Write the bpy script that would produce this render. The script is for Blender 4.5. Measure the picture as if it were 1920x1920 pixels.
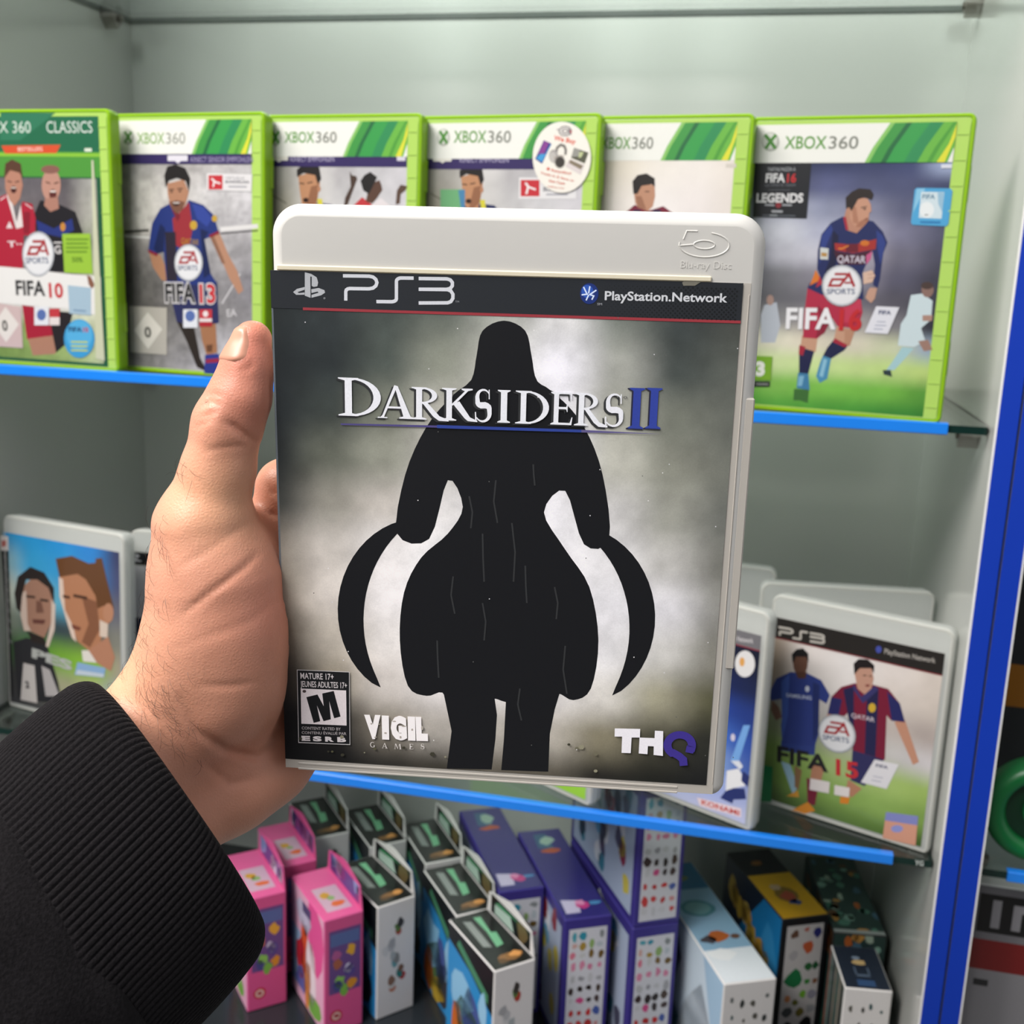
import bpy, bmesh, math, random
import numpy as np
from mathutils import Matrix, Vector
from mathutils.geometry import tessellate_polygon

for o in list(bpy.data.objects):
    bpy.data.objects.remove(o)
scene = bpy.context.scene
COL = scene.collection
R_ = math.radians

# ------------------------------------------------------------------ camera, world, lights, exposure
CAM = np.array([-0.1399, -0.7467, 0.0836])
CR = np.array([[0.973, 0.2278, 0.0366], [0.0828, -0.1965, -0.977], [-0.2154, 0.9537, -0.2101]])  # right, down, forward
CR /= np.linalg.norm(CR, axis=1)[:, None]
FPX = 2070.0
cam_data = bpy.data.cameras.new('camera')
cam = bpy.data.objects.new('camera', cam_data)
COL.objects.link(cam)
cm = Matrix.Identity(4)
for i in range(3):
    cm[i][0], cm[i][1], cm[i][2], cm[i][3] = CR[0][i], -CR[1][i], -CR[2][i], CAM[i]
cam.matrix_world = cm
cam_data.sensor_width = 36.0
cam_data.lens = 36.0 * FPX / 1920.0
cam_data.clip_start = 0.01
cam_data.dof.use_dof = True
cam_data.dof.focus_distance = 0.325
cam_data.dof.aperture_fstop = 23.0
scene.camera = cam

world = bpy.data.worlds.new('world')
scene.world = world
world.use_nodes = True
world.node_tree.nodes['Background'].inputs[0].default_value = (0.84, 0.85, 0.88, 1)
world.node_tree.nodes['Background'].inputs[1].default_value = 0.80

def area(name, loc, target, sx, sy, power, col=(1, 1, 1)):
    d = bpy.data.lights.new(name, 'AREA')
    d.shape = 'RECTANGLE'
    d.size, d.size_y, d.energy, d.color = sx, sy, power, col
    o = bpy.data.objects.new(name, d)
    COL.objects.link(o)
    o.location = loc
    o.rotation_euler = (Vector(target) - Vector(loc)).to_track_quat('-Z', 'Y').to_euler()
    return o

area('ceiling_lamp', (-1.25, -0.80, 1.30), (-0.3, 0.15, -0.1), 1.0, 0.5, 40, (1.0, 0.95, 0.88))
area('ceiling_lamp_middle', (-1.0, -1.8, 1.5), (-0.3, 0.1, -0.1), 1.0, 0.5, 40, (1.0, 0.98, 0.95))
area('ceiling_lamp_far', (-0.9, -3.9, 1.25), (-0.3, 0.2, 0.1), 3.0, 0.6, 36, (1.0, 0.98, 0.95))

scene.view_settings.view_transform = 'Standard'
scene.view_settings.look = 'None'
scene.view_settings.exposure = 0.0
scene.view_settings.gamma = 1.0
scene.view_settings.use_curve_mapping = False
scene.cycles.max_bounces = 10
scene.cycles.transparent_max_bounces = 24
scene.cycles.caustics_refractive = False
scene.cycles.caustics_reflective = False

# ------------------------------------------------------------------ helpers
def lin(h):
    c = np.array([int(h[i:i + 2], 16) for i in (0, 2, 4)]) / 255.0
    return np.where(c <= 0.04045, c / 12.92, ((c + 0.055) / 1.055) ** 2.4)

def ray(px, py):
    return np.array([(px - 960) / FPX, (py - 960) / FPX, 1.0]) @ CR

def at(px, py, depth):                       # a point at a real distance in front of the lens
    return CAM + ray(px, py) * depth

def onz(px, py, z):
    d = ray(px, py)
    return CAM + d * (z - CAM[2]) / d[2]

class MB:
    def __init__(s):
        s.v, s.f, s.c = [], [], []
    def add(s, vs, fs, col=None):
        n = len(s.v)
        s.v.extend(tuple(map(float, p)) for p in vs)
        s.f.extend(tuple(i + n for i in f) for f in fs)
        if col is not None:
            col = np.asarray(col, float)
            s.c.extend([tuple(col)] * len(vs) if col.ndim == 1 else [tuple(q) for q in col])
    def box(s, x0, x1, y0, y1, z0, z1, col=None):
        s.add([(x0, y0, z0), (x1, y0, z0), (x1, y1, z0), (x0, y1, z0), (x0, y0, z1), (x1, y0, z1), (x1, y1, z1), (x0, y1, z1)],
              [(3, 2, 1, 0), (4, 5, 6, 7), (0, 1, 5, 4), (1, 2, 6, 5), (2, 3, 7, 6), (3, 0, 4, 7)], col)
    def bbox(s, x0, x1, y0, y1, z0, z1, b, col=None):   # box with chamfered edges
        vs, key = [], {}
        for ax in range(3):
            for sx in (0, 1):
                for sy in (0, 1):
                    for sz in (0, 1):
                        p = [(x0, x1)[sx], (y0, y1)[sy], (z0, z1)[sz]]
                        for k, sg in enumerate((sx, sy, sz)):
                            if k != ax:
                                p[k] += b * (1 - 2 * sg)
                        key[ax, sx, sy, sz] = len(vs)
                        vs.append(p)
        fs = []
        for ax in range(3):
            for sd in (0, 1):
                q = []
                for a_, b_ in ((0, 0), (1, 0), (1, 1), (0, 1)):
                    t = [0, 0, 0]
                    t[ax] = sd
                    t[(ax + 1) % 3], t[(ax + 2) % 3] = a_, b_
                    q.append(key[(ax, *t)])
                fs.append(tuple(q if sd else q[::-1]))
        for ax in range(3):                              # chamfers along each axis
            o1, o2 = (ax + 1) % 3, (ax + 2) % 3
            for a_ in (0, 1):
                for b_ in (0, 1):
                    t0, t1 = [0, 0, 0], [0, 0, 0]
                    t1[ax] = 1
                    for t in (t0, t1):
                        t[o1], t[o2] = a_, b_
                    q = [key[(o1, *t0)], key[(o1, *t1)], key[(o2, *t1)], key[(o2, *t0)]]
                    fs.append(tuple(q if a_ ^ b_ else q[::-1]))
        for sx in (0, 1):
            for sy in (0, 1):
                for sz in (0, 1):
                    q = [key[ax, sx, sy, sz] for ax in range(3)]
                    fs.append(tuple(q if (sx + sy + sz) % 2 else q[::-1]))
        s.add(vs, fs, col)
    def loft(s, loops, col=None, cap0=True, cap1=True, closed=True):
        n = len(loops[0])
        vs = [p for l in loops for p in l]
        fs = []
        m = n if closed else n - 1
        for k in range(len(loops) - 1):
            for i in range(m):
                j = (i + 1) % n
                fs.append((k * n + i, k * n + j, (k + 1) * n + j, (k + 1) * n + i))
        if cap0:
            fs.append(tuple(range(n - 1, -1, -1)))
        if cap1:
            fs.append(tuple((len(loops) - 1) * n + i for i in range(n)))
        s.add(vs, fs, col)
    def tube(s, pts, r, n=6, col=None):
        loops = []
        P = [Vector(p) for p in pts]
        for i, p in enumerate(P):
            t = (P[min(i + 1, len(P) - 1)] - P[max(i - 1, 0)]).normalized()
            a = t.orthogonal().normalized()
            if i and abs(a.dot(pa)) < 0.99:
                a = (pa - t * pa.dot(t)).normalized()
            pa = a
            b = t.cross(a)
            rr = r[i] if hasattr(r, '__len__') else r
            loops.append([p + (a * math.cos(2 * math.pi * k / n) + b * math.sin(2 * math.pi * k / n)) * rr for k in range(n)])
        s.loft(loops, col)
    def build(s, name, mat=None, parent=None, smooth=False):
        me = bpy.data.meshes.new(name)
        me.from_pydata(s.v, [], s.f)
        if s.c:
            at_ = me.color_attributes.new('col', 'FLOAT_COLOR', 'POINT')
            a = np.ones((len(s.v), 4), np.float32)
            a[:, :3] = s.c
            at_.data.foreach_set('color', a.ravel())
        if smooth:
            me.polygons.foreach_set('use_smooth', [True] * len(me.polygons))
        me.update()
        if mat:
            me.materials.append(mat)
        o = bpy.data.objects.new(name, me)
        COL.objects.link(o)
        if parent:
            o.parent = parent
        return o

def fix_normals(o):
    bm = bmesh.new()
    bm.from_mesh(o.data)
    bmesh.ops.recalc_face_normals(bm, faces=bm.faces)
    bm.to_mesh(o.data)
    bm.free()
    return o

def thing(name, label, cat, loc=(0, 0, 0), group=None, rz=0.0, rx=0.0):
    o = bpy.data.objects.new(name, None)
    o.empty_display_size = 0.02
    COL.objects.link(o)
    o.location = loc
    o.rotation_euler = (rx, 0, rz)
    return tag(o, label, cat, group)

def tag(o, label, cat, group=None):
    o['label'], o['category'] = label, cat
    if group:
        o['group'] = group
    return o

def structure(o, label=None):
    o['kind'] = 'structure'
    if label:
        o['label'] = label
    return o

def rrect(x0, x1, z0, z1, rs, inset=0.0, n=7):      # rounded rectangle; rs = radii at BL, BR, TR, TL
    x0, x1, z0, z1 = x0 + inset, x1 - inset, z0 + inset, z1 - inset
    cs = [(x0, z0, 180), (x1, z0, 270), (x1, z1, 0), (x0, z1, 90)]
    out = []
    for (cx, cz, a0), r in zip(cs, rs):
        r = max(r - inset, 0.0002)
        cx += r if cx == x0 else -r
        cz += r if cz == z0 else -r
        for i in range(n):
            a = R_(a0 + 90 * i / (n - 1))
            out.append((cx + r * math.cos(a), cz + r * math.sin(a)))
    return out

def slab(mb, x0, x1, z0, z1, rs, prof, col=None, n=7):   # prof: (inset, y) from front to back
    loops = [[(x, y, z) for x, z in rrect(x0, x1, z0, z1, rs, ins, n)] for ins, y in prof]
    mb.loft(loops, col)

# ------------------------------------------------------------------ materials
def new_mat(name):
    m = bpy.data.materials.new(name)
    m.use_nodes = True
    nt = m.node_tree
    return m, nt, nt.nodes['Principled BSDF'], nt.nodes['Material Output']

def setp(p, base=None, rough=None, metal=None, spec=None, coat=None, coat_r=None, sheen=None, alpha=None, sss=None):
    if base is not None:
        p.inputs['Base Color'].default_value = (*(lin(base) if isinstance(base, str) else base), 1)
    for k, v in (('Roughness', rough), ('Metallic', metal), ('Specular IOR Level', spec), ('Coat Weight', coat), ('Coat Roughness', coat_r),
                 ('Sheen Weight', sheen), ('Alpha', alpha), ('Subsurface Weight', sss)):
        if v is not None:
            p.inputs[k].default_value = v

def noise_bump(nt, p, scale, strength, dist=0.001, detail=4):
    tc = nt.nodes.new('ShaderNodeTexCoord')
    nz = nt.nodes.new('ShaderNodeTexNoise')
    nz.inputs['Scale'].default_value = scale
    nz.inputs['Detail'].default_value = detail
    bp = nt.nodes.new('ShaderNodeBump')
    bp.inputs['Strength'].default_value = strength
    bp.inputs['Distance'].default_value = dist
    nt.links.new(tc.outputs['Object'], nz.inputs['Vector'])
    nt.links.new(nz.outputs['Fac'], bp.inputs['Height'])
    nt.links.new(bp.outputs['Normal'], p.inputs['Normal'])
    return nz

def plain(name, base, rough=0.5, vary=0.06, vs=40, **k):
    m, nt, p, out = new_mat(name)
    setp(p, base, rough, **k)
    tc = nt.nodes.new('ShaderNodeTexCoord')
    nz = nt.nodes.new('ShaderNodeTexNoise')
    nz.inputs['Scale'].default_value = vs
    nz.inputs['Detail'].default_value = 5
    rp = nt.nodes.new('ShaderNodeMapRange')
    rp.inputs['To Min'].default_value, rp.inputs['To Max'].default_value = 1 - vary, 1 + vary
    mx = nt.nodes.new('ShaderNodeMix')
    mx.data_type = 'RGBA'
    mx.blend_type = 'MULTIPLY'
    mx.inputs['Factor'].default_value = 1
    c = lin(base) if isinstance(base, str) else base
    mx.inputs['A'].default_value = (*c, 1)
    nt.links.new(tc.outputs['Object'], nz.inputs['Vector'])
    nt.links.new(nz.outputs['Fac'], rp.inputs['Value'])
    nt.links.new(rp.outputs['Result'], mx.inputs['B'])
    nt.links.new(mx.outputs['Result'], p.inputs['Base Color'])
    return m

def print_mat(name, rough=0.35, coat=0.6, coat_r=0.08, grain=0.05, gs=1500, ink=1.0):
    m, nt, p, out = new_mat(name)
    setp(p, None, rough, coat=coat, coat_r=coat_r, spec=0.3)
    at_ = nt.nodes.new('ShaderNodeAttribute')
    at_.attribute_name = 'col'
    tc = nt.nodes.new('ShaderNodeTexCoord')
    nz = nt.nodes.new('ShaderNodeTexNoise')
    nz.inputs['Scale'].default_value = gs
    rp = nt.nodes.new('ShaderNodeMapRange')
    rp.inputs['To Min'].default_value, rp.inputs['To Max'].default_value = ink * (1 - grain), ink * (1 + grain)
    mx = nt.nodes.new('ShaderNodeMix')
    mx.data_type, mx.blend_type = 'RGBA', 'MULTIPLY'
    mx.inputs['Factor'].default_value = 1
    nt.links.new(tc.outputs['Object'], nz.inputs['Vector'])
    nt.links.new(nz.outputs['Fac'], rp.inputs['Value'])
    nt.links.new(at_.outputs['Color'], mx.inputs['A'])
    nt.links.new(rp.outputs['Result'], mx.inputs['B'])
    nt.links.new(mx.outputs['Result'], p.inputs['Base Color'])
    return m

def glass_mat(name, tint, refl=0.9):       # thin clear sheet: tinted see-through plus a mirror that grows towards grazing angles
    m, nt, p, out = new_mat(name)
    tr = nt.nodes.new('ShaderNodeBsdfTransparent')
    tr.inputs['Color'].default_value = (*tint, 1)
    gl = nt.nodes.new('ShaderNodeBsdfGlossy')
    gl.inputs['Roughness'].default_value = 0.02
    gl.inputs['Color'].default_value = (refl, refl, refl, 1)
    lw = nt.nodes.new('ShaderNodeLayerWeight')
    lw.inputs['Blend'].default_value = 0.5
    pw = nt.nodes.new('ShaderNodeMath')
    pw.operation = 'POWER'
    pw.inputs[1].default_value = 5.0
    ma = nt.nodes.new('ShaderNodeMath')
    ma.operation = 'MULTIPLY_ADD'
    ma.inputs[1].default_value, ma.inputs[2].default_value = 0.9, 0.04
    mx = nt.nodes.new('ShaderNodeMixShader')
    nt.links.new(lw.outputs['Facing'], pw.inputs[0])
    nt.links.new(pw.outputs[0], ma.inputs[0])
    nt.links.new(ma.outputs[0], mx.inputs['Fac'])
    nt.links.new(tr.outputs[0], mx.inputs[1])
    nt.links.new(gl.outputs[0], mx.inputs[2])
    nt.links.new(mx.outputs[0], out.inputs['Surface'])
    return m

def plastic_mat(name, base, see=0.0, trans=0.3, rough=0.3, tint=None):   # milky or coloured translucent plastic
    m, nt, p, out = new_mat(name)
    setp(p, base, rough, spec=0.5)
    tl = nt.nodes.new('ShaderNodeBsdfTranslucent')
    tl.inputs['Color'].default_value = (*lin(base), 1)
    m1 = nt.nodes.new('ShaderNodeMixShader')
    m1.inputs['Fac'].default_value = trans
    nt.links.new(p.outputs[0], m1.inputs[1])
    nt.links.new(tl.outputs[0], m1.inputs[2])
    last = m1
    if see:
        tr = nt.nodes.new('ShaderNodeBsdfTransparent')
        tr.inputs['Color'].default_value = (*(tint or (0.95, 0.96, 0.95)), 1)
        m2 = nt.nodes.new('ShaderNodeMixShader')
        m2.inputs['Fac'].default_value = see
        nt.links.new(m1.outputs[0], m2.inputs[1])
        nt.links.new(tr.outputs[0], m2.inputs[2])
        last = m2
    nt.links.new(last.outputs[0], out.inputs['Surface'])
    noise_bump(nt, p, 260, 0.06, 0.0004)
    return m

M = {}
M['panel'] = plain('glossy_silver_laminate', 'cbccc8', 0.17, 0.02, 6, metal=0.27)
M['trim_white'] = plain('white_edging', 'e6e5e2', 0.35, 0.02, 20)
M['blue'] = plain('blue_edging', '0c34a4', 0.5, 0.03, 30, spec=0.25)
M['strip'] = plain('blue_strip', '1878dc', 0.3, 0.04, 60, coat=0.3)
M['glass'] = glass_mat('shelf_glass', (0.86, 0.92, 0.90))
M['glass_edge'] = plain('dark_green_glass_edge', '0c2622', 0.15, 0.2, 40)
M['base'] = plain('dark_glossy_base', '23272b', 0.18, 0.15, 20)
M['floor'] = plain('grey_floor', '777572', 0.4, 0.1, 4)
M['room'] = plain('shop_wall', '8e8e8c', 0.7, 0.05, 3)
M['aisle'] = plain('added_dark_partition', '3c3c3b', 0.7, 0.1, 3)
M['clip'] = plastic_mat('clear_clip', 'b0aaa4', 0.4, 0.2)
M['metal'] = plain('screw_metal', '6a645c', 0.3, 0.1, 80, metal=0.9)
M['print'] = print_mat('glossy_print', 0.4, 0.2, 0.08, 0.05, 1500, 0.63)
M['hero_print'] = print_mat('matte_print', 0.5, 0.2, 0.2, 0.10, 2200, 1.22)
M['green'] = plastic_mat('green_plastic', '9ccc20', 0.0, 0.35, 0.25)
M['green_clear'] = plastic_mat('green_sleeve', 'b2d46a', 0.0, 0.3, 0.2)
M['milky'] = plastic_mat('milky_plastic', 'e4e2de', 0.0, 0.25, 0.32)
M['milky_dark'] = plastic_mat('milky_sleeve', 'd0cac2', 0.0, 0.25, 0.3)
M['cream'] = plastic_mat('cream_lip', 'f3ead2', 0.0, 0.2, 0.4)
M['clear'] = plastic_mat('clear_plastic', 'dcdedc', 0.45, 0.3, 0.25)
M['clear_rim'] = plastic_mat('clear_rim', 'cfcfca', 0.25, 0.3, 0.25)
M['carton'] = plain('white_carton', 'd2cfce', 0.5, 0.03, 60)
M['pink_carton'] = plain('pink_carton', 'c85088', 0.5, 0.03, 60)
M['violet_carton'] = plain('violet_carton', '33297a', 0.5, 0.03, 60)
M['dark_carton'] = plain('dark_carton', '17171a', 0.5, 0.1, 50)
M['box_print'] = print_mat('carton_print', 0.4, 0.3, 0.2, 0.06, 600, 0.8)
ART={
 'pitch':[
  ('G',3,3.6,125,161,[['1d2230','2a3350','2e3660','343c66','3a4470','aebde0'],['3a3e50','4a4f68','5a608a','50567a','4a5074','3d4468'],['8f94a4','a9aec0','9096b0','83869f','5c5f7c','454a68'],['b9bcc9','cdd0dc','b5b9cf','a9a9bd','7a7a94','565870'],['6a6b77','bfc0cc','c9c9d6','b1acbb','6f6d80','4d4d60'],['55565f','77787f','8a8794','8b8797','57566a','40404f'],['5a5b60','67676e','6e6c76','6d6a77','55535f','3c3c49'],['7d7f7c','8e8e90','9a9494','a8a3a2','7d7b82','2c2e3a'],['d9d7c2','e2dfca','ded6c3','d9d3bf','c9cfae','9db0c4'],['bcd98c','cfe3a4','cbe29c','c6df93','c1dc8a','bcd67e'],['72b847','86c456','7ec04f','79bd4b','74b747','5da03d'],['4f9a38','58a63e','53a23b','4c9c38','3f8d33','3a8430']],0.1,9,90),
  ('P','b9c0cb',[1770,6976,2563,7201,2936,5702,2705,4545,1746,4490,1607,6303]),
  ('P','a98c82',[2361,7334,2359,7228,2333,7132,2287,7055,2225,7004,2153,6984,2078,6997,2007,7043,1948,7116,1905,7209,1884,7313,1887,7419,1912,7515,1959,7592,2021,7643,2093,7663,2168,7649,2239,7604,2298,7531,2340,7438]),
  ('P','cfe0e6',[10945,8014,11624,8131,12273,7710,12316,6544,11774,5974,12121,5176,11469,4774,10499,4809,10529,6183,10820,6743]),
  ('P','8d6f66',[12258,8380,12257,8237,12220,8106,12152,8000,12059,7930,11951,7903,11837,7921,11730,7983,11639,8082,11573,8209,11540,8352,11542,8496,11579,8627,11647,8733,11740,8802,11849,8829,11962,8810,12069,8748,12160,8649,12225,8522]),
  ('P','4a3a36',[12203,8646,12194,8574,12150,8507,12076,8453,11980,8416,11870,8401,11758,8408,11654,8437,11569,8485,11510,8548,11485,8619,11495,8691,11539,8757,11613,8811,11710,8848,11819,8863,11932,8856,12035,8827,12120,8779,12178,8716]),
  ('P','a9cfd6',[10772,4733,11479,4683,10947,3916,10444,3236,9958,3204,10332,3877]),
  ('P','a07e72',[11689,5152,12283,5276,12610,4659,12104,4538]),
  ('P','2b3a40',[9736,3189,10224,3222,10359,2785,9810,2915]),
  ('P','b08c7e',[11771,6788,12371,6817,12368,6457,11811,6429]),
  ('P','3d6e34',[4217,1568,5210,1593,5201,678,4666,829,4240,796]),
  ('P','c79a80',[4410,5117,5438,5126,5397,4085,4365,4070]),
  ('P','1b2148',[4292,4351,5300,4127,5050,2588,4455,2595]),
  ('P','a4243a',[4307,4494,4714,4376,4598,3799,4308,3876]),
  ('P','3f7ea6',[4383,2657,5065,2637,5241,1567,4383,1629]),
  ('P','7fb4cf',[4468,2452,4797,2475,4718,1798,4436,1777]),
  ('P','c79a80',[6574,5796,7772,5672,7517,4588,6478,4902]),
  ('P','b98a70',[7089,5683,7772,5672,7517,4588,7185,4709]),
  ('P','1b2148',[6432,4900,7380,4580,7224,4318,6409,3703,5884,3860,6110,4411]),
  ('P','a4243a',[6508,5063,7419,4647,7205,4504,6422,4805]),
  ('P','4b8fb5',[5882,3878,6426,3723,6305,2389,5848,2090,5574,2510,5742,3396]),
  ('P','8cc0d8',[5947,3693,6187,3614,6018,2464,5777,2543]),
  ('P','b12a47',[4490,8263,7869,7843,8110,6798,7902,5725,6615,5844,6246,6338,5831,5382,5407,4964,4488,4979,4427,6438]),
  ('P','8a1f38',[5201,7128,6241,6385,5835,5336,5312,4978,5474,6207]),
  ('P','c43a56',[6902,7573,7883,7706,8011,6885,7500,6122,6866,6090]),
  ('P','1f2a5e',[6296,12791,5568,12374,5047,11639,4914,10631,4981,9438,5209,8984,4603,8546,4468,8197,5413,7807,8073,7604,7970,8441,7834,9256,8308,10717,8559,9823,8583,8555,8870,8366,8962,8932,8996,10555,9189,11231,8830,11893,8195,12506,7743,12606,7204,11772]),
  ('P','15193c',[5748,11925,6145,11570,6142,9749,5466,9177,5743,10104]),
  ('P','2d3f86',[5055,11548,5577,12284,5748,11925,5325,10641,5093,9718]),
  ('P','2d3f86',[8426,11974,8858,11626,9080,11184,8912,9833,8643,10726]),
  ('P','d9772c',[4894,9389,5304,8757,4602,8360,4795,8970]),
  ('P','b5283a',[5209,8984,5436,8530,5003,8236]),
  ('P','a5302c',[5918,11111,7099,11030,8501,11422,8504,10794,7154,10488,6008,10659]),
  ('P','6a1c2c',[6645,11074,7406,11100,7460,10560,6698,10540]),
  ('P','43182c',[5921,10611,7159,10434,8290,10717,7894,9803,6323,9755]),
  ('P','c85a8a',[7968,10393,8313,10672,8275,10175,8028,9807]),
  ('P','d0732a',[8085,11161,8077,11105,8042,11055,7983,11013,7907,10986,7820,10975,7731,10982,7649,11005,7582,11044,7537,11093,7517,11148,7525,11204,7561,11255,7620,11296,7696,11323,7783,11334,7872,11327,7953,11304,8020,11265,8066,11216]),
  ('L','e08a3a',82,[6205,10773,6406,10760,6818,10969]),
  ('P','cfd3d0',[5052,10817,5588,10757,5620,10054,5105,10067]),
  ('P','b58a4a',[5156,10500,5525,10464,5529,10235,5161,10252]),
  ('T','cfc8d6','QATAR',6201,9888,7974,9896,458,0.02,0),
  ('P','d9b7a4',[7882,9303,8418,9475,8647,9147,8513,8716,7992,8579]),
  ('L','b58f7e',45,[8181,9177,8573,9263]),
  ('L','b58f7e',46,[8204,8951,8597,9028]),
  ('P','c49a86',[8423,8385,8852,8365,8778,7698,8577,7406,8196,7719,8288,8134]),
  ('P','b98670',[6381,12837,6449,13242,7208,12176,7807,12410,7250,11755,6651,11923]),
  ('P','a8283a',[6300,12746,6478,12767,6721,11943,6560,11940]),
  ('P','c7957c',[6462,13376,6730,13826,6981,13988,7699,13905,7929,13552,8008,13126,7893,13036,7890,12546,7479,12136,7092,12174,6757,12663]),
  ('P','a8735c',[7314,12447,7815,12768,7892,12528,7481,12118,7119,12175]),
  ('P','b07c64',[6775,13380,7042,13382,7328,12313,6963,12397]),
  ('P','2a211f',[6422,13331,6342,13956,6681,14315,7103,14539,7817,14472,8041,14173,7972,13818,7514,13983,7111,13847,6909,13381,6797,13156,6534,13108]),
  ('P','bb8a72',[6750,13093,6751,13016,6737,12945,6711,12890,6675,12853,6632,12841,6586,12852,6543,12887,6506,12942,6478,13012,6464,13090,6463,13167,6476,13237,6503,13293,6539,13329,6582,13342,6627,13330,6671,13295,6708,13240,6735,13170]),
  ('L','3a2a26',62,[7357,13341,7705,13407]),
  ('P','2c2220',[7668,13256,7665,13239,7656,13224,7639,13212,7618,13204,7593,13201,7568,13204,7546,13211,7527,13223,7514,13237,7508,13254,7511,13270,7520,13285,7537,13297,7558,13305,7583,13308,7607,13306,7630,13298,7649,13287,7662,13272]),
  ('L','7a4a40',53,[7636,12604,7879,12661]),
  ('P','15181f',[443,16201,3981,16123,4017,12623,510,12664]),
  ('T','b9bcc2','TARTALMAZZA A',1213,15590,3020,15605,219,0,0),
  ('T','e8e8ea','FIFA',1144,14879,2400,14882,567,0.03,0),
  ('T','c4282e','16',2531,14873,3115,14874,563,0.03,0),
  ('T','70757d','ULTIMATE TEAM',1148,14623,3091,14630,165,0,0),
  ('L','6a6e76',27,[1403,14395,2806,14402]),
  ('T','e4e4e6','LEGENDS',649,13591,3684,13619,591,0.035,0),
  ('P','8c2a34',[2306,13441,2302,13385,2280,13334,2242,13293,2192,13266,2135,13256,2076,13265,2022,13290,1976,13330,1945,13381,1931,13438,1935,13494,1957,13546,1995,13586,2045,13613,2102,13622,2161,13614,2215,13589,2260,13548,2292,13498]),
  ('L','a9acb2',101,[1231,13458,1865,13437]),
  ('L','a9acb2',100,[2360,13460,2986,13448]),
  ('L','a9acb2',138,[1711,13049,2436,13040]),
  ('L','5d636c',74,[1119,12784,3280,12776]),
  ('L','9aa0a6',92,[1611,12790,2111,12788]),
  ('P','4fa9dc',[10579,14572,12566,14547,12692,14392,12677,12445,12570,12278,10582,12332,10464,12471,10473,14450]),
  ('P','8cc9ea',[10586,14511,11093,14540,10495,12981,10499,12542]),
  ('P','d5e6ee',[10877,14339,12231,14321,12242,12726,10896,12758]),
  ('P','9cc4dd',[11838,14301,12216,14303,12251,13091,11958,13609]),
  ('P','eef4f6',[11743,13259,11739,13111,11694,12977,11612,12869,11501,12799,11372,12774,11238,12796,11112,12862,11006,12967,10931,13101,10894,13249,10899,13398,10945,13532,11027,13639,11138,13708,11267,13733,11401,13711,11526,13644,11631,13539,11706,13406]),
  ('T','4f7f9a','FIFA',10976,13905,11714,13902,289,0.02,0),
  ('L','1f6fae',98,[11018,12506,12208,12499]),
  ('L','1c2a3a',52,[11226,12947,11438,12950]),
  ('P','dfe2ee',[11862,15971,12480,15969,12505,15747,11887,15748]),
  ('P','8f939c',[7912,8485,7904,8141,7811,7818,7639,7535,7399,7312,7108,7166,6784,7106,6450,7137,6129,7257,5843,7458,5612,7727,5453,8045,5376,8389,5387,8737,5484,9063,5661,9345,5905,9564,6199,9706,6522,9761,6853,9726,7170,9604,7451,9403,7677,9137,7835,8824]),
  ('P','c9ccd2',[7862,8483,7854,8153,7765,7842,7599,7571,7369,7357,7089,7217,6779,7159,6458,7189,6150,7304,5876,7498,5654,7756,5501,8061,5428,8391,5438,8725,5531,9038,5701,9309,5935,9519,6217,9655,6527,9708,6845,9675,7150,9557,7419,9365,7637,9109,7788,8809]),
  ('P','e9eaee',[7762,8479,7754,8177,7672,7892,7521,7643,7310,7447,7053,7319,6768,7266,6474,7293,6192,7399,5941,7576,5738,7813,5598,8092,5530,8395,5539,8701,5625,8987,5780,9236,5995,9429,6253,9554,6538,9603,6829,9572,7108,9465,7356,9288,7555,9054,7694,8778]),
  ('L','a8272f',161,[6942,9178,6127,9151]),
  ('L','a8272f',162,[6776,8841,6014,8814,5861,8408,6616,8436]),
  ('L','a8272f',170,[6510,8403,7032,9181,7436,8391]),
  ('L','a8272f',129,[6798,8623,7248,8640]),
  ('T','55617f','SPORTS',5741,7848,7519,7920,355,0.02,0),
  ('T','eeeef2','FIFA',3308,5484,6528,5607,1391,0.03,0),
  ('T','c4282e','16',6734,5571,8147,5627,1367,0.03,0),
  ('P','e4e5ee',[8917,7220,10331,7219,9806,5504,8374,5519]),
  ('T','2a3560','FIFA',9112,6707,9874,6716,274,0.03,0),
  ('L','8088a8',45,[9062,6246,9595,6255]),
  ('L','8088a8',46,[8970,6012,9663,6029]),
  ('L','8088a8',46,[8905,5778,9466,5789]),
  ('P','7cb02e',[1289,3594,2614,3618,2639,2035,1378,1985]),
  ('T','f0f2ea','3',1601,2234,2211,2277,990,0.06,0),
  ('P','2a2f2a',[1385,1897,2598,1954,2600,1595,1419,1509]),
  ('L','9aa09a',77,[1695,1714,2490,1752]),
  ('P','f3f4ee',[300,16100,12500,16100,12500,18480,300,18480]),
  ('P','8cc96a',[7292,16100,7699,17000,8615,18480,12500,18480,12500,17000,12195,16100]),
  ('P','3f9a45',[7570,16100,7977,17000,8892,18480,12500,18480,12500,17000,12195,16100]),
  ('P','1d6b3c',[8264,16100,8670,17000,9586,18480,9910,18480,8994,17000,8587,16100]),
  ('P','36a04c',[8587,16100,8994,17000,9910,18480,11205,18480,10289,17000,9882,16100]),
  ('P','2b8f55',[9651,16100,10058,17000,10974,18480,11760,18480,10844,17000,10437,16100]),
  ('P','6cb944',[10437,16100,10844,17000,11760,18480,12500,18480,12500,17000,12195,16100]),
  ('P','4f9f3a',[10992,16100,11399,17000,12315,18480,12500,18480,11677,17000,11270,16100]),
  ('P','e4e23c',[11575,16100,12038,16100,12500,17600,12500,18350,12176,17200]),
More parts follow.
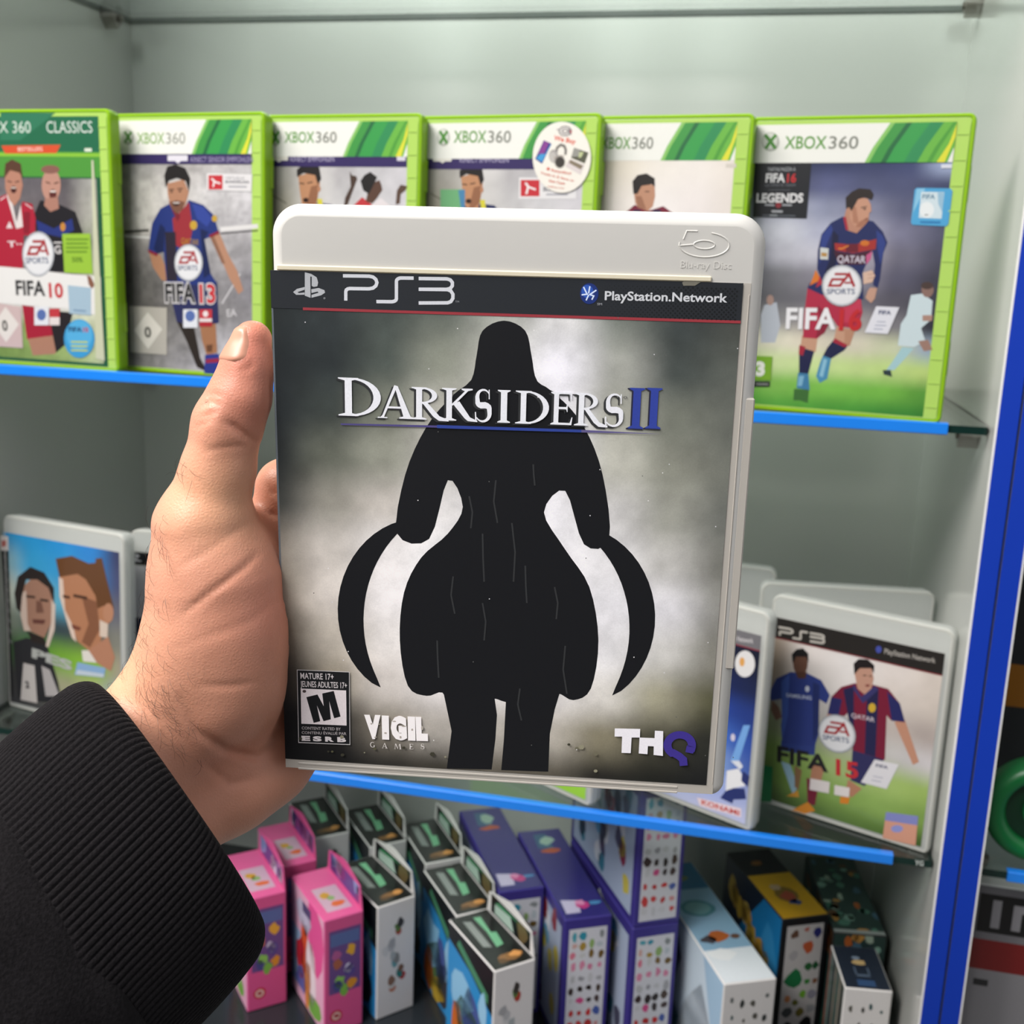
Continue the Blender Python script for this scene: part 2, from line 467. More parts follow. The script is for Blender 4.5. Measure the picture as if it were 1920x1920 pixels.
  ('P','b9bcb4',[1849,17417,1837,17229,1769,17059,1651,16925,1494,16840,1314,16811,1129,16843,956,16931,813,17068,713,17240,668,17430,680,17619,750,17789,869,17922,1026,18007,1206,18034,1391,18002,1563,17913,1705,17776,1803,17606]),
  ('P','dfe2da',[1679,17480,1669,17325,1613,17186,1516,17077,1388,17007,1240,16983,1088,17009,946,17082,829,17194,747,17335,710,17491,720,17646,777,17785,875,17894,1004,17964,1151,17986,1303,17959,1444,17887,1561,17775,1642,17635]),
  ('L','4c8f35',209,[855,17868,1257,17454,1623,16992]),
  ('L','4c8f35',208,[1586,17858,1257,17454,972,16998]),
  ('T','5f9c3c','XBOX',2167,16975,4833,16952,781,0.014,0),
  ('T','85887f','360',4971,16951,6795,16935,771,0.01,0),
 ],
 'stadium':[
  ('G',3,3.6,125,154,[['8f8d8c','a8a6a4','b5b2b0','bdbaba','c4c2c4'],['9a9690','cfccc6','d5d2d0','cfcdcf','d0ced2'],['a9a49c','c9c6c0','b9b6b4','b9b7ba','c0bec2'],['5a5856','8a8684','8f8c8c','a9a7aa','a09ea2'],['4a4846','6a6866','7a7878','8f8d90','85838a'],['5d5b58','6b6866','747272','8a888a','8e8c90'],['6a6864','7b7976','8a8888','b4b2b6','c0bec4'],['7d7b78','8c8a88','a09ea0','c6c4ca','cdcbd2']],0.3,5,110),
  ('L','e6e4e4',309,[9809,10807,13002,11107]),
  ('L','3c3a3a',95,[9806,10510,13001,10791]),
  ('L','dcdad8',173,[1231,10136,3599,10068]),
  ('L','2e2c2c',172,[1240,10443,3461,10613]),
  ('L','cfcdd0',122,[9901,5471,11504,7701]),
  ('T','c9c7ca','EA',10328,4517,11198,4618,547,0.03,0),
  ('P','b08062',[3465,8965,4476,8834,5054,7726,6022,7392,5488,6907,4554,6972,3773,7930]),
  ('P','b98a70',[8866,10370,9693,10626,10511,8982,11219,7930,11754,6513,11352,6196,10569,7309,10073,8252]),
  ('P','8f6650',[8865,10310,9228,10378,10218,8376,9929,8367]),
  ('P','2b2f5c',[5037,6927,8016,6878,9481,7053,9624,4055,8888,3810,7693,5007,7376,3759,5879,3872,5457,5402]),
  ('P','2c241f',[5880,3934,7376,3759,7935,1305,8593,321,7627,635,6756,2485]),
  ('P','a67453',[7941,3788,9330,3979,9454,1830,8505,1563,8104,2683]),
  ('P','6a452f',[8470,2331,9063,2426,8982,1864,8538,1839]),
  ('P','2d3a8c',[8357,1604,9571,1775,9791,236,8247,136]),
  ('P','9c2a44',[8412,1271,9626,1431,9653,1135,8423,985]),
  ('P','24367c',[5755,12724,4553,12205,3776,11105,3395,9208,4175,8899,4782,9062,5004,6840,7718,6721,9479,6908,8934,7613,8382,10060,9691,10508,9273,11802,8386,12498,7082,12860,6325,11633]),
  ('P','182452',[4528,11120,4970,10766,4782,9062,4175,8899,3882,9282]),
  ('P','182452',[8072,10830,8796,10607,8426,10061,8934,7613,8314,7229]),
  ('P','33479c',[7370,12603,8385,12380,9098,11563,8656,10961,7791,11540]),
  ('P','9c2f38',[6061,11749,7108,12718,7414,10816,6945,9122,5841,9576,5611,11501]),
  ('P','2a2434',[4935,10523,5889,10544,5969,6961,5037,6964]),
  ('P','7a2230',[5310,12695,5757,12820,6325,11633,6052,11269]),
  ('P','8c2434',[3349,9206,4251,8901,4171,8703,3389,8999]),
  ('P','8c2434',[8822,10369,9693,10721,9749,10509,8907,10192]),
  ('P','c9a23a',[7813,11063,7796,10960,7749,10866,7676,10790,7586,10741,7486,10722,7386,10736,7297,10782,7227,10855,7183,10947,7169,11051,7186,11154,7233,11249,7306,11324,7397,11373,7497,11391,7596,11377,7685,11331,7755,11258,7799,11166]),
  ('P','c9a23a',[9544,11571,9532,11497,9499,11431,9447,11377,9383,11343,9311,11330,9240,11340,9176,11372,9126,11424,9094,11489,9083,11562,9095,11636,9129,11702,9181,11756,9245,11790,9317,11803,9388,11793,9451,11760,9502,11709,9534,11643]),
  ('T','b5902c','QATAR',6364,9735,7909,9629,398,0,0),
  ('P','b58468',[5219,14006,6668,14311,7120,13429,6782,12476,6063,11844,5453,12434,5233,13291]),
  ('P','7a5241',[5428,12696,6052,12824,6757,12713,6556,12175,6063,11844,5595,12160]),
  ('P','3a1e1a',[6269,12564,6253,12512,6210,12465,6144,12427,6062,12402,5970,12393,5879,12400,5797,12423,5732,12459,5691,12505,5677,12556,5693,12608,5736,12655,5802,12693,5885,12718,5977,12727,6068,12720,6150,12698,6214,12661,6255,12616]),
  ('P','e8e0da',[5724,12676,6256,12683,6255,12600,5723,12593]),
  ('L','3a2620',84,[5357,13555,5802,13594]),
  ('L','3a2620',83,[6097,13633,6583,13661]),
  ('P','2a1c18',[5710,13415,5703,13397,5686,13380,5660,13366,5627,13358,5590,13354,5554,13357,5521,13365,5495,13378,5478,13394,5473,13413,5479,13431,5496,13448,5523,13461,5556,13470,5593,13473,5629,13471,5662,13463,5688,13450,5704,13433]),
  ('P','2a1c18',[6447,13470,6441,13451,6424,13435,6398,13421,6365,13413,6329,13409,6292,13412,6260,13420,6234,13433,6217,13449,6212,13468,6218,13486,6235,13503,6261,13516,6294,13525,6331,13528,6367,13525,6400,13517,6426,13504,6442,13488]),
  ('P','1e1a1a',[5065,13742,4965,14598,5245,15215,5985,15381,6828,15101,7253,14374,7150,13429,6841,14195,6083,14414,5371,14220]),
  ('P','8f939c',[8272,8376,8224,8025,8093,7693,7888,7405,7622,7180,7313,7032,6982,6974,6652,7008,6345,7134,6083,7342,5884,7619,5762,7945,5726,8297,5776,8652,5911,8984,6120,9271,6389,9494,6698,9637,7028,9691,7355,9653,7658,9527,7916,9319,8112,9046,8233,8724]),
  ('P','c9ccd2',[8221,8374,8175,8037,8050,7719,7853,7442,7597,7226,7301,7085,6983,7028,6666,7062,6372,7182,6120,7382,5930,7648,5812,7961,5777,8299,5826,8639,5955,8958,6156,9234,6413,9447,6711,9585,7027,9637,7341,9601,7632,9479,7880,9280,8068,9018,8185,8709]),
  ('P','e9eaee',[8120,8371,8078,8062,7963,7770,7782,7517,7548,7319,7276,7189,6985,7138,6695,7168,6425,7279,6195,7462,6020,7706,5912,7992,5880,8302,5924,8614,6043,8906,6226,9159,6463,9355,6735,9481,7025,9529,7313,9496,7580,9385,7807,9202,7980,8961,8087,8678]),
  ('L','a8272f',164,[7380,9093,6563,9070]),
  ('L','a8272f',165,[7175,8749,6411,8727,6212,8312,6969,8336]),
  ('L','a8272f',173,[6859,8303,7471,9095,7784,8284]),
  ('L','a8272f',132,[7172,8526,7625,8540]),
  ('T','55617f','SPORTS',6027,7741,7812,7800,361,0.02,0),
  ('T','d9d7d8','FIFA',4805,5244,7622,5329,1622,0.085,0),
  ('T','d9d7d8','13',7899,5304,9424,5356,1601,0.085,0),
  ('T','2b2b2d','FIFA',4881,5353,7551,5430,1410,0.03,0),
  ('T','c8323a','13',7965,5411,9361,5457,1393,0.03,0),
  ('P','e6e9f0',[6469,4891,7751,4948,7731,3592,6444,3527]),
  ('P','5a72b0',[7536,4446,7512,4316,7446,4196,7346,4098,7220,4032,7082,4005,6943,4019,6819,4072,6721,4161,6660,4275,6640,4404,6664,4535,6730,4655,6831,4753,6957,4818,7095,4845,7233,4831,7357,4777,7454,4689,7516,4575]),
  ('P','c43a44',[7914,4956,9034,5006,9026,4333,7904,4279]),
  ('P','e8dede',[7904,4279,9026,4333,9023,4087,7901,4032]),
  ('P','b02a34',[7901,4032,9023,4087,9019,3743,7895,3687]),
  ('P','f0e4e4',[8692,4660,8680,4591,8645,4528,8593,4477,8526,4442,8453,4428,8380,4435,8315,4464,8263,4510,8231,4570,8220,4638,8232,4707,8267,4770,8320,4821,8386,4856,8459,4870,8532,4862,8597,4834,8649,4788,8681,4728]),
  ('P','b9b5ab',[1537,4921,4994,4948,4917,1401,1542,1407]),
  ('P','dedad0',[3229,4532,4532,3305,3203,1758,1920,3108]),
  ('T','4a4a46','0',2915,2591,3534,2624,821,0.03,0),
  ('P','e8e6e8',[8705,14757,12552,14693,12492,13505,8690,13562]),
  ('P','c9303a',[8847,14617,10062,14623,10052,13621,8834,13610]),
  ('L','f4f0f0',140,[9102,14385,9344,14211,9239,13801]),
  ('L','f4f0f0',117,[9301,14176,9871,14040]),
  ('T','8a8a92','VIRTUELLE',10300,14346,11894,14332,197,0,0),
  ('T','55555f','BUNDESLIGA',10298,14066,12313,14058,210,0.02,0),
  ('L','a4a4ac',105,[10551,13836,12102,13825]),
  ('P','33265f',[300,15400,12500,15400,12500,16130,300,16130]),
  ('P','e6e3ee',[5306,16017,7062,16015,7055,15606,5298,15604]),
  ('P','e6e3ee',[5960,15605,6472,15605,6205,15429]),
  ('T','a9a2c4','KINECT SENSOR EMPFOHLEN',7344,15524,12597,15531,374,0,0),
  ('P','f3f4ee',[300,16100,12500,16100,12500,18480,300,18480]),
  ('P','8cc96a',[7417,16100,7814,17000,8708,18480,12500,18480,12500,17000,12202,16100]),
  ('P','3f9a45',[7688,16100,8085,17000,8979,18480,12500,18480,12500,17000,12202,16100]),
  ('P','1d6b3c',[8365,16100,8762,17000,9656,18480,9972,18480,9078,17000,8681,16100]),
  ('P','36a04c',[8681,16100,9078,17000,9972,18480,11236,18480,10342,17000,9945,16100]),
  ('P','2b8f55',[9719,16100,10117,17000,11010,18480,11778,18480,10884,17000,10487,16100]),
  ('P','6cb944',[10487,16100,10884,17000,11778,18480,12500,18480,12500,17000,12202,16100]),
  ('P','4f9f3a',[11028,16100,11426,17000,12319,18480,12500,18480,11697,17000,11299,16100]),
  ('P','e4e23c',[11597,16100,12049,16100,12500,17600,12500,18350,12184,17200]),
  ('P','b9bcb4',[2330,17302,2299,17134,2220,16982,2099,16862,1949,16785,1785,16759,1622,16786,1476,16865,1363,16986,1292,17139,1271,17309,1303,17477,1383,17629,1504,17749,1654,17825,1818,17850,1980,17822,2125,17744,2238,17623,2309,17471]),
  ('P','dfe2da',[2183,17358,2158,17220,2093,17095,1994,16997,1872,16934,1737,16912,1603,16935,1484,16999,1390,17099,1332,17224,1315,17363,1341,17501,1407,17626,1506,17724,1629,17787,1764,17807,1897,17784,2016,17720,2109,17621,2166,17496]),
  ('L','4c8f35',185,[1485,17700,1802,17333,2081,16922]),
  ('L','4c8f35',185,[2141,17695,1802,17333,1498,16924]),
  ('T','8fb56a','XBOX',2602,16827,5063,16817,793,0.014,0),
  ('T','a3a69c','360',5191,16816,6887,16809,785,0.01,0),
 ],
 'pair':[
  ('P','1f5a3c',[300,360,12600,360,12600,18480,300,18480]),
  ('G',3,6,122,141,[['6a666c','6a666c','6a666c','5d595e','a9a9a4'],['7a767a','7a767a','6a6468','645e62','b5b5ac'],['8a8284','8a8284','5a5458','5a5458','9aa08c'],['b0a8a8','b0a8a8','8a8482','8a8482','c9cdb8'],['e0dede','e8e6e6','e8e6e6','e8e6e6','dfe3cc'],['7f9a5a','8aa45e','8aa45e','9ab06e','c9cfae'],['6a8a48','7a9650','86a05a','96ac6a','b9c498']],0.22,6,90),
  ('P','1f6b4a',[300,16000,12600,16000,12600,18480,300,18480]),
  ('P','4f9a3c',[300,14200,12600,14200,12600,16000,300,16000]),
  ('P','8cc63c',[300,15650,12600,15650,12600,15900,300,15900]),
  ('P','2f7a5a',[4043,18751,8921,18728,5702,16797,3899,16793]),
  ('T','d9e6dc','XBOX 360',1426,17329,6675,17329,805,0,0),
  ('T','dfe9e2','CLASSICS',8076,17330,12057,17330,798,0,0),
  ('P','d9522e',[3946,16411,9254,16487,8824,15885,4252,15838]),
  ('T','f4d9cc','BESTSELLERS',5423,16011,7642,16045,287,0.01,0),
  ('P','e0ead8',[11313,16248,11931,16251,11919,16018,11301,16015]),
  ('P','a82038',[5026,4667,7312,4514,7768,2519,6690,1892,5314,2076]),
  ('P','b0806a',[5395,2118,7951,2528,7897,1104,5776,858]),
  ('P','241f24',[7457,4395,9638,4304,8744,1810,7948,1196,7661,2767]),
  ('P','1e1c22',[6624,11527,7211,12506,9046,12177,10270,11719,10808,10289,10549,7367,7633,7267,6672,9944]),
  ('P','27357c',[6744,11068,8278,10471,9950,11233,10080,10392,8866,9853,6883,10194]),
  ('P','c98a3a',[9340,10616,9323,10519,9284,10430,9228,10359,9159,10313,9085,10296,9012,10309,8948,10353,8900,10421,8871,10508,8865,10606,8883,10703,8922,10792,8978,10863,9047,10909,9121,10926,9193,10912,9257,10869,9305,10800,9334,10713]),
  ('P','e0dede',[8219,9495,8935,9515,8930,9417,8213,9398]),
  ('T','d5d2d2','G',8256,8616,8854,8634,614,0.03,0),
  ('P','c09080',[9086,13612,9023,13243,8884,12908,8682,12639,8437,12465,8172,12402,7913,12456,7688,12623,7516,12887,7417,13220,7399,13591,7463,13961,7605,14296,7808,14562,8054,14733,8317,14793,8573,14738,8797,14571,8967,14310,9067,13980]),
  ('P','8a5f54',[9064,14741,9018,14645,8896,14558,8710,14488,8477,14442,8221,14424,7966,14437,7738,14478,7558,14545,7446,14630,7411,14726,7458,14822,7581,14909,7769,14979,8002,15025,8259,15042,8513,15029,8740,14987,8918,14920,9029,14836]),
  ('P','5d2a26',[8693,12950,8670,12831,8618,12723,8540,12637,8446,12581,8344,12561,8245,12578,8157,12631,8090,12715,8050,12822,8041,12940,8065,13059,8118,13167,8195,13253,8289,13308,8391,13328,8490,13311,8578,13258,8645,13174,8684,13068]),
  ('P','efe6e0',[8147,13217,8621,13224,8614,13104,8140,13097]),
  ('L','5a3a32',96,[7770,13835,8178,13720]),
  ('L','5a3a32',95,[8503,13724,8922,13825]),
  ('P','b07f6f',[7666,12634,8786,12772,8840,11932,8053,11676,7516,12149]),
  ('P','b0223a',[2648,12308,4226,12943,4805,10364,5581,12382,6474,12228,6705,11164,6562,9880,5535,9915,5290,7435,2274,7397]),
  ('P','e5dcdc',[4159,12869,4552,12827,4958,10822,5415,12161,5516,10528,4896,10366]),
  ('P','8c1a2e',[5651,11630,6255,11642,6074,10051,5543,10038]),
  ('L','e6d5d8',86,[3579,12446,4057,12722]),
  ('L','e6d5d8',73,[5841,12217,6452,11888]),
  ('P','e6d5d8',[3966,10394,4310,10930,4579,10408]),
  ('T','e9dcdf','T··',4018,8986,5353,9024,460,0.03,0),
  ('P','b98470',[4135,14214,4654,14701,5547,14529,5707,13569,5384,12597,4846,12041,4419,12460,4099,13306]),
  ('P','5a3c2c',[4030,14032,4230,15118,4856,15423,5618,15129,5739,14051,5467,14468,4650,14641]),
  ('P','4a221e',[5127,13247,5108,13165,5064,13090,4999,13030,4921,12991,4835,12977,4752,12988,4678,13025,4622,13083,4588,13157,4581,13240,4600,13322,4644,13397,4709,13457,4788,13496,4873,13510,4956,13498,5029,13461,5086,13403,5119,13329]),
  ('P','e8dcd4',[4654,13410,5078,13416,5072,13331,4648,13325]),
  ('L','4a2e24',85,[4321,13854,4740,13774]),
  ('L','4a2e24',84,[5012,13777,5426,13867]),
  ('P','ecebea',[1976,7575,6280,7406,8979,7190,12253,7060,12257,4137,9128,4568,1761,4782]),
  ('P','8a5f4c',[11054,7140,11416,7030,11723,6430,11444,6149,11166,6470]),
  ('P','8f939c',[8240,8603,8164,8166,7994,7754,7740,7395,7420,7115,7055,6933,6670,6861,6291,6906,5945,7064,5656,7325,5444,7670,5323,8077,5303,8515,5383,8956,5559,9368,5817,9724,6139,10000,6504,10176,6886,10243,7261,10195,7601,10036,7886,9778,8096,9437,8217,9037]),
  ('P','c9ccd2',[8182,8602,8109,8181,7946,7786,7702,7442,7395,7173,7044,6998,6674,6929,6311,6972,5979,7124,5701,7374,5498,7706,5382,8096,5362,8517,5439,8940,5607,9336,5855,9678,6165,9942,6515,10112,6882,10176,7241,10130,7569,9977,7842,9729,8044,9402,8160,9018]),
  ('P','e9eaee',[8066,8598,7999,8213,7848,7850,7625,7535,7343,7289,7022,7128,6683,7066,6350,7105,6046,7244,5792,7474,5605,7778,5499,8135,5481,8521,5551,8908,5705,9271,5932,9585,6216,9827,6537,9983,6874,10041,7203,9999,7503,9860,7754,9633,7939,9332,8045,8980]),
  ('L','a8272f',204,[7256,9498,6314,9473]),
  ('L','a8272f',204,[7000,9071,6118,9047,5863,8532,6737,8558]),
  ('L','a8272f',216,[6608,8518,7360,9501,7672,8490]),
  ('L','a8272f',164,[6982,8794,7505,8810]),
  ('T','55617f','SPORTS',5615,7822,7677,7888,450,0.02,0),
  ('T','2b2b2d','FIFA',4551,5404,7248,5438,1137,0.03,0),
  ('T','c8323a','10',7590,5327,8873,5349,1125,0.03,0),
  ('P','a9c3d6',[9304,6338,11375,6232,11269,4166,9334,4228]),
  ('L','6f8fae',100,[9724,4495,10840,4470]),
  ('P','9cc840',[9029,10100,11504,10186,11589,7256,9058,7254]),
  ('L','5f8a24',110,[9347,9708,11336,9760]),
  ('L','5f8a24',110,[9330,9404,11204,9455]),
  ('L','5f8a24',110,[9312,9099,11305,9155]),
  ('L','5f8a24',110,[9295,8793,11172,8849]),
  ('T','4f7a1c','50%',9802,8052,10750,8082,368,0.02,0),
  ('P','d0b9b9',[2077,4795,4939,4537,4896,1388,1817,1377]),
  ('P','e6e0dc',[3493,4474,4646,3191,3359,1756,2230,3075]),
  ('T','4a4a46','0',3091,2604,3610,2629,837,0.03,0),
  ('P','e6e9f0',[6175,4615,7504,4673,7417,3260,6082,3196]),
  ('P','5a72b0',[7221,4032,7192,3899,7124,3776,7023,3677,6900,3610,6766,3583,6635,3598,6519,3653,6430,3744,6376,3861,6364,3993,6394,4127,6462,4250,6563,4349,6687,4415,6820,4442,6951,4427,7067,4371,7155,4281,7209,4164]),
  ('P','c43a44',[7556,4525,8481,4565,8443,3912,7516,3870]),
  ('P','e8dede',[7516,3870,8443,3912,8407,3308,7479,3263]),
  ('P','3fa0d8',[11509,2458,11458,2133,11341,1819,11163,1533,10933,1289,10662,1099,10364,974,10053,920,9746,939,9457,1032,9203,1193,8995,1414,8844,1685,8759,1991,8743,2316,8797,2645,8917,2959,9099,3245,9332,3486,9604,3672,9902,3793,10211,3844,10515,3822,10800,3728,11051,3568,11256,3349,11405,3082,11491,2780]),
  ('P','57b3e6',[11313,2699,11271,2446,11173,2202,11023,1980,10829,1791,10600,1644,10348,1546,10085,1503,9824,1518,9580,1589,9364,1712,9187,1883,9058,2092,8985,2328,8970,2580,9014,2834,9114,3079,9267,3300,9463,3488,9693,3633,9945,3728,10207,3769,10465,3753,10707,3681,10921,3558,11095,3388,11223,3182,11297,2948]),
  ('T','1c2f5c','FIFA',9211,2844,10413,2879,379,0.03,0),
  ('T','c4282e','10',10503,2883,10981,2897,377,0.03,0),
  ('L','c9d24a',114,[9365,2096,10868,2149]),
  ('L','c9d24a',114,[9347,1779,10851,1835]),
  ('L','c9d24a',114,[9329,1462,10835,1519]),
  ('P','cfd2b6',[11888,15410,12060,15411,12333,810,11553,954]),
 ],
 'duo':[
  ('G',3,3.6,125,154,[['9a978e','a9a7a2','d9d7d6','b9b7ba','c9c8cc','d0ced4'],['8a8678','a39f92','d0cecc','c9c8ca','d5d4d8','d8d6dc'],['7d7a70','8f8c84','a9a7a6','b0aeb2','c0bec4','c9c7ce'],['6a6864','7a7876','8a8888','9a989c','a9a7ae','b0aeb6'],['5a5c58','6c7068','7a7c78','8a8a8c','98989c','a0a0a8'],['5a6a48','6a7c54','748660','7c8c68','84927a','8a9684']],0.12,8,60),
  ('P','2a2f58',[3433,8931,7699,9058,8128,5859,5889,5627,5641,7110,5186,5596,3049,5641]),
  ('P','b07c5c',[3288,5789,4949,5723,4726,3928,3615,3872]),
  ('P','b07c5c',[6122,5773,7898,5917,7539,4069,6453,4015]),
  ('P','27305c',[3582,4009,4757,4067,4614,1842,3705,1789]),
  ('P','27305c',[6451,4151,7568,4207,7412,2006,6601,1959]),
  ('P','27305c',[3963,12760,5586,12915,6658,12799,7429,11959,7783,8528,3278,8384,3108,11613]),
  ('P','7a2438',[4509,12437,5128,12447,5317,8449,4537,8424]),
  ('P','7a2438',[6279,12596,6814,12474,7017,8504,6402,8484]),
  ('P','d9d040',[5460,13177,5859,13182,5990,12394,5591,12388]),
  ('P','c08c68',[3905,14738,5259,15100,5695,14294,5506,13243,5282,12449,4509,12437,4196,12829,4035,13752]),
  ('P','96664a',[4961,14025,5574,14162,5462,12979,4972,12576,4540,12490]),
  ('P','1e1918',[3813,14672,3779,15171,4179,15487,4948,15594,5623,15362,5784,14555,5513,14161,5292,14813,4337,14964]),
  ('P','2a120e',[4768,13075,4757,13022,4724,12974,4673,12935,4608,12910,4537,12900,4465,12908,4400,12931,4348,12969,4315,13016,4303,13069,4314,13122,4347,13171,4398,13209,4463,13234,4534,13244,4606,13236,4671,13213,4723,13175,4756,13128]),
  ('L','2c1c16',79,[4001,14253,4419,14217]),
  ('L','2c1c16',78,[4651,14258,5081,14341]),
  ('P','b98463',[5745,13875,5739,13811,5720,13752,5690,13705,5652,13675,5609,13664,5567,13674,5528,13703,5497,13750,5477,13808,5469,13873,5475,13937,5494,13996,5525,14043,5563,14073,5605,14083,5648,14074,5687,14044,5718,13998,5738,13940]),
  ('L','6a6658',80,[1368,13591,2947,12811]),
  ('P','4a382f',[8061,15115,8230,14832,8560,14782,8668,14577,8337,13798,7961,12857,7604,12486,7713,13271,8153,14056]),
  ('P','c43a40',[8325,12693,9063,13340,9846,12846,10278,12010,8185,11973]),
  ('P','e6dfe2',[9816,12845,10547,13307,11443,12676,11458,12032,9981,12005]),
  ('P','5a3f33',[9612,14198,10403,14526,10557,14207,10653,13849,10251,13303,9889,12911,9366,13033]),
  ('P','1d1a1a',[8924,14450,9214,14838,9684,15072,10222,14717,9967,14201,9595,13554,9144,13807]),
  ('P','5a4438',[11781,13835,12062,14220,12572,14123,12435,13842,12078,13583,12021,12942,11702,12873]),
  ('P','33265f',[300,15400,12500,15400,12500,16130,300,16130]),
  ('P','e6e3da',[1527,16137,3060,16138,3061,15824,1527,15820]),
  ('P','e6e3da',[2077,15821,2547,15823,2312,15691]),
  ('T','bdb6d4','KINECT EMPFOHLEN',3279,15759,6819,15768,327,0,0),
  ('P','dad7e4',[11725,16097,12376,16098,12383,15820,11732,15819]),
  ('P','f3f4ee',[300,16100,12500,16100,12500,18480,300,18480]),
  ('P','8cc96a',[7502,16100,7892,17000,8771,18480,12500,18480,12500,17000,12207,16100]),
  ('P','3f9a45',[7768,16100,8159,17000,9038,18480,12500,18480,12500,17000,12207,16100]),
  ('P','1d6b3c',[8434,16100,8825,17000,9703,18480,10014,18480,9135,17000,8745,16100]),
  ('P','36a04c',[8745,16100,9135,17000,10014,18480,11257,18480,10378,17000,9988,16100]),
  ('P','2b8f55',[9766,16100,10156,17000,11035,18480,11790,18480,10911,17000,10520,16100]),
  ('P','6cb944',[10520,16100,10911,17000,11790,18480,12500,18480,12500,17000,12207,16100]),
  ('P','4f9f3a',[11053,16100,11444,17000,12322,18480,12500,18480,11710,17000,11319,16100]),
  ('P','e4e23c',[11612,16100,12056,16100,12500,17600,12500,18350,12189,17200]),
  ('P','b9bcb4',[2496,17419,2475,17234,2411,17067,2311,16934,2185,16849,2045,16819,1904,16849,1777,16935,1677,17069,1612,17237,1590,17423,1612,17609,1677,17776,1777,17908,1903,17992,2043,18021,2183,17991,2309,17905,2409,17772,2474,17605]),
  ('P','dfe2da',[2370,17480,2352,17328,2299,17191,2217,17082,2114,17012,1999,16988,1884,17013,1780,17083,1697,17192,1644,17330,1626,17483,1644,17635,1697,17772,1780,17881,1883,17950,1998,17973,2113,17949,2216,17878,2298,17769,2351,17632]),
  ('L','4c8f35',204,[1762,17855,2044,17451,2294,16999]),
  ('L','4c8f35',204,[2324,17852,2044,17451,1795,17001]),
  ('T','5f9c3c','XBOX',2778,17053,5201,17047,755,0.014,0),
  ('T','85887f','360',5327,17046,6998,17042,748,0.01,0),
 ],
 'solo':[
  ('G',3,3.6,125,154,[['9a978e','a9a7a2','d9d7d6','b9b7ba','c9c8cc','d0ced4'],['8a8678','a39f92','d0cecc','c9c8ca','d5d4d8','d8d6dc'],['7d7a70','8f8c84','a9a7a6','b0aeb2','c0bec4','c9c7ce'],['6a6864','7a7876','8a8888','9a989c','a9a7ae','b0aeb6'],['5a5c58','6c7068','7a7c78','8a8a8c','98989c','a0a0a8'],['5a6a48','6a7c54','748660','7c8c68','84927a','8a9684']],0.12,8,60),
  ('P','2a2f58',[3273,9268,7247,9384,7745,6304,5667,6082,5390,7511,5012,6053,3017,6097]),
  ('P','b07c5c',[3235,6239,4787,6175,4635,4446,3600,4393]),
  ('P','b07c5c',[5879,6222,7528,6360,7251,4582,6241,4530]),
  ('P','27305c',[3565,4525,4659,4581,4595,2439,3748,2387]),
  ('P','27305c',[6235,4661,7273,4715,7196,2599,6442,2553]),
  ('P','27305c',[3649,12962,5159,13107,6163,12992,6908,12179,7341,8873,3145,8741,2886,11858]),
  ('P','7a2438',[4169,12649,4746,12656,5047,8801,4319,8778]),
  ('P','7a2438',[5816,12797,6319,12677,6630,8851,6057,8833]),
  ('P','d9d040',[5034,13360,5406,13363,5552,12603,5180,12598]),
  ('P','c08c68',[3534,14873,4787,15217,5219,14437,5075,13424,4890,12658,4169,12649,3864,13028,3685,13920]),
  ('P','96664a',[4542,14180,5110,14310,5042,13169,4597,12782,4196,12700]),
  ('P','1e1918',[3449,14809,3402,15291,3766,15595,4481,15695,5119,15469,5294,14689,5053,14310,4827,14940,3930,15089]),
  ('P','2a120e',[4391,13264,4382,13213,4353,13166,4307,13129,4247,13105,4180,13096,4113,13103,4052,13126,4002,13162,3970,13208,3957,13259,3966,13311,3995,13357,4041,13394,4101,13419,4168,13427,4235,13420,4296,13397,4345,13361,4378,13315]),
  ('L','2c1c16',76,[3638,14403,4030,14367]),
  ('L','2c1c16',77,[4245,14407,4644,14485]),
  ('P','b98463',[5278,14033,5275,13971,5259,13914,5232,13869,5197,13840,5158,13830,5118,13839,5081,13868,5050,13912,5030,13969,5021,14031,5025,14094,5041,14150,5067,14195,5102,14224,5141,14234,5182,14225,5219,14196,5249,14152,5269,14096]),
  ('L','6a6658',78,[1196,13773,2698,13015]),
  ('P','6fae7a',[1971,14036,3869,14049,3920,12709,2017,12684]),
  ('P','4a86b0',[3364,13982,3869,14049,3920,12709,3629,12705]),
  ('P','e9e8ea',[7904,14861,11996,14825,12099,13492,7944,13452]),
  ('P','c9303a',[8023,14700,9403,14705,9458,13628,8075,13616]),
  ('L','f4f0f0',149,[8379,14515,8599,14268,8485,13769]),
  ('L','f4f0f0',125,[8600,14243,9161,14073]),
  ('T','55555f','BUNDESLIGA',9715,13965,11883,13981,260,0.02,0),
  ('L','a9a9b2',111,[9932,13756,11492,13769]),
  ('P','33265f',[300,15400,12500,15400,12500,16130,300,16130]),
  ('P','e6e3da',[1324,16233,2758,16228,2769,15925,1334,15927]),
  ('P','e6e3da',[1849,15926,2288,15926,2073,15799]),
  ('T','bdb6d4','KINECT EMPFOHLEN',3410,15860,7077,15854,316,0,0),
  ('P','f3f4ee',[300,16100,12500,16100,12500,18480,300,18480]),
  ('P','8cc96a',[7825,16100,8190,17000,9012,18480,12500,18480,12500,17000,12226,16100]),
  ('P','3f9a45',[8074,16100,8439,17000,9261,18480,12500,18480,12500,17000,12226,16100]),
  ('P','1d6b3c',[8697,16100,9062,17000,9884,18480,10175,18480,9353,17000,8987,16100]),
  ('P','36a04c',[8987,16100,9353,17000,10175,18480,11337,18480,10515,17000,10150,16100]),
  ('P','2b8f55',[9942,16100,10308,17000,11130,18480,11836,18480,11014,17000,10648,16100]),
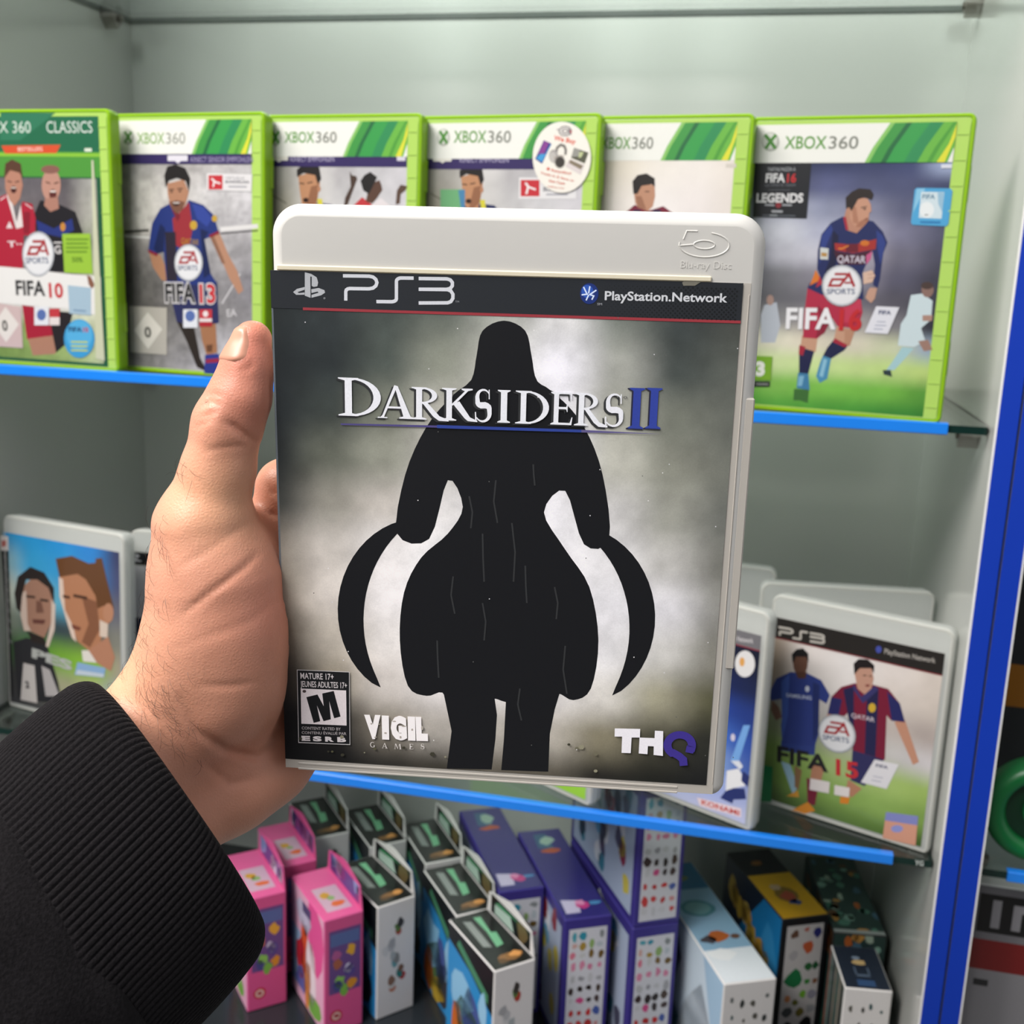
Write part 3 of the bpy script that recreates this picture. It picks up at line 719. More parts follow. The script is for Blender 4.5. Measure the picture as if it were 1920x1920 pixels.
  ('P','6cb944',[10648,16100,11014,17000,11836,18480,12500,18480,12500,17000,12226,16100]),
  ('P','4f9f3a',[11146,16100,11512,17000,12334,18480,12500,18480,11761,17000,11396,16100]),
  ('P','e4e23c',[11670,16100,12085,16100,12500,17600,12500,18350,12209,17200]),
  ('P','b9bcb4',[2596,17528,2578,17346,2514,17181,2409,17051,2274,16968,2122,16940,1967,16970,1826,17055,1711,17187,1635,17354,1604,17538,1623,17721,1688,17885,1793,18015,1929,18098,2081,18125,2235,18094,2375,18008,2489,17877,2565,17711]),
  ('P','dfe2da',[2455,17589,2441,17439,2388,17304,2302,17197,2191,17129,2066,17106,1940,17131,1824,17201,1730,17310,1667,17446,1642,17597,1657,17747,1711,17882,1797,17988,1908,18056,2033,18078,2159,18053,2275,17983,2368,17874,2430,17739]),
  ('L','4c8f35',202,[1779,17963,2100,17563,2388,17116]),
  ('L','4c8f35',201,[2393,17956,2100,17563,1842,17120]),
  ('T','5f9c3c','XBOX',2884,17174,5357,17155,792,0.014,0),
  ('T','85887f','360',5486,17154,7185,17140,782,0.01,0),
 ],
 'pale':[
  ('G',3,3.6,125,161,[['c4b89e','d9cdb8','eae2d4','f0eae2','f2ece6','eee6de'],['cdbfae','e6dcd2','f2ebe6','f5f0ee','f3ecea','ece4de'],['c0b6aa','d5ccc6','eae4e2','ece6e4','e6deda','ddd4ce'],['8f8d84','a9a69e','c0bcb6','c9c4c0','c4bcb8','b9b0ac'],['7a9450','90aa62','a4bc78','aac27c','a4bc72','98b066'],['4c6a30','5c7c3a','688842','6c8c44','64843e','587836']],0.05,14,50),
  ('P','2a2c54',[5254,10059,9125,10164,9378,7785,7583,7563,7262,8761,7107,7544,5250,7624]),
  ('P','b98468',[5568,7713,7017,7693,6881,6162,5916,6117]),
  ('P','b98468',[7731,7721,9217,7853,9098,6265,8075,6218]),
  ('P','7a2038',[5857,6269,6919,6317,6925,3854,6149,3809]),
  ('P','7a2038',[8032,6368,9103,6417,9122,3981,8363,3937]),
  ('P','7a2038',[5249,12613,6004,13248,6978,12860,7973,13182,8786,12665,9136,10016,5264,9908]),
  ('P','26264c',[5946,12921,6421,12927,6624,9946,6066,9930]),
  ('P','26264c',[7287,12938,7834,12945,8123,9988,7494,9970]),
  ('P','c08f74',[5837,14326,6542,14624,7301,14525,7381,13822,7271,13159,6948,12845,6253,13073,6028,13366]),
  ('P','a07058',[6029,13810,6440,13814,6847,12932,6255,13043]),
  ('P','231d1c',[5861,13957,5744,14767,6065,15165,6685,15283,7270,14963,7325,14408,7094,14582,6395,14476,6146,13959]),
  ('L','3a2620',59,[6656,14110,6970,14112]),
  ('P','d9d2c8',[11945,15903,12625,15902,12646,15647,11966,15648]),
  ('P','f3f4ee',[300,16100,12500,16100,12500,18480,300,18480]),
  ('P','8cc96a',[7577,16100,7962,17000,8828,18480,12500,18480,12500,17000,12211,16100]),
  ('P','3f9a45',[7839,16100,8224,17000,9090,18480,12500,18480,12500,17000,12211,16100]),
  ('P','1d6b3c',[8495,16100,8880,17000,9746,18480,10052,18480,9186,17000,8801,16100]),
  ('P','36a04c',[8801,16100,9186,17000,10052,18480,11276,18480,10410,17000,10025,16100]),
  ('P','2b8f55',[9807,16100,10192,17000,11057,18480,11800,18480,10935,17000,10550,16100]),
  ('P','6cb944',[10550,16100,10935,17000,11800,18480,12500,18480,12500,17000,12211,16100]),
  ('P','4f9f3a',[11075,16100,11459,17000,12325,18480,12500,18480,11722,17000,11337,16100]),
  ('P','e4e23c',[11626,16100,12063,16100,12500,17600,12500,18350,12194,17200]),
  ('P','b9bcb4',[3058,17290,3041,17099,2969,16927,2848,16790,2691,16703,2512,16673,2329,16705,2161,16794,2023,16933,1929,17107,1889,17299,1907,17491,1980,17663,2102,17799,2259,17886,2438,17914,2620,17882,2788,17792,2925,17654,3018,17481]),
  ('P','dfe2da',[2891,17353,2877,17196,2818,17055,2719,16943,2590,16872,2443,16848,2293,16874,2155,16947,2042,17060,1965,17203,1932,17361,1947,17518,2007,17660,2107,17771,2236,17842,2383,17865,2532,17839,2670,17765,2782,17652,2858,17510]),
  ('L','4c8f35',211,[2086,17744,2473,17325,2822,16858]),
  ('L','4c8f35',210,[2810,17737,2473,17325,2179,16862]),
  ('T','5f9c3c','XBOX',3374,16861,5465,16848,765,0.014,0),
  ('T','85887f','360',5574,16847,7014,16839,759,0.01,0),
 ],
 'hero':[
  ('G',0,4.6,129.5,142.7,[['23282a','2e3436','434a47','626861','a2a49d','d0cfd0','6f746e','3a4040','4a4d49'],['1f2427','2a3032','464d49','85887d','b5b4ae','e8e6ee','9c9d97','464c4a','545853'],['202528','363c3a','74776c','b0aea6','c6c4c1','e2e0e6','a5a59b','6e7168','5f625c'],['262a2b','5c5f56','8e8f84','bebbb5','d0ced0','dad8dc','b2b1a8','85867c','686a63'],['383a38','86837b','b9b3ad','d8d5d5','dddbde','e4e2e7','cbc9c9','94948c','6b6d68'],['847e75','c0bab4','dbd7d7','e7e5e7','e4e2e5','e6e4e8','dddbde','bcbab7','797973'],['9a9285','cdc6c0','e2dedf','e4e1e5','dedce0','e4e2e7','e4e2e7','d2d0d5','8c8b87'],['6e675a','c2baaf','dfdad8','e1dede','dcdade','e1dee1','dedcdf','c6c4c1','89877f'],['2a2827','9a9182','d3ccc7','dcd7d7','d8d4d4','dbd7d7','cfcbc6','97937f','53523e'],['18181a','272524','857e73','b2aca5','b0aaa2','b0aaa1','7d7764','444237','282925'],['141517','171718','2c2a27','3c3932','5a554c','5a554b','242320','1c1d1a','1a1b1c']],0.24,8,240),
  ('P','5c6268',[0,5000,60,5000,50,15300,0,15300]),  # highlight along the spine bend, painted as a lighter strip
  ('P','121317',[6529,14115,6686,14099,6851,14047,7004,13965,7125,13857,7202,13713,7249,13536,7282,13344,7321,13160,7357,12982,7385,12801,7426,12627,7504,12470,7681,12335,7927,12216,8122,12107,8144,12000,7924,11883,7538,11761,7082,11663,6658,11615,6233,11630,5776,11693,5381,11786,5144,11891,5138,12008,5294,12144,5503,12294,5650,12450,5710,12617,5742,12795,5762,12977,5790,13154,5817,13332,5838,13513,5873,13681,5943,13820,6059,13932,6208,14025,6372,14088]),
  ('P','121317',[5891,12414,6218,12463,6609,12489,7000,12490,7325,12464,7558,12411,7737,12331,7895,12224,8067,12087,8263,11921,8465,11726,8662,11501,8843,11244,9009,10954,9165,10631,9305,10276,9424,9891,9535,9423,9636,8888,9698,8386,9689,8021,9578,7812,9388,7707,9171,7712,8978,7827,8820,8147,8672,8637,8529,9109,8385,9380,8210,9381,8015,9217,7858,8971,7797,8725,7869,8485,8038,8211,8249,7923,8447,7641,8634,7381,8835,7127,9025,6857,9183,6547,9306,6175,9405,5759,9476,5329,9516,4914,9520,4499,9491,4074,9435,3687,9360,3384,9257,3188,9126,3071,8985,3009,8851,2975,8724,2994,8595,3071,8474,3143,8366,3151,8299,3051,8260,2884,8199,2716,8064,2614,7808,2608,7470,2659,7126,2729,6853,2781,6696,2818,6605,2854,6517,2873,6368,2855,6113,2763,5795,2617,5481,2485,5239,2436,5103,2519,5033,2687,4983,2864,4909,2973,4800,2977,4681,2921,4553,2858,4422,2839,4277,2855,4121,2886,3972,2968,3851,3134,3758,3414,3686,3781,3635,4186,3609,4579,3607,4964,3628,5361,3672,5747,3740,6097,3834,6408,3953,6692,4092,6952,4247,7192,4431,7405,4643,7592,4851,7771,5027,7959,5179,8161,5318,8368,5417,8575,5454,8777,5406,9032,5292,9323,5149,9533,5013,9546,4897,9242,4780,8707,4646,8147,4481,7772,4246,7626,3961,7605,3700,7696,3538,7888,3506,8224,3560,8691,3662,9197,3775,9650,3900,10041,4051,10415,4217,10761,4389,11072,4568,11346,4758,11588,4952,11800,5143,11982,5314,12132,5474,12251,5656,12344]),
  ('P','121317',[4874,3283,6442,3205,6572,2346,6539,1552,6444,531,5060,472,5197,1730]),
  ('P','121317',[6843,3230,8472,3329,8304,2629,8185,1837,8176,578,6739,533,6799,1570]),
  ('P','121317',[3021,3027,2749,3157,2517,3354,2311,3589,2133,3855,1986,4148,1871,4462,1790,4792,1745,5133,1737,5480,1765,5828,1830,6170,1929,6501,2060,6818,2222,7115,2411,7388,2624,7634,2858,7848,3108,8029,3371,8172,3643,8274,3929,8305,3929,8305,3732,8087,3543,7887,3370,7681,3212,7465,3072,7240,2947,7007,2838,6767,2745,6521,2668,6269,2606,6012,2560,5751,2530,5486,2515,5218,2517,4948,2536,4676,2573,4404,2629,4132,2704,3860,2798,3591,2909,3321,3021,3027]),
  ('P','121317',[9997,3196,10257,3360,10473,3585,10662,3845,10821,4132,10950,4441,11046,4767,11107,5104,11133,5448,11123,5792,11078,6133,10997,6464,10884,6781,10739,7079,10566,7354,10367,7602,10145,7820,9905,8005,9650,8154,9384,8265,9111,8332,8829,8328,8829,8328,9038,8137,9237,7963,9422,7780,9590,7586,9742,7380,9878,7164,9999,6939,10104,6706,10193,6464,10268,6217,10327,5963,10370,5703,10397,5438,10409,5169,10403,4896,10379,4621,10337,4343,10275,4064,10195,3784,10096,3502,9997,3196]),
  ('L','2f3032',48,[5636,9102,5735,8631,5695,8151]),
  ('L','2f3032',48,[6040,8007,6067,7282,6111,6551]),
  ('L','2f3032',47,[6396,9606,6347,8975,6467,8347]),
  ('L','2f3032',48,[6884,8366,6998,7490,6972,6595]),
  ('L','2f3032',49,[7303,7101,7333,6532,7380,5959]),
  ('L','2f3032',49,[5197,6668,5139,6088,5256,5513]),
  ('L','2f3032',49,[8176,6494,8286,6008,8256,5510]),
  ('L','2f3032',51,[4736,4643,4756,4049,4792,3450]),
  ('L','2f3032',50,[8551,4692,8515,3930,8653,3169]),
  ('L','2f3032',49,[6075,5889,6180,5313,6142,4723]),
  ('L','2f3032',47,[7451,10117,7475,9808,7514,9498]),
  ('L','2f3032',51,[7244,3254,7193,2733,7318,2218]),
  ('P','23262b',[0,14270,12950,14270,12950,15300,0,15300]),
  ('L','8f333b',75,[900,14270,12950,14270]),
  ('H','15171a',9200,14330,12900,15250,62,0.2),
  ('L','c6c8cf',93,[2049,15202,2734,15211,2780,15212,2889,15191,2968,15129,2997,15044,2967,14958,2887,14894,2777,14870,2777,14870,2294,14863,2231,14862,2176,14850,2136,14820,2121,14778,2117,14531]),
  ('L','c6c8cf',93,[4019,15192,3695,15187,3679,15187,3626,15180,3581,15160,3551,15130,3540,15096,3539,14665,3539,14620,3528,14588,3497,14561,3452,14543,3398,14536,2977,14529]),
  ('L','c6c8cf',93,[4158,15186,4928,15197,4944,15197,5034,15171,5091,15102,5091,15015,5036,14944,4946,14916,4159,14897]),
  ('L','c6c8cf',93,[4159,14897,4946,14909,4961,14909,5052,14876,5109,14788,5110,14678,5055,14588,4965,14552,4160,14525]),
  ('P','a7a9ae',[979,15269,1158,15229,1311,15140,1348,15002,1324,14897,1222,14877,1165,14903,1171,15153,1131,15159,1125,14578,964,14633]),
  ('P','a7a9ae',[969,14870,744,14811,633,14721,721,14647,957,14660,959,14720,795,14698,759,14725,960,14793]),
  ('P','a7a9ae',[1149,14812,1359,14853,1520,14798,1537,14729,1427,14656,1151,14579,1153,14659,1356,14724,1328,14755,1154,14708]),
  ('P','6a6c70',[1549,14579,1542,14561,1525,14549,1505,14548,1489,14559,1483,14578,1490,14596,1507,14608,1527,14609,1543,14598]),
  ('T','8a8c92','TM',5178,14565,5284,14568,49,0,0),
  ('P','1c2f6e',[9091,14918,9086,14845,9064,14777,9027,14718,8977,14671,8918,14642,8853,14630,8788,14638,8727,14664,8673,14707,8631,14764,8604,14831,8592,14904,8598,14976,8620,15044,8658,15103,8708,15149,8767,15178,8831,15190,8895,15182,8957,15156,9010,15113,9052,15056,9080,14990]),
  ('P','2c52a8',[8947,14972,8941,14917,8921,14866,8887,14826,8844,14800,8795,14790,8745,14797,8700,14821,8663,14859,8638,14908,8628,14963,8634,15018,8655,15068,8688,15108,8732,15134,8781,15144,8830,15137,8875,15113,8912,15075,8937,15026]),
  ('L','c9d6ee',37,[8679,15083,8772,14915]),
  ('L','c9d6ee',37,[8851,15105,8824,14917]),
  ('L','c9d6ee',38,[9029,15008,8843,14876]),
  ('L','c9d6ee',38,[8635,14871,8808,14899]),
  ('L','c9d6ee',38,[8763,14727,8826,14876]),
  ('L','c9d6ee',38,[8918,14749,8966,14853,8846,14890]),
  ('T','9a9ca2','SM',9073,14606,9202,14609,61,0,0),
  ('T','c2c4c9','PlayStation.Network',9265,14748,12555,14778,242,0.022,0),
  ('P','6f6c62',[11319,15275,11484,15363,11688,15369,11828,15305,11665,15200,11358,15191]),
  ('S','2e2f31','D',1776,11264,1263,1087),
  ('S','2e2f31','A',2950,11238,999,948),
  ('S','2e2f31','R',3883,11237,998,917),
  ('S','2e2f31','K',4747,11240,953,919),
  ('S','2e2f31','S',5671,11232,519,930),
  ('S','2e2f31','I',6317,11235,405,922),
  ('S','2e2f31','D',6823,11229,972,928),
  ('S','2e2f31','E',7821,11238,613,918),
  ('S','2e2f31','R',8477,11238,885,916),
  ('S','2e2f31','S',9317,11241,558,925),
  ('S','26263a','I',9976,11222,528,1160),
  ('S','26263a','I',10455,11241,527,1157),
  ('S','2f3f93','I',10039,11253,475,1138),
  ('S','2f3f93','I',10517,11272,474,1136),
  ('T','4a4a4a','o',9903,12082,10009,12086,96,0,0),
  ('S','dcdde4','D',1841,11309,1263,1087),
  ('S','dcdde4','A',3015,11283,999,948),
  ('S','dcdde4','R',3948,11282,998,917),
  ('S','dcdde4','K',4812,11285,953,919),
  ('S','dcdde4','S',5736,11277,519,930),
  ('S','dcdde4','I',6382,11280,405,922),
  ('S','dcdde4','D',6888,11274,972,928),
  ('S','dcdde4','E',7886,11283,613,918),
  ('S','dcdde4','R',8542,11283,885,916),
  ('S','dcdde4','S',9382,11286,558,925),
  ('P','4a4378',[1928,11085,4695,11129,4695,11068,1927,11038]),
  ('P','2c3f8c',[4694,11145,8771,11165,8774,11089,4695,11053]),
  ('P','5a5482',[8771,11165,11002,11131,8774,11089]),
  ('P','b9b5b6',[455,3473,2081,3499,2068,1079,437,1044]),
  ('P','17181b',[475,3452,2060,3476,2048,1106,458,1071]),
  ('T','cfc8ca','MATURE 17+',561,3180,1588,3203,196,0.015,0),
  ('T','cfc8ca','JEUNES ADULTES 17+',555,2917,1996,2950,192,0.012,0),
  ('P','dad1d4',[558,2862,1964,2883,1963,1725,550,1696]),
  ('P','17181b',[728,2587,1075,2697,1262,2323,1224,2739,1582,2843,1780,2011,1579,1942,1434,2499,1475,1900,1247,1824,1050,2337,1143,1817,938,1748]),
  ('P','4a3f40',[727,2780,719,2754,698,2735,669,2727,641,2731,620,2748,613,2773,621,2798,643,2817,672,2825,700,2821,720,2804]),
  ('T','a9a3a5','CONTENT RATED BY',561,1507,1781,1547,95,0.01,0),
  ('T','a9a3a5','CONTENU ÉVALUÉ PAR',557,1355,1953,1407,90,0.01,0),
  ('T','cfc8ca','E',546,1124,822,1134,169,0.06,0),
  ('T','cfc8ca','S',903,1135,1179,1144,168,0.06,0),
  ('T','cfc8ca','R',1286,1146,1561,1155,168,0.06,0),
  ('T','cfc8ca','B',1668,1156,1942,1166,169,0.06,0),
  ('T','f0ebec','V',2545,1323,3051,1345,800,0.09,0),
  ('T','f0ebec','I',3064,1335,3284,1338,799,0.09,0),
  ('T','f0ebec','G',3349,1337,3840,1358,798,0.09,0),
  ('T','f0ebec','I',3866,1354,4098,1358,798,0.09,0),
  ('T','f0ebec','L',4124,1360,4484,1373,797,0.09,0),
  ('P','a8a198',[2757,1838,2747,1811,2725,1803,2708,1820,2708,1849,2726,1868,2748,1863]),
  ('P','a8a198',[2995,1839,2983,1821,2957,1815,2936,1826,2936,1845,2957,1858,2983,1856]),
  ('P','a8a198',[3503,1968,3480,1950,3428,1942,3386,1951,3386,1971,3428,1985,3480,1984]),
  ('P','a8a198',[3814,1823,3785,1806,3720,1798,3668,1805,3668,1822,3720,1835,3785,1836]),
  ('P','a8a198',[4025,1726,4014,1695,3988,1685,3967,1705,3967,1739,3988,1761,4014,1755]),
  ('P','a8a198',[4339,1801,4325,1744,4295,1728,4270,1766,4270,1828,4294,1868,4325,1857]),
  ('P','a8a198',[2904,1403,2886,1386,2847,1380,2815,1388,2815,1405,2847,1418,2886,1417]),
  ('P','a8a198',[3210,1562,3194,1539,3159,1531,3131,1545,3132,1569,3160,1586,3195,1582]),
  ('P','a8a198',[3664,1452,3653,1417,3626,1407,3605,1429,3606,1468,3627,1493,3653,1486]),
  ('S','cfc9c6','G',2685,1053,162,179),
  ('S','cfc9c6','A',3057,1049,171,180),
  ('S','cfc9c6','M',3438,1047,218,179),
  ('S','cfc9c6','E',3897,1072,129,178),
  ('S','cfc9c6','S',4253,1101,124,179),
  ('P','e6e3ea',[10123,2168,10878,2197,10883,1918,10638,1902,10636,1390,10361,1382,10354,1914,10130,1899]),
  ('P','e6e3ea',[10874,1918,11320,1927,11316,2170,11561,2172,11598,1364,11319,1376,11311,1656,11136,1655,11136,1389,10874,1396]),
  ('L','3b2f86',237,[12372,1517,12391,1648,12423,1654,12435,1711,12437,1770,12428,1829,12408,1884,12379,1936,12340,1981,12293,2020,12240,2051,12182,2072,12120,2083,12058,2085,11996,2076,11936,2057,11880,2029,11830,1993,11788,1949,11754,1899,11730,1844,11716,1786,11713,1727,11722,1669,11741,1612,11770,1560,11808,1514,11854,1475,11901,1485,12070,1396,12204,1284,12235,1085]),
  ('P','8a8672',[9247,1494,9202,1419,9108,1412,9058,1481,9102,1556,9197,1562]),
  ('P','3a382e',[571,1206,540,1160,482,1157,454,1198,484,1243,543,1247]),
  ('P','8a8672',[2537,864,2524,844,2498,843,2486,861,2499,881,2525,883]),
  ('P','3a382e',[1419,828,1399,799,1361,796,1343,823,1362,853,1400,855]),
  ('P','6a6655',[9659,1287,9630,1238,9568,1234,9534,1279,9564,1328,9626,1333]),
  ('P','8a8672',[1878,1351,1845,1300,1779,1296,1746,1343,1780,1394,1846,1398]),
  ('P','6a6655',[9083,1445,9053,1395,8988,1390,8954,1437,8985,1488,9049,1492]),
  ('P','8a8672',[5059,893,5040,862,5001,859,4981,887,5000,918,5039,920]),
  ('P','3a382e',[4710,959,4666,890,4579,884,4535,947,4578,1016,4666,1022]),
  ('P','54523f',[1548,836,1526,802,1482,799,1461,830,1484,864,1527,867]),
  ('P','8a8672',[9672,737,9643,688,9581,684,9549,729,9577,778,9639,782]),
  ('P','3a382e',[1888,747,1855,697,1791,692,1760,738,1792,788,1856,792]),
  ('P','3a382e',[8823,1556,8799,1516,8749,1513,8722,1549,8746,1589,8797,1592]),
  ('P','54523f',[2886,1019,2859,977,2804,973,2777,1012,2805,1054,2859,1058]),
  ('P','3a382e',[3795,1114,3767,1070,3711,1067,3683,1107,3711,1151,3767,1154]),
  ('P','cfcdd2',[10148,5500,10136,5481,10115,5487,10114,5510,10134,5518]),
  ('P','e0dedf',[11114,10034,11103,10016,11082,10022,11081,10044,11101,10051]),
  ('P','5a5a58',[1061,5956,1047,5936,1025,5942,1026,5966,1048,5974]),
  ('P','cfcdd2',[1923,3873,1909,3853,1887,3859,1888,3883,1910,3892]),
  ('P','e0dedf',[10757,9214,10746,9196,10725,9202,10724,9224,10744,9232]),
  ('P','5a5a58',[12444,12309,12433,12292,12413,12297,12412,12318,12431,12325]),
  ('P','cfcdd2',[12688,8547,12676,8529,12656,8535,12654,8557,12674,8565]),
  ('P','e0dedf',[10596,4476,10584,4456,10563,4462,10561,4486,10582,4494]),
  ('P','5a5a58',[13693,1462,13681,1441,13660,1447,13658,1472,13678,1481]),
  ('P','cfcdd2',[991,13909,978,13892,957,13898,958,13919,979,13926]),
  ('P','e0dedf',[7389,13882,7377,13865,7358,13871,7357,13892,7377,13898]),
  ('P','5a5a58',[9071,7437,9059,7418,9038,7424,9037,7446,9058,7454]),
  ('P','cfcdd2',[9138,8706,9126,8687,9105,8693,9104,8715,9124,8723]),
  ('P','e0dedf',[3979,1166,3965,1145,3943,1151,3943,1176,3965,1186]),
  ('P','5a5a58',[9670,14291,9659,14274,9639,14279,9638,14300,9657,14307]),
  ('P','cfcdd2',[1611,5702,1598,5682,1576,5689,1577,5712,1598,5721]),
  ('P','e0dedf',[4180,8934,4168,8916,4147,8922,4147,8944,4167,8952]),
  ('P','5a5a58',[10555,9923,10544,9905,10523,9911,10522,9933,10542,9940]),
  ('P','cfcdd2',[12708,5056,12697,5037,12676,5043,12674,5066,12694,5074]),
  ('P','e0dedf',[7551,12042,7539,12024,7519,12030,7519,12051,7538,12058]),
  ('P','5a5a58',[5855,4054,5842,4034,5820,4040,5820,4064,5841,4073]),
  ('P','cfcdd2',[12931,13568,12920,13551,12901,13557,12899,13577,12918,13584]),
  ('P','e0dedf',[2076,4167,2063,4146,2041,4152,2041,4177,2063,4185]),
  ('P','5a5a58',[11022,13319,11011,13302,10991,13308,10990,13328,11009,13335]),
  ('P','cfcdd2',[11501,4044,11489,4024,11468,4030,11467,4054,11487,4063]),
  ('P','e0dedf',[9359,10059,9347,10041,9327,10046,9326,10068,9346,10076]),
  ('P','5a5a58',[6229,9577,6217,9559,6196,9564,6196,9587,6216,9594]),
  ('P','cfcdd2',[11282,10291,11271,10273,11250,10278,11249,10300,11268,10307]),
  ('P','e0dedf',[4681,1430,4667,1409,4645,1415,4645,1440,4667,1450]),
  ('P','5a5a58',[12870,1475,12858,1454,12837,1460,12835,1485,12856,1494]),
  ('P','cfcdd2',[10698,13331,10686,13314,10667,13320,10665,13341,10685,13348]),
  ('P','e0dedf',[1515,6752,1501,6733,1480,6739,1480,6762,1502,6770]),
  ('P','5a5a58',[11939,2660,11927,2639,11906,2645,11904,2670,11925,2678]),
  ('P','cfcdd2',[9030,1410,9018,1389,8996,1395,8995,1420,9016,1429]),
  ('P','e0dedf',[2399,11328,2386,11310,2366,11316,2366,11337,2387,11345]),
  ('P','5a5a58',[4754,10959,4741,10941,4721,10947,4721,10968,4741,10976]),
  ('P','cfcdd2',[4482,12729,4470,12711,4449,12717,4449,12738,4469,12745]),
  ('P','e0dedf',[5277,13868,5265,13851,5245,13857,5244,13877,5264,13884]),
  ('P','5a5a58',[7667,1469,7654,1448,7632,1454,7632,1479,7653,1488]),
  ('P','cfcdd2',[6302,6058,6289,6039,6268,6045,6267,6068,6288,6076]),
 ],
 'match':[
  ('G',0,4.4,124.3,147,[['c7b8aa','efe6e2','f5eeec','f2e9e6','e6ddd6'],['b9a592','eee6e3','f5f0ef','efe5e0','e2d6cd'],['a8947f','d9d2ce','eee8e6','e6dbd4','d9cdc4'],['8d8a84','b5b0ad','cfcac7','c9beb8','b9ada8'],['8f9a72','9aa287','b3b3a4','d2cfcd','d8d3d6'],['7a9a4c','8fae5c','a9bf7e','aeca76','a6c46a'],['56743a','7d9d4b','8cae58','93b55f','86a955'],['364a24','4f6a32','5d7c3c','5c7c3a','47632e']],0.06,9,60),
  ('P','9fc3d6',[1798,3724,2510,3671,3306,2109,2933,1385]),
  ('P','8a6a4a',[2869,3713,3458,3492,3369,1860,3029,2021]),
  ('P','d99a3a',[2463,1098,3306,1840,3434,1317]),
  ('P','34458c',[1673,5359,4269,5779,4289,4932,3035,4693,1681,4561]),
  ('P','7a5a4c',[681,8296,1243,7891,1571,7162,1123,6774,664,7471]),
  ('P','2f3f86',[1879,10798,3196,10995,4221,10739,4960,9780,4784,9069,4113,9303,4458,6811,4245,5641,1761,5118,1539,6518,1628,8651,621,8228,379,8719,851,10022]),
  ('P','3f5aa8',[1256,9863,1828,10656,2001,7437,1737,5378]),
  ('P','24316a',[3624,10461,4137,10335,4421,6801,4066,5917]),
  ('T','c9d2ea','SAMSUNG',1743,8812,3658,9080,282,0.02,0),
  ('P','c9cfe0',[3418,9869,3417,9797,3400,9728,3370,9669,3328,9625,3280,9601,3229,9599,3181,9620,3141,9661,3112,9718,3097,9786,3098,9858,3115,9928,3146,9987,3187,10030,3236,10054,3287,10056,3334,10035,3374,9994,3403,9937]),
  ('P','6b4a3c',[3111,11742,3111,11457,3058,11188,2958,10958,2818,10792,2654,10706,2481,10708,2316,10799,2175,10970,2073,11204,2020,11478,2020,11765,2075,12036,2177,12264,2317,12428,2482,12512,2654,12507,2818,12415,2957,12245,3058,12013]),
  ('P','1c1a1c',[1982,11469,1842,12143,2156,12602,2643,12805,3076,12499,3172,11757,2952,12214,2207,12063]),
  ('P','5a3c30',[2254,10891,3122,11105,3047,10573,2489,10433]),
  ('P','c9937a',[9649,9024,10348,9365,11217,7484,11610,6607,11238,6270,10671,7262]),
  ('P','b98468',[4179,4109,5123,4395,4970,3137,4130,2902]),
  ('P','b98468',[6889,3827,7950,3447,7292,2521,6830,2961]),
  ('P','7a2438',[3863,3018,4833,2989,4692,1055,4132,1032]),
  ('P','dd8d2f',[2926,69,4144,1171,4755,674,3985,150]),
  ('P','e08a2a',[6485,2353,7167,2546,7103,1976,6501,1832]),
  ('P','33325f',[6976,6307,9305,6167,8748,5084,8117,3694,7073,3820]),
  ('P','c9937a',[4928,8363,5726,8644,5256,7810,4760,7802]),
  ('P','7d1f3a',[6625,11118,5710,10609,5069,9681,4931,8338,6167,8508,6396,8888,7019,6127,9316,6069,9079,9365,9436,9065,10366,9198,9885,10449,8987,11298,7968,11334]),
  ('P','27264f',[5871,10461,6600,10899,7089,6148,6397,8635]),
  ('P','27264f',[7543,10890,8332,11217,8641,6096,7864,6120]),
  ('P','2a2c66',[5069,9681,5864,9699,5742,8482,4931,8338]),
  ('P','2a2c66',[8928,11086,9885,10449,10364,9222,9459,9071]),
  ('P','3d3a70',[6583,11058,7195,10237,8030,11301,8345,11096,7362,9779,6548,10697]),
  ('P','d9b23a',[8281,9711,8280,9602,8254,9498,8206,9407,8141,9340,8065,9302,7985,9298,7909,9327,7845,9388,7799,9473,7775,9575,7777,9684,7803,9789,7851,9879,7916,9946,7993,9984,8072,9988,8148,9958,8212,9898,8257,9812]),
  ('T','cfc4ce','QATAR',6648,8551,8313,8630,335,0.02,0),
  ('P','c99a86',[6516,11942,6838,12519,7658,12594,7919,11793,7824,11024,7407,10480,6875,10781]),
  ('P','231d1f',[6535,11759,6407,12538,6732,12965,7372,13080,7851,12765,7881,12155,7668,12498,6884,12306]),
  ('P','8a4a44',[7709,11219,7704,11187,7684,11154,7651,11124,7607,11098,7558,11081,7508,11073,7461,11075,7423,11088,7397,11109,7386,11137,7391,11169,7411,11202,7445,11232,7488,11257,7538,11275,7588,11283,7634,11280,7672,11268,7698,11247]),
  ('L','3a2a26',72,[7146,11848,7402,11887]),
  ('L','3a2a26',72,[7555,11900,7787,11933]),
  ('P','8f939c',[7124,7220,7116,6846,7017,6484,6832,6159,6574,5893,6260,5705,5909,5607,5547,5609,5198,5709,4887,5902,4635,6174,4461,6507,4376,6878,4387,7260,4492,7627,4684,7953,4949,8215,5268,8397,5619,8487,5978,8478,6321,8374,6625,8180,6870,7910,7040,7583]),
  ('P','c9ccd2',[7070,7214,7062,6854,6967,6506,6790,6194,6542,5939,6240,5759,5903,5665,5556,5667,5221,5763,4922,5948,4681,6210,4513,6529,4432,6885,4442,7252,4543,7604,4728,7917,4982,8169,5288,8344,5625,8429,5970,8422,6299,8321,6591,8135,6826,7876,6989,7562]),
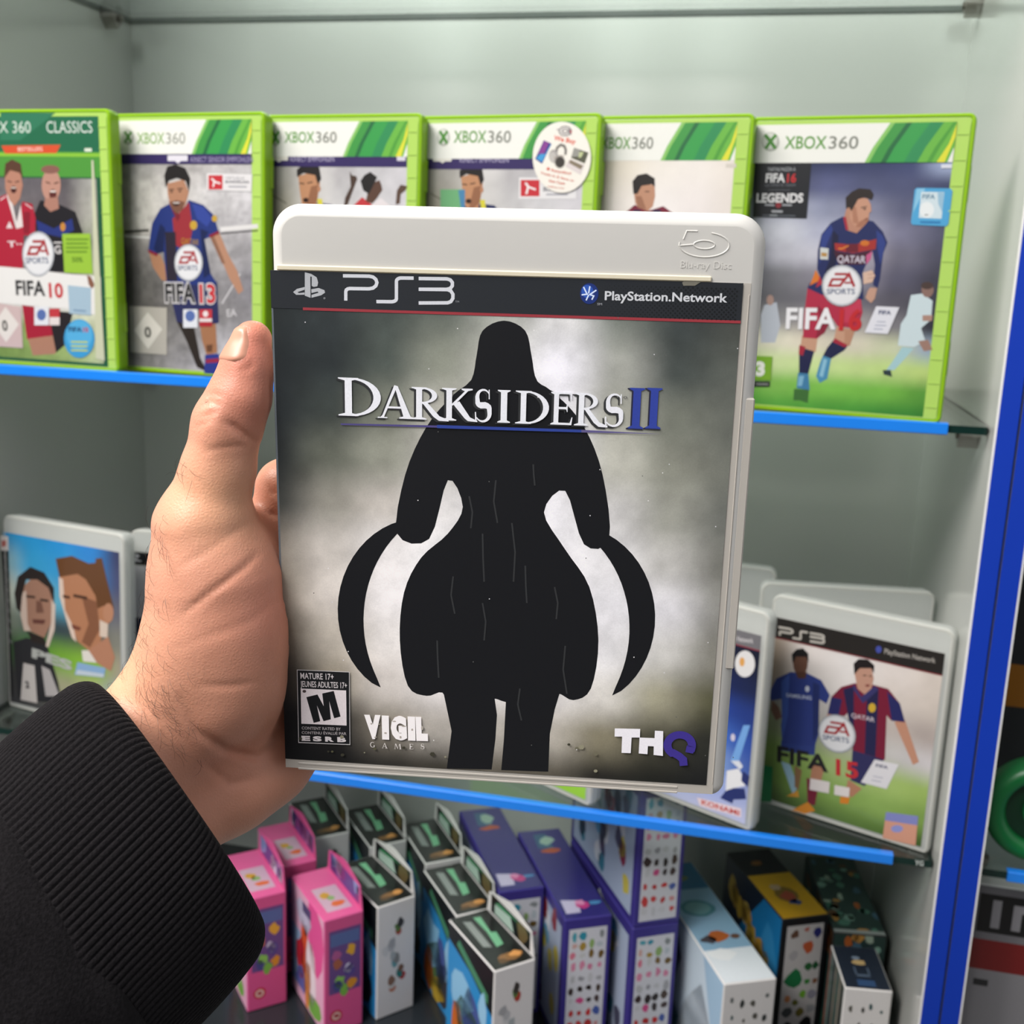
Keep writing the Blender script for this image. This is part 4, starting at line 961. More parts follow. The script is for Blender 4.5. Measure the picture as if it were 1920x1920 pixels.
  ('P','e9eaee',[6962,7200,6955,6870,6867,6551,6705,6265,6477,6032,6200,5866,5892,5781,5573,5782,5267,5871,4993,6041,4772,6280,4619,6573,4544,6899,4553,7235,4646,7557,4814,7844,5047,8075,5328,8236,5637,8315,5953,8308,6255,8216,6522,8045,6738,7808,6888,7520]),
  ('L','a8272f',175,[6075,7888,5192,7783]),
  ('L','a8272f',175,[5897,7504,5070,7404,4905,6944,5725,7046]),
  ('L','a8272f',185,[5610,7001,6173,7900,6611,7074]),
  ('L','a8272f',141,[5921,7268,6408,7328]),
  ('T','55617f','SPORTS',4775,6319,6702,6567,386,0.02,0),
  ('T','242226','FIFA',1507,3597,5422,3896,1285,0.03,0),
  ('T','c8323a','15',5994,3902,7621,4057,1245,0.03,0),
  ('P','e9e7ec',[8603,5894,10300,6025,9660,3963,7830,3901]),
  ('T','4a4f70','FIFA',8754,5366,9617,5451,248,0.03,0),
  ('L','a9abc0',62,[8619,4622,9322,4699]),
  ('L','a9abc0',62,[8556,4308,9238,4380]),
  ('P','12824a',[229,2982,1197,3071,1349,234,359,8]),
  ('P','ece4e2',[4152,3068,5613,3233,5627,2341,4176,2170]),
  ('P','ece4e2',[5975,3110,7096,3241,7099,2498,6025,2363]),
  ('P','e2a58c',[9821,2246,12006,2654,12072,421,9779,212]),
  ('P','8c92d0',[9821,2246,12006,2654,12015,1959,9797,1593]),
  ('P','9aa0dc',[11098,1391,11087,1300,11038,1204,10955,1113,10846,1036,10723,979,10595,949,10478,949,10381,979,10314,1035,10285,1113,10296,1204,10346,1300,10430,1392,10539,1469,10663,1525,10790,1554,10907,1554,11003,1524,11069,1468]),
  ('P','2a2725',[0,13151,12430,13151,12430,14700,0,14700]),
  ('L','9a3a40',70,[0,13151,12430,13151]),
  ('L','c9c4bc',164,[681,13987,1454,14026,1507,14028,1631,14013,1726,13960,1766,13883,1741,13802,1657,13740,1537,13712,1537,13712,992,13684,922,13680,861,13667,818,13636,805,13597,826,13369]),
  ('L','c9c4bc',162,[2895,14064,2534,14045,2517,14045,2458,14035,2409,14015,2378,13987,2369,13955,2407,13558,2411,13517,2402,13488,2371,13461,2322,13442,2262,13433,1793,13408]),
  ('L','c9c4bc',162,[3049,14065,3899,14107,3916,14108,4018,14089,4085,14028,4093,13948,4038,13881,3941,13851,3075,13799]),
  ('L','c9c4bc',162,[3075,13799,3942,13845,3959,13845,4061,13820,4130,13742,4140,13642,4087,13557,3991,13521,3108,13459]),
  ('P','4a56b0',[8242,14022,8229,13885,8164,13772,8066,13712,7960,13723,7875,13802,7833,13927,7847,14065,7912,14178,8010,14237,8116,14226,8201,14147]),
  ('T','b5b0aa','PlayStation Network',8443,13765,11892,13888,382,0.02,0),
 ],
 'blue':[
  ('G',0,4.4,124.3,147,[['1b1d28','1b1d28','1b1d28','1c1f2c','1a1e30'],['1a1e34','1c2240','1c2240','1b2240','181d34'],['22306a','2a3c80','24336e','1f2c62','1c2750'],['2a44a0','3a62c0','3050b0','2c4aa4','28408e'],['6a8fe0','3a5cb8','5a8ae0','4a78d6','3456b0'],['a9c8f8','8fb4f4','c9ddfa','8fb0ea','4a68b8'],['c9d8fa','b9cdf8','b0c4f4','a9b9ee','b0bcea'],['dfe4fa','c4d0f6','c9d2f6','ccd0f2','d5d8f4']],0.1,16,50),
  ('P','f4f2f2',[12120,12562,12117,12307,12062,12054,11959,11821,11814,11624,11637,11476,11440,11388,11236,11366,11039,11412,10863,11523,10721,11691,10621,11906,10572,12151,10576,12410,10633,12666,10739,12899,10887,13095,11066,13240,11263,13325,11466,13343,11660,13295,11833,13183,11973,13016,12071,12804]),
  ('P','f0b060',[11325,12500,11304,12290,11212,12139,11083,12105,10968,12201,10911,12390,10932,12601,11025,12751,11153,12785,11268,12689]),
  ('P','fbfbfe',[10636,3992,11548,4473,11848,4144,11850,3627,12232,3372,11284,2868,10681,2439]),
  ('P','2c3876',[10281,1726,10681,2439,11284,2868,12164,3133,12367,2383,11363,1981,11301,1653]),
  ('P','2c3876',[11912,4423,12470,4184,12413,3349,11850,3627]),
  ('P','eef2fc',[11389,5236,11882,4757,11687,4433,10880,4853]),
  ('P','7fb4f4',[11648,7831,12165,7989,11539,5071,10880,4853]),
  ('P','e6dff0',[11076,6719,11058,6537,10979,6404,10870,6369,10773,6447,10724,6608,10742,6790,10821,6923,10930,6957,11027,6879]),
  ('P','fbe6ea',[8354,1084,12040,1527,12101,852,8688,532]),
  ('T','d9584a','KONAMI',8794,682,11936,922,392,0.03,0),
  ('P','7d7b80',[0,13588,12430,13588,12430,14700,0,14700]),
  ('L','9a3a48',90,[0,13588,12430,13588]),
  ('T','d9d6d8','PlayStation Network',9057,13686,11858,13992,369,0.02,0),
 ],
 'green':[
  ('G',0,4.4,124.3,147,[['8f9a90','9aa59a','a9b0a0'],['6a8a50','7aa04a','8ab04a'],['8cc83a','90cc3c','9ad444'],['9cd640','98d43c','a4dc48']],0.05,12,20),
 ],
 'faces':[
  ('G',0,4.6,129.5,156,[['30a0dc','2a9fe0','2a98e0','2f8ee0','3b3f66'],['9fcbd6','3aa6dc','3aa0dc','3a8fd8','4a5078'],['d9dccc','9cc8d0','63b4d4','6a7f90','6a6a78'],['8f9a8a','4a5a58','3a4a50','5a5a50','8a8a80'],['3c5a38','4c8a38','7cb03a','8cc03c','b0a890'],['2c2c30','6a6a60','a9a988','b9b98a','a0b4c8'],['3a3a3e','4a4a4c','5a5a58','a0a888','b8c0a0']],0.06,12,60),
  ('P','1c1c1e',[-294,13916,566,14035,549,1005,295,954]),
  ('L','8a8a8c',123,[-17,13492,298,13171]),
  ('L','8a8a8c',123,[25,12582,341,12262]),
  ('L','8a8a8c',123,[67,11670,383,11350]),
  ('L','8a8a8c',124,[109,10756,425,10435]),
  ('L','8a8a8c',124,[151,9838,467,9518]),
  ('L','8a8a8c',124,[193,8917,510,8597]),
  ('L','8a8a8c',125,[235,7994,553,7674]),
  ('L','8a8a8c',125,[277,7067,596,6748]),
  ('L','8a8a8c',126,[320,6138,638,5819]),
  ('P','efe6e2',[-317,15212,588,15272,566,14035,-326,13935]),
  ('P','c43a2c',[-171,14807,326,14898,303,14387,-196,14258]),
  ('P','2a2a2e',[761,5965,2352,6616,4624,6766,5947,3313,6366,1410,1128,865]),
  ('P','cfc9c6',[1932,4300,3242,4292,3444,948,1461,868]),
  ('P','b9b4b4',[4059,4443,5019,4250,6068,2097,4450,1777]),
  ('T','2a2a2e','2',2090,2068,2586,2101,634,0.05,0),
  ('P','a87e6a',[2038,10990,3542,12308,5271,11726,5731,10354,5352,8478,4471,6984,2787,7309,2112,8797]),
  ('P','d9c2b4',[1854,10473,2518,10820,2565,7888,2951,7337,2130,7197,1773,8495]),
  ('P','dccabd',[5421,10546,5850,10132,5699,7928,4925,6205,4607,6271,5320,8472]),
  ('P','2a2220',[1113,10358,1587,11897,3087,12989,4673,12716,5739,11557,5723,10112,5104,11460,3851,11993,2557,11799,2008,10252,1783,8744,1304,9035]),
  ('L','2c1e1a',196,[2499,10329,3551,10397]),
  ('L','2c1e1a',195,[4108,10278,5065,10309]),
  ('P','7a5446',[3654,10146,4262,10121,4517,9190,3613,9043]),
  ('P','6a4038',[3154,8416,4688,8610,4481,8185,3221,8059]),
  ('P','2c2420',[2459,7253,4471,6984,4579,6389,3076,6371]),
  ('P','b9805e',[6400,12613,9043,13359,10829,12104,12003,11000,12160,9853,11366,9130,10729,7594,9488,6775,8268,7342,7676,8385,7081,9369,6654,10741]),
  ('P','e6cfc0',[6321,12602,6784,12433,6939,9827,7836,8533,8142,7260,7652,7537,6924,9343,6347,10932]),
  ('P','8a5a40',[8837,11323,10505,11113,10755,8789,9648,7044,8733,7364,9545,9060]),
  ('P','6b4426',[6010,14101,7853,14597,9672,14212,10430,14379,10438,14729,11115,14882,11600,13155,12327,10818,11178,10868,10568,10534,10365,11562,9334,12815,8427,13151,6399,12589]),
  ('P','c08a6c',[12291,10461,12227,10095,12064,9781,11833,9583,11578,9541,11352,9663,11199,9925,11150,10275,11214,10643,11379,10956,11611,11151,11865,11192,12089,11070,12241,10809]),
  ('P','e0cdbd',[10774,9622,11673,9418,11573,8218,10742,8193]),
  ('L','4a2e20',241,[6740,10994,7518,10997]),
  ('L','4a2e20',263,[7912,11237,9447,11241]),
  ('P','7a4434',[7608,8735,8689,8617,8526,8290,7752,8338]),
  ('P','bb8468',[9488,6775,11651,8350,12369,6696,11893,5415,10385,5855]),
  ('P','e9e4dc',[8714,6637,9488,6775,10385,5855,8844,5693]),
  ('T','b9bcb8','PES',2942,4983,7568,4604,876,0.05,0),
  ('P','8fb4dc',[8218,5517,11322,5572,11122,4729,7874,4356]),
  ('P','c9d6e2',[8200,4844,11129,5031,11092,4723,7954,4408]),
 ],
 'sticker':[
  ('P','f7f3ea',[13007,16160,13008,15863,12973,15572,12904,15290,12802,15022,12668,14773,12505,14547,12315,14348,12100,14180,11866,14045,11615,13946,11352,13885,11082,13863,10808,13881,10537,13938,10272,14033,10018,14166,9781,14334,9563,14533,9369,14761,9202,15013,9066,15286,8963,15573,8894,15870,8861,16173,8863,16474,8902,16770,8977,17055,9085,17324,9225,17572,9394,17796,9590,17991,9808,18154,10046,18283,10298,18375,10561,18429,10829,18445,11099,18421,11366,18360,11626,18262,11873,18128,12105,17961,12317,17764,12505,17540,12668,17293,12801,17027,12903,16746,12972,16456]),
  ('P','8a8688',[11569,17841,11558,17753,11516,17672,11445,17602,11351,17549,11239,17516,11117,17505,10994,17518,10878,17553,10777,17609,10698,17680,10646,17763,10625,17852,10637,17940,10679,18021,10751,18091,10846,18144,10958,18176,11079,18186,11202,18173,11318,18138,11418,18083,11497,18011,11548,17929]),
  ('P','e9e5e0',[11469,17842,11455,17762,11407,17690,11328,17633,11227,17597,11113,17585,10997,17599,10891,17637,10806,17696,10749,17769,10726,17850,10740,17931,10789,18003,10868,18060,10970,18096,11084,18107,11199,18093,11304,18055,11390,17996,11446,17923]),
  ('P','8a8688',[11350,17843,11335,17772,11284,17712,11204,17672,11109,17659,11012,17674,10927,17716,10869,17777,10846,17849,10861,17921,10913,17981,10992,18020,11088,18033,11185,18018,11269,17976,11327,17915]),
  ('P','e3dfda',[11256,17844,11238,17788,11182,17747,11105,17733,11025,17749,10965,17791,10941,17848,10959,17905,11014,17945,11092,17960,11171,17944,11231,17901]),
  ('L','9a9698',86,[10492,17967,10718,17893]),
  ('P','8a8688',[11339,18028,11597,17911,11552,17600,11363,17602]),
  ('P','c43a44',[11565,17798,11558,17739,11532,17702,11497,17702,11467,17740,11453,17800,11460,17860,11486,17896,11521,17896,11551,17859]),
  ('T','e2604a','We Buy',10298,17276,11868,17002,314,0.03,0),
  ('P','31408f',[9607,17277,10177,17049,9558,15746,9043,16065]),
  ('P','8a3f96',[9641,17233,9999,17102,9684,16415,9236,16388]),
  ('P','46a0dc',[9397,16387,9782,16386,10131,17015,10165,16986,9552,15868,9122,16100]),
  ('L','7a7672',178,[10540,16497,10588,16783,10832,16967,11088,16894,11213,16637,11199,16323]),
  ('P','a8a4a2',[10697,16239,10688,16106,10647,15986,10579,15891,10489,15830,10387,15809,10282,15830,10186,15891,10106,15987,10052,16108,10029,16241,10038,16374,10079,16494,10148,16589,10238,16649,10341,16670,10445,16648,10541,16587,10620,16491,10674,16371]),
  ('P','c4c0bc',[10558,16182,10545,16050,10496,15938,10418,15864,10322,15838,10222,15864,10136,15939,10074,16051,10048,16183,10060,16315,10110,16427,10189,16501,10285,16527,10383,16500,10470,16425,10531,16314]),
  ('P','b5aaa2',[10367,16182,10867,16324,11156,16237,10575,15866]),
  ('P','8a8680',[11209,15865,11197,15741,11149,15629,11070,15540,10967,15483,10851,15463,10732,15483,10622,15540,10533,15629,10473,15742,10447,15866,10459,15990,10508,16102,10587,16191,10690,16248,10807,16267,10925,16247,11034,16190,11123,16101,11183,15989]),
  ('P','3c3733',[11156,15851,11146,15749,11107,15657,11043,15584,10959,15537,10863,15521,10766,15537,10677,15584,10604,15657,10555,15749,10534,15852,10544,15954,10583,16046,10648,16118,10732,16165,10827,16181,10924,16164,11013,16117,11086,16044,11135,15952]),
  ('P','585848',[11786,16790,12819,16458,12596,15763,11620,16121]),
  ('P','9a9a94',[11786,16790,12200,16660,12225,16233,11617,16178]),
  ('P','c4cc9a',[12179,16489,12489,16516,12353,16176,12137,16120]),
  ('P','e2d8d8',[11513,16064,12586,15663,12325,15049,11240,15578]),
  ('P','8a7d6a',[11579,16007,12510,15621,12337,15378,11464,15807]),
  ('P','d9523f',[10140,15420,10127,15368,10087,15330,10030,15316,9972,15330,9927,15368,9909,15420,9922,15472,9962,15510,10019,15524,10077,15510,10121,15472]),
  ('T','e2705c','Recycling!',10250,15261,11666,15034,173,0.02,0),
  ('T','e2705c','Trade in & Save or',9463,15101,11912,14575,145,0.02,0),
  ('T','e2705c','Get Cash',10085,14581,11259,14385,159,0.02,0),
  ('T','e88a78','webuy.com',10022,14247,11227,14110,116,0.01,0),
 ],
}
# ------------------------------------------------------------------ flat print: polygons, strokes and lettering laid on a case's own plane
LAYER = 5e-6
_font = {}
def text_geo(s, off):
    if (s, off) not in _font:
        c = bpy.data.curves.new('lettering', 'FONT')
        c.body, c.size, c.offset, c.resolution_u = s, 1.0, off, 3
        o = bpy.data.objects.new('lettering', c)
        me = o.to_mesh()
        v = np.array([tuple(p.co) for p in me.vertices]) if len(me.vertices) else np.zeros((0, 3))
        f = [tuple(p.vertices) for p in me.polygons]
        o.to_mesh_clear()
        bpy.data.objects.remove(o)
        bpy.data.curves.remove(c)
        _font[(s, off)] = (v, f)
    return _font[(s, off)]

def noise2(x, y, seed=0, octs=5):
    out = np.zeros_like(x)
    amp, tot = 1.0, 0.0
    rng = np.random.RandomState(seed)
    for o in range(octs):
        g = rng.rand(64, 64)
        fx, fy = x * 2 ** o, y * 2 ** o
        ix, iy = np.floor(fx).astype(int), np.floor(fy).astype(int)
        tx, ty = fx - ix, fy - iy
        tx, ty = tx * tx * (3 - 2 * tx), ty * ty * (3 - 2 * ty)
        q = lambda a, b: g[(iy + b) % 64, (ix + a) % 64]
        out += amp * ((q(0, 0) * (1 - tx) + q(1, 0) * tx) * (1 - ty) + (q(0, 1) * (1 - tx) + q(1, 1) * tx) * ty)
        tot += amp
        amp *= 0.55
    return out / tot - 0.5

def tess(P):
    v = [Vector((x, y, 0)) for x, y in P]
    return [tuple(t) for t in tessellate_polygon([v])]

def stroke(pts, w, ws=None):
    P = np.array(pts, float)
    if ws is None:
        P = P[[0] + [i for i in range(1, len(P)) if np.hypot(*(P[i] - P[i - 1])) > 1e-9 + 0.02 * w]]
    L, Rr = [], []
    for i in range(len(P)):
        a = P[i] - P[i - 1] if i else P[1] - P[0]
        b = P[i + 1] - P[i] if i < len(P) - 1 else a
        a, b = a / (np.hypot(*a) + 1e-9), b / (np.hypot(*b) + 1e-9)
        t = a + b
        t /= np.hypot(*t) + 1e-9
        n = np.array([-t[1], t[0]])
        k = (ws[i] if ws is not None else w) / 2 / max(0.5, abs(n @ np.array([-a[1], a[0]])))
        L.append(P[i] + n * k)
        Rr.append(P[i] - n * k)
    return L + Rr[::-1], [(i, i + 1, 2 * len(P) - 2 - i, 2 * len(P) - 1 - i) for i in range(len(P) - 1)]

def arc(cx, cy, rx, ry, a0, a1, n=12):
    return [(cx + rx * math.cos(R_(a0 + (a1 - a0) * i / (n - 1))), cy + ry * math.sin(R_(a0 + (a1 - a0) * i / (n - 1)))) for i in range(n)]

def serif(ch):                                # upright roman capitals in a unit box, as polygons or variable strokes
    def stem(x0, x1, s=0.10, y0=0, y1=1):
        return [[(x0 - s, y0), (x1 + s, y0), (x1 + s, y0 + .03), (x1, y0 + .075), (x1, y1 - .075), (x1 + s, y1 - .03), (x1 + s, y1), (x0 - s, y1), (x0 - s, y1 - .03), (x0, y1 - .075), (x0, y0 + .075), (x0 - s, y0 + .03)]]
    def bowl(cx, cy, rx, ry, t0, t1, a0=90, a1=-90):
        o, i = arc(cx, cy, rx, ry, a0, a1, 16), arc(cx, cy, rx - t1, ry - t0, a0, a1, 16)
        return [o + i[::-1]]
    if ch == 'D':
        return stem(.17, .33, .15) + bowl(.33, .5, .66, .5, .05, .17)
    if ch == 'A':
        return [[(.06, .03), (.16, .03), (.50, .86), (.46, 1.0), (.12, .10)], [(.46, 1.0), (.56, .97), (.93, .06), (.72, .06)], [(.24, .30), (.68, .30), (.66, .36), (.26, .36)],
                [(-.02, 0), (.26, 0), (.26, .035), (-.02, .035)], [(.60, 0), (1.04, 0), (1.04, .035), (.93, .07), (.72, .07), (.60, .035)]]
    if ch == 'R':
        return stem(.15, .32, .13) + bowl(.32, .75, .43, .25, .05, .15) + [[(.32, .5), (.48, .52), (.82, .12), (1.08, .02), (1.08, -.03), (.80, -.02), (.64, .10), (.36, .47)]]
    if ch == 'K':
        return stem(.15, .32, .13) + [[(.32, .46), (.40, .50), (.80, .93), (.93, .96), (.93, 1.0), (.60, 1.0), (.60, .96), (.70, .92), (.32, .52)],
                                      [(.38, .54), (.54, .60), (.86, .12), (1.08, .02), (1.08, -.02), (.80, 0), (.70, .08), (.36, .50)]]
    if ch == 'S':
        P = arc(.52, .76, .34, .22, 20, 180, 9) + arc(.50, .60, .30, .10, 190, 250, 4) + arc(.48, .42, .36, .10, 70, 0, 4) + arc(.48, .25, .38, .23, 0, -150, 9)
        W = list(np.interp(np.linspace(0, 1, len(P)), [0, .2, .5, .8, 1], [.03, .07, .20, .08, .03]))
        return [('s', P, W), [(.80, .70), (.86, .70), (.84, 1.0), (.79, .98)], [(.06, .30), (.12, .30), (.16, .04), (.08, 0)]]
    if ch == 'E':
        return stem(.16, .38, .14) + [[(.3, .94), (.90, .94), (.93, .78), (.97, .78), (.96, 1.0), (.3, 1.0)], [(.3, .48), (.72, .48), (.76, .40), (.79, .40), (.79, .66), (.76, .66), (.72, .55), (.3, .55)], [(.3, 0), (.98, 0), (1.02, .24), (.98, .24), (.90, .065), (.3, .065)]]
    if ch == 'I':
        return stem(.28, .72, .22)
    if ch == 'G':
        P = arc(.5, .5, .40, .47, 40, 330, 18)
        return [('s', P, list(np.interp(np.linspace(0, 1, 18), [0, .3, .5, 1], [.04, .12, .14, .06]))), [(.72, .06), (.88, .06), (.88, .42), (1.0, .45), (.62, .45), (.72, .42)]]
    if ch == 'M':
        return [[(.08, .03), (.14, .03), (.20, .95), (.14, 1.0)], [(.14, 1.0), (.28, 1.0), (.54, .2), (.50, .0)], [(.50, .0), (.54, .16), (.78, 1.0), (.72, 1.0)], [(.72, 1.0), (.88, 1.0), (.96, .03), (.80, .03)],
                [(-.02, 0), (.24, 0), (.24, .035), (-.02, .035)], [(.70, 0), (1.06, 0), (1.06, .035), (.70, .035)]]

def paint(mb, ops, y0=0.0, seed=0):           # art coordinates: hundredths of a millimetre, u right, v up
    lay = 0
    S = 1e-5
    def put(P, fs, col):
        nonlocal lay
        # face the front (-Y)
        out = []
        for f in fs:
            a = sum(P[f[i]][0] * P[f[(i + 1) % len(f)]][1] - P[f[(i + 1) % len(f)]][0] * P[f[i]][1] for i in range(len(f)))
            out.append(f if a > 0 else f[::-1])
        mb.add([(x * S, y0 - lay * LAYER, z * S) for x, z in P], out, col)
    for op in ops:
        k = op[0]
        lay += 1
        if k == 'P':
            P = list(zip(op[2][::2], op[2][1::2]))
            put(P, tess(P), lin(op[1]))
        elif k == 'L':
            P, fs = stroke(list(zip(op[3][::2], op[3][1::2])), op[2])
            put(P, fs, lin(op[1]))
        elif k == 'T':
            _, col, s, xa, ya, xb, yb, cap, bold, sh = op
            v, f = text_geo(s, bold)
            if not len(v):
                continue
            hv = text_geo('H', bold)[0]
            x0, x1 = v[:, 0].min(), v[:, 0].max()
            sx, sy = 1 / (x1 - x0), cap / (hv[:, 1].max() - hv[:, 1].min())
            q = (v[:, 0] - x0) * sx
            L = math.hypot(xb - xa, yb - ya)
            nx, ny = -(yb - ya) / L, (xb - xa) / L
            w = (v[:, 1] - hv[:, 1].min()) * sy
            P = np.stack([xa + (xb - xa) * q + nx * w, ya + (yb - ya) * q + ny * w], 1)
            put(P, f, lin(col))
        elif k == 'S':
            _, col, ch, x, y, w, h = op
            for g in serif(ch):
                if g[0] == 's':
                    P, fs = stroke([(x + a * w, y + b * h) for a, b in g[1]], 0, [t * h for t in g[2]])
                    put(P, fs, lin(col))
                else:
                    P = [(x + a * w, y + b * h) for a, b in g]
                    put(P, tess(P), lin(col))
                lay += 0.2
        elif k == 'H':                        # fine dot screen, growing towards the right
            _, col, xa, ya, xb, yb, pitch, _r = op
            i = 0
            nx_, ny_ = int((xb - xa) / pitch), int((yb - ya) / pitch)
            for a in range(nx_):
                for b in range(ny_):
                    if (a + b) % 2:
                        continue
                    r = pitch * (0.18 + 0.42 * min(1, a / nx_ * 1.6))
                    cx, cy = xa + a * pitch, ya + b * pitch
                    put([(cx - r, cy), (cx, cy - r), (cx + r, cy), (cx, cy + r)], [(0, 1, 2, 3)], lin(col))
        elif k == 'G':
            _, ua, va, ub, vb, rows, nz, ns, res = op
            g = np.array([[lin(c) for c in r] for r in rows])
            nu = res
            nv = int(res * (vb - va) / (ub - ua))
            U, V = np.meshgrid(np.linspace(0, 1, nu), np.linspace(0, 1, nv))
            fx, fy = U * (g.shape[1] - 1), (1 - V) * (g.shape[0] - 1)
            ix, iy = np.minimum(fx.astype(int), g.shape[1] - 2), np.minimum(fy.astype(int), g.shape[0] - 2)
            tx, ty = (fx - ix)[..., None], (fy - iy)[..., None]
            tx, ty = tx * tx * (3 - 2 * tx), ty * ty * (3 - 2 * ty)
            c = (g[iy, ix] * (1 - tx) + g[iy, ix + 1] * tx) * (1 - ty) + (g[iy + 1, ix] * (1 - tx) + g[iy + 1, ix + 1] * tx) * ty
            x, y = ua + U * (ub - ua), va + V * (vb - va)
            n = noise2(x / ns + 7, y / ns + 3, seed)[..., None]
            c = np.clip(c * (1 + 2.6 * nz * n), 0.003, 1)
            idx = np.arange(nu * nv).reshape(nv, nu)
            q = np.stack([idx[:-1, :-1], idx[:-1, 1:], idx[1:, 1:], idx[1:, :-1]], -1).reshape(-1, 4)
            vs = np.stack([x.ravel() * 1e-3, np.full(nu * nv, y0 - lay * LAYER), y.ravel() * 1e-3], 1)
            mb.add(vs.tolist(), q.tolist(), c.reshape(-1, 3))

# ------------------------------------------------------------------ the room
def plane(name, x0, x1, y0, y1, z0, z1, m):
    b = MB()
    b.box(x0, x1, y0, y1, z0, z1)
    return structure(b.build(name, m))

plane('floor', -4, 4, -4, 2, -1.12, -1.10, M['floor'])
plane('wall_back', -4, 4, 0.36, 0.42, -1.10, 1.9, M['room'])
for xa, xb in ((-3.5, -1.30), (-1.16, -0.74), (-0.62, -0.42), (-0.33, 0.55), (0.75, 3.0)):   # dark partitions added out of view; their gaps shape the reflections in the panels
    plane('added_partition', xa, xb, -2.42, -2.30, -1.10, 0.90, M['aisle'])

# ------------------------------------------------------------------ display cabinets
XL, DEP, YF, ZB, ZC = -0.772, 0.2866, -0.0146, -0.55, -0.3022
ZTOP = 0.95
def cabinet(x0, x1, label, clips):
    c = thing('display_cabinet', label, 'cabinet', ((x0 + x1) / 2, DEP / 2, -1.10), 'blue edged display cabinets')
    ox, oy, oz = c.location
    T = 0.0128
    def part(name, m, *b, bev=0.0, parent=c):
        mb = MB()
        x0_, x1_, y0_, y1_, z0_, z1_ = b
        bb = (x0_ - ox, x1_ - ox, y0_ - oy, y1_ - oy, z0_ - oz, z1_ - oz)
        mb.bbox(*bb, bev) if bev else mb.box(*bb)
        return mb.build(name, m, parent)
    part('back_panel', M['panel'], x0, x1, DEP, DEP + 0.012, -1.10, ZTOP)
    for s, xa in ((0, x0 - T), (1, x1)):
        sp = part('side_panel', M['panel'], xa, xa + T, YF + 0.001, DEP + 0.012, -1.10, ZTOP)
        e0, e1 = (xa + 0.0012, xa + T) if s else (xa, xa + T - 0.0012)
        e = part('front_edging', M['blue'], e0, e1, YF - 0.0006, YF + 0.0008, -1.10, ZTOP, parent=sp)
        w0, w1 = (xa, xa + 0.0012) if s else (xa + T - 0.0012, xa + T)
        part('inner_bead', M['trim_white'], w0, w1, YF - 0.0004, YF + 0.0012, -1.10, ZTOP, parent=sp)
    part('base_panel', M['base'], x0, x1, YF + 0.004, DEP, ZB - 0.018, ZB, bev=0.001)
    part('plinth_panel', M['panel'], x0, x1, YF + 0.02, YF + 0.036, -1.10, ZB - 0.018)
    for (cx, cy, cz, sgn) in clips:
        mb = MB()
        px, py, pz = cx - ox, cy - oy, cz - oz
        # wedge shaped clip under the glass with a screw
        w, h = 0.009, 0.013
        pr = [(-w, 0), (w, 0), (w, -0.004), (0.0, -h), (-w, -0.004)]
        mb.loft([[(px - sgn * d, py + a, pz + b) for a, b in pr] for d in (0.0, 0.010, 0.013)])
        k = fix_normals(mb.build('shelf_clip', M['clip'], c))
        mb = MB()
        mb.tube([(px - sgn * 0.004, py, pz - 0.004), (px - sgn * 0.0145, py, pz - 0.004)], 0.003, 10)
        mb.build('screw', M['metal'], k)
    return c

ZA = 0.308
clips = []
for z in (ZA, 0.0 - 0.0055, ZC - 0.0055):
    zz = z if z == ZA else z
    for y in (0.035, 0.245):
        clips += [(0.0, y, zz, 1), (XL, y, zz, -1)]
cabinet(XL, 0.0, 'white display cabinet with blue front edges standing behind the held case', clips)
cabinet(0.0272, 0.80, 'neighbouring display cabinet beyond the blue posts at the right edge', [(0.0272, 0.035, ZC - 0.0055, -1), (0.0272, 0.245, ZC - 0.0055, -1)])

def shelf(x0, x1, ztop, sx0, sx1, label, yf=0.0, mark=False):
    t = 0.0052
    s = thing('glass_shelf', label, 'shelf', ((x0 + x1) / 2, DEP / 2, ztop - t), 'glass shelves of the cabinets')
    ox, oy, oz = s.location
    mb = MB()
    mb.box(x0 - ox, x1 - ox, yf + 0.0004 - oy, DEP - 0.0008 - oy, 0, t)
    mb.build('glass_pane', M['glass'], s)
    mb = MB()
    for b in ((x0, x1, yf, yf + 0.0006), (x0, x1, DEP - 0.0014, DEP - 0.0004), (x0 - 0.0002, x0 + 0.0005, yf, DEP - 0.001), (x1 - 0.0005, x1 + 0.0002, yf, DEP - 0.001)):
        mb.box(b[0] - ox, b[1] - ox, b[2] - oy, b[3] - oy, 0.0001, t - 0.0001)
    mb.build('polished_edge', M['glass_edge'], s)
    if sx1 > sx0:
        mb = MB()                               # U shaped blue strip pressed over the front edge
        a, b = yf - 0.0016 - oy, yf + 0.0042 - oy
        pr = [(b, t + 0.0012), (a + 0.0007, t + 0.0012), (a, t + 0.0006), (a, -0.0006), (a + 0.0007, -0.0012), (b, -0.0012), (b, -0.0001), (yf - 0.0001 - oy, -0.0001), (yf - 0.0001 - oy, t + 0.0001), (b, t + 0.0001)]
        mb.loft([[(x - ox, y, z) for y, z in pr] for x in (sx0, sx1)])
        fix_normals(mb.build('edge_strip', M['strip'], s))
    if mark:
        mb = MB()
        paint(mb, [('T', 'e8efec', 'YG', -1150, 120, -560, 120, 380, .02, 0)], -0.0009)
        o = mb.build('etched_mark', M['print'], s)
        o.location = (x1 - ox, yf - oy, 0)
    return s
shelf(XL + 0.001, -0.001, ZA + 0.0056, 0, 0, 'upper glass shelf seen from below at the top of the photo')
shelf(XL + 0.001, -0.0015, 0.0, XL + 0.02, -0.0255, 'glass shelf with blue front strip carrying the green game cases')
shelf(XL + 0.001, -0.0015, ZC, -0.7195, -0.0275, 'lower glass shelf with blue front strip carrying the clear game cases', mark=True)
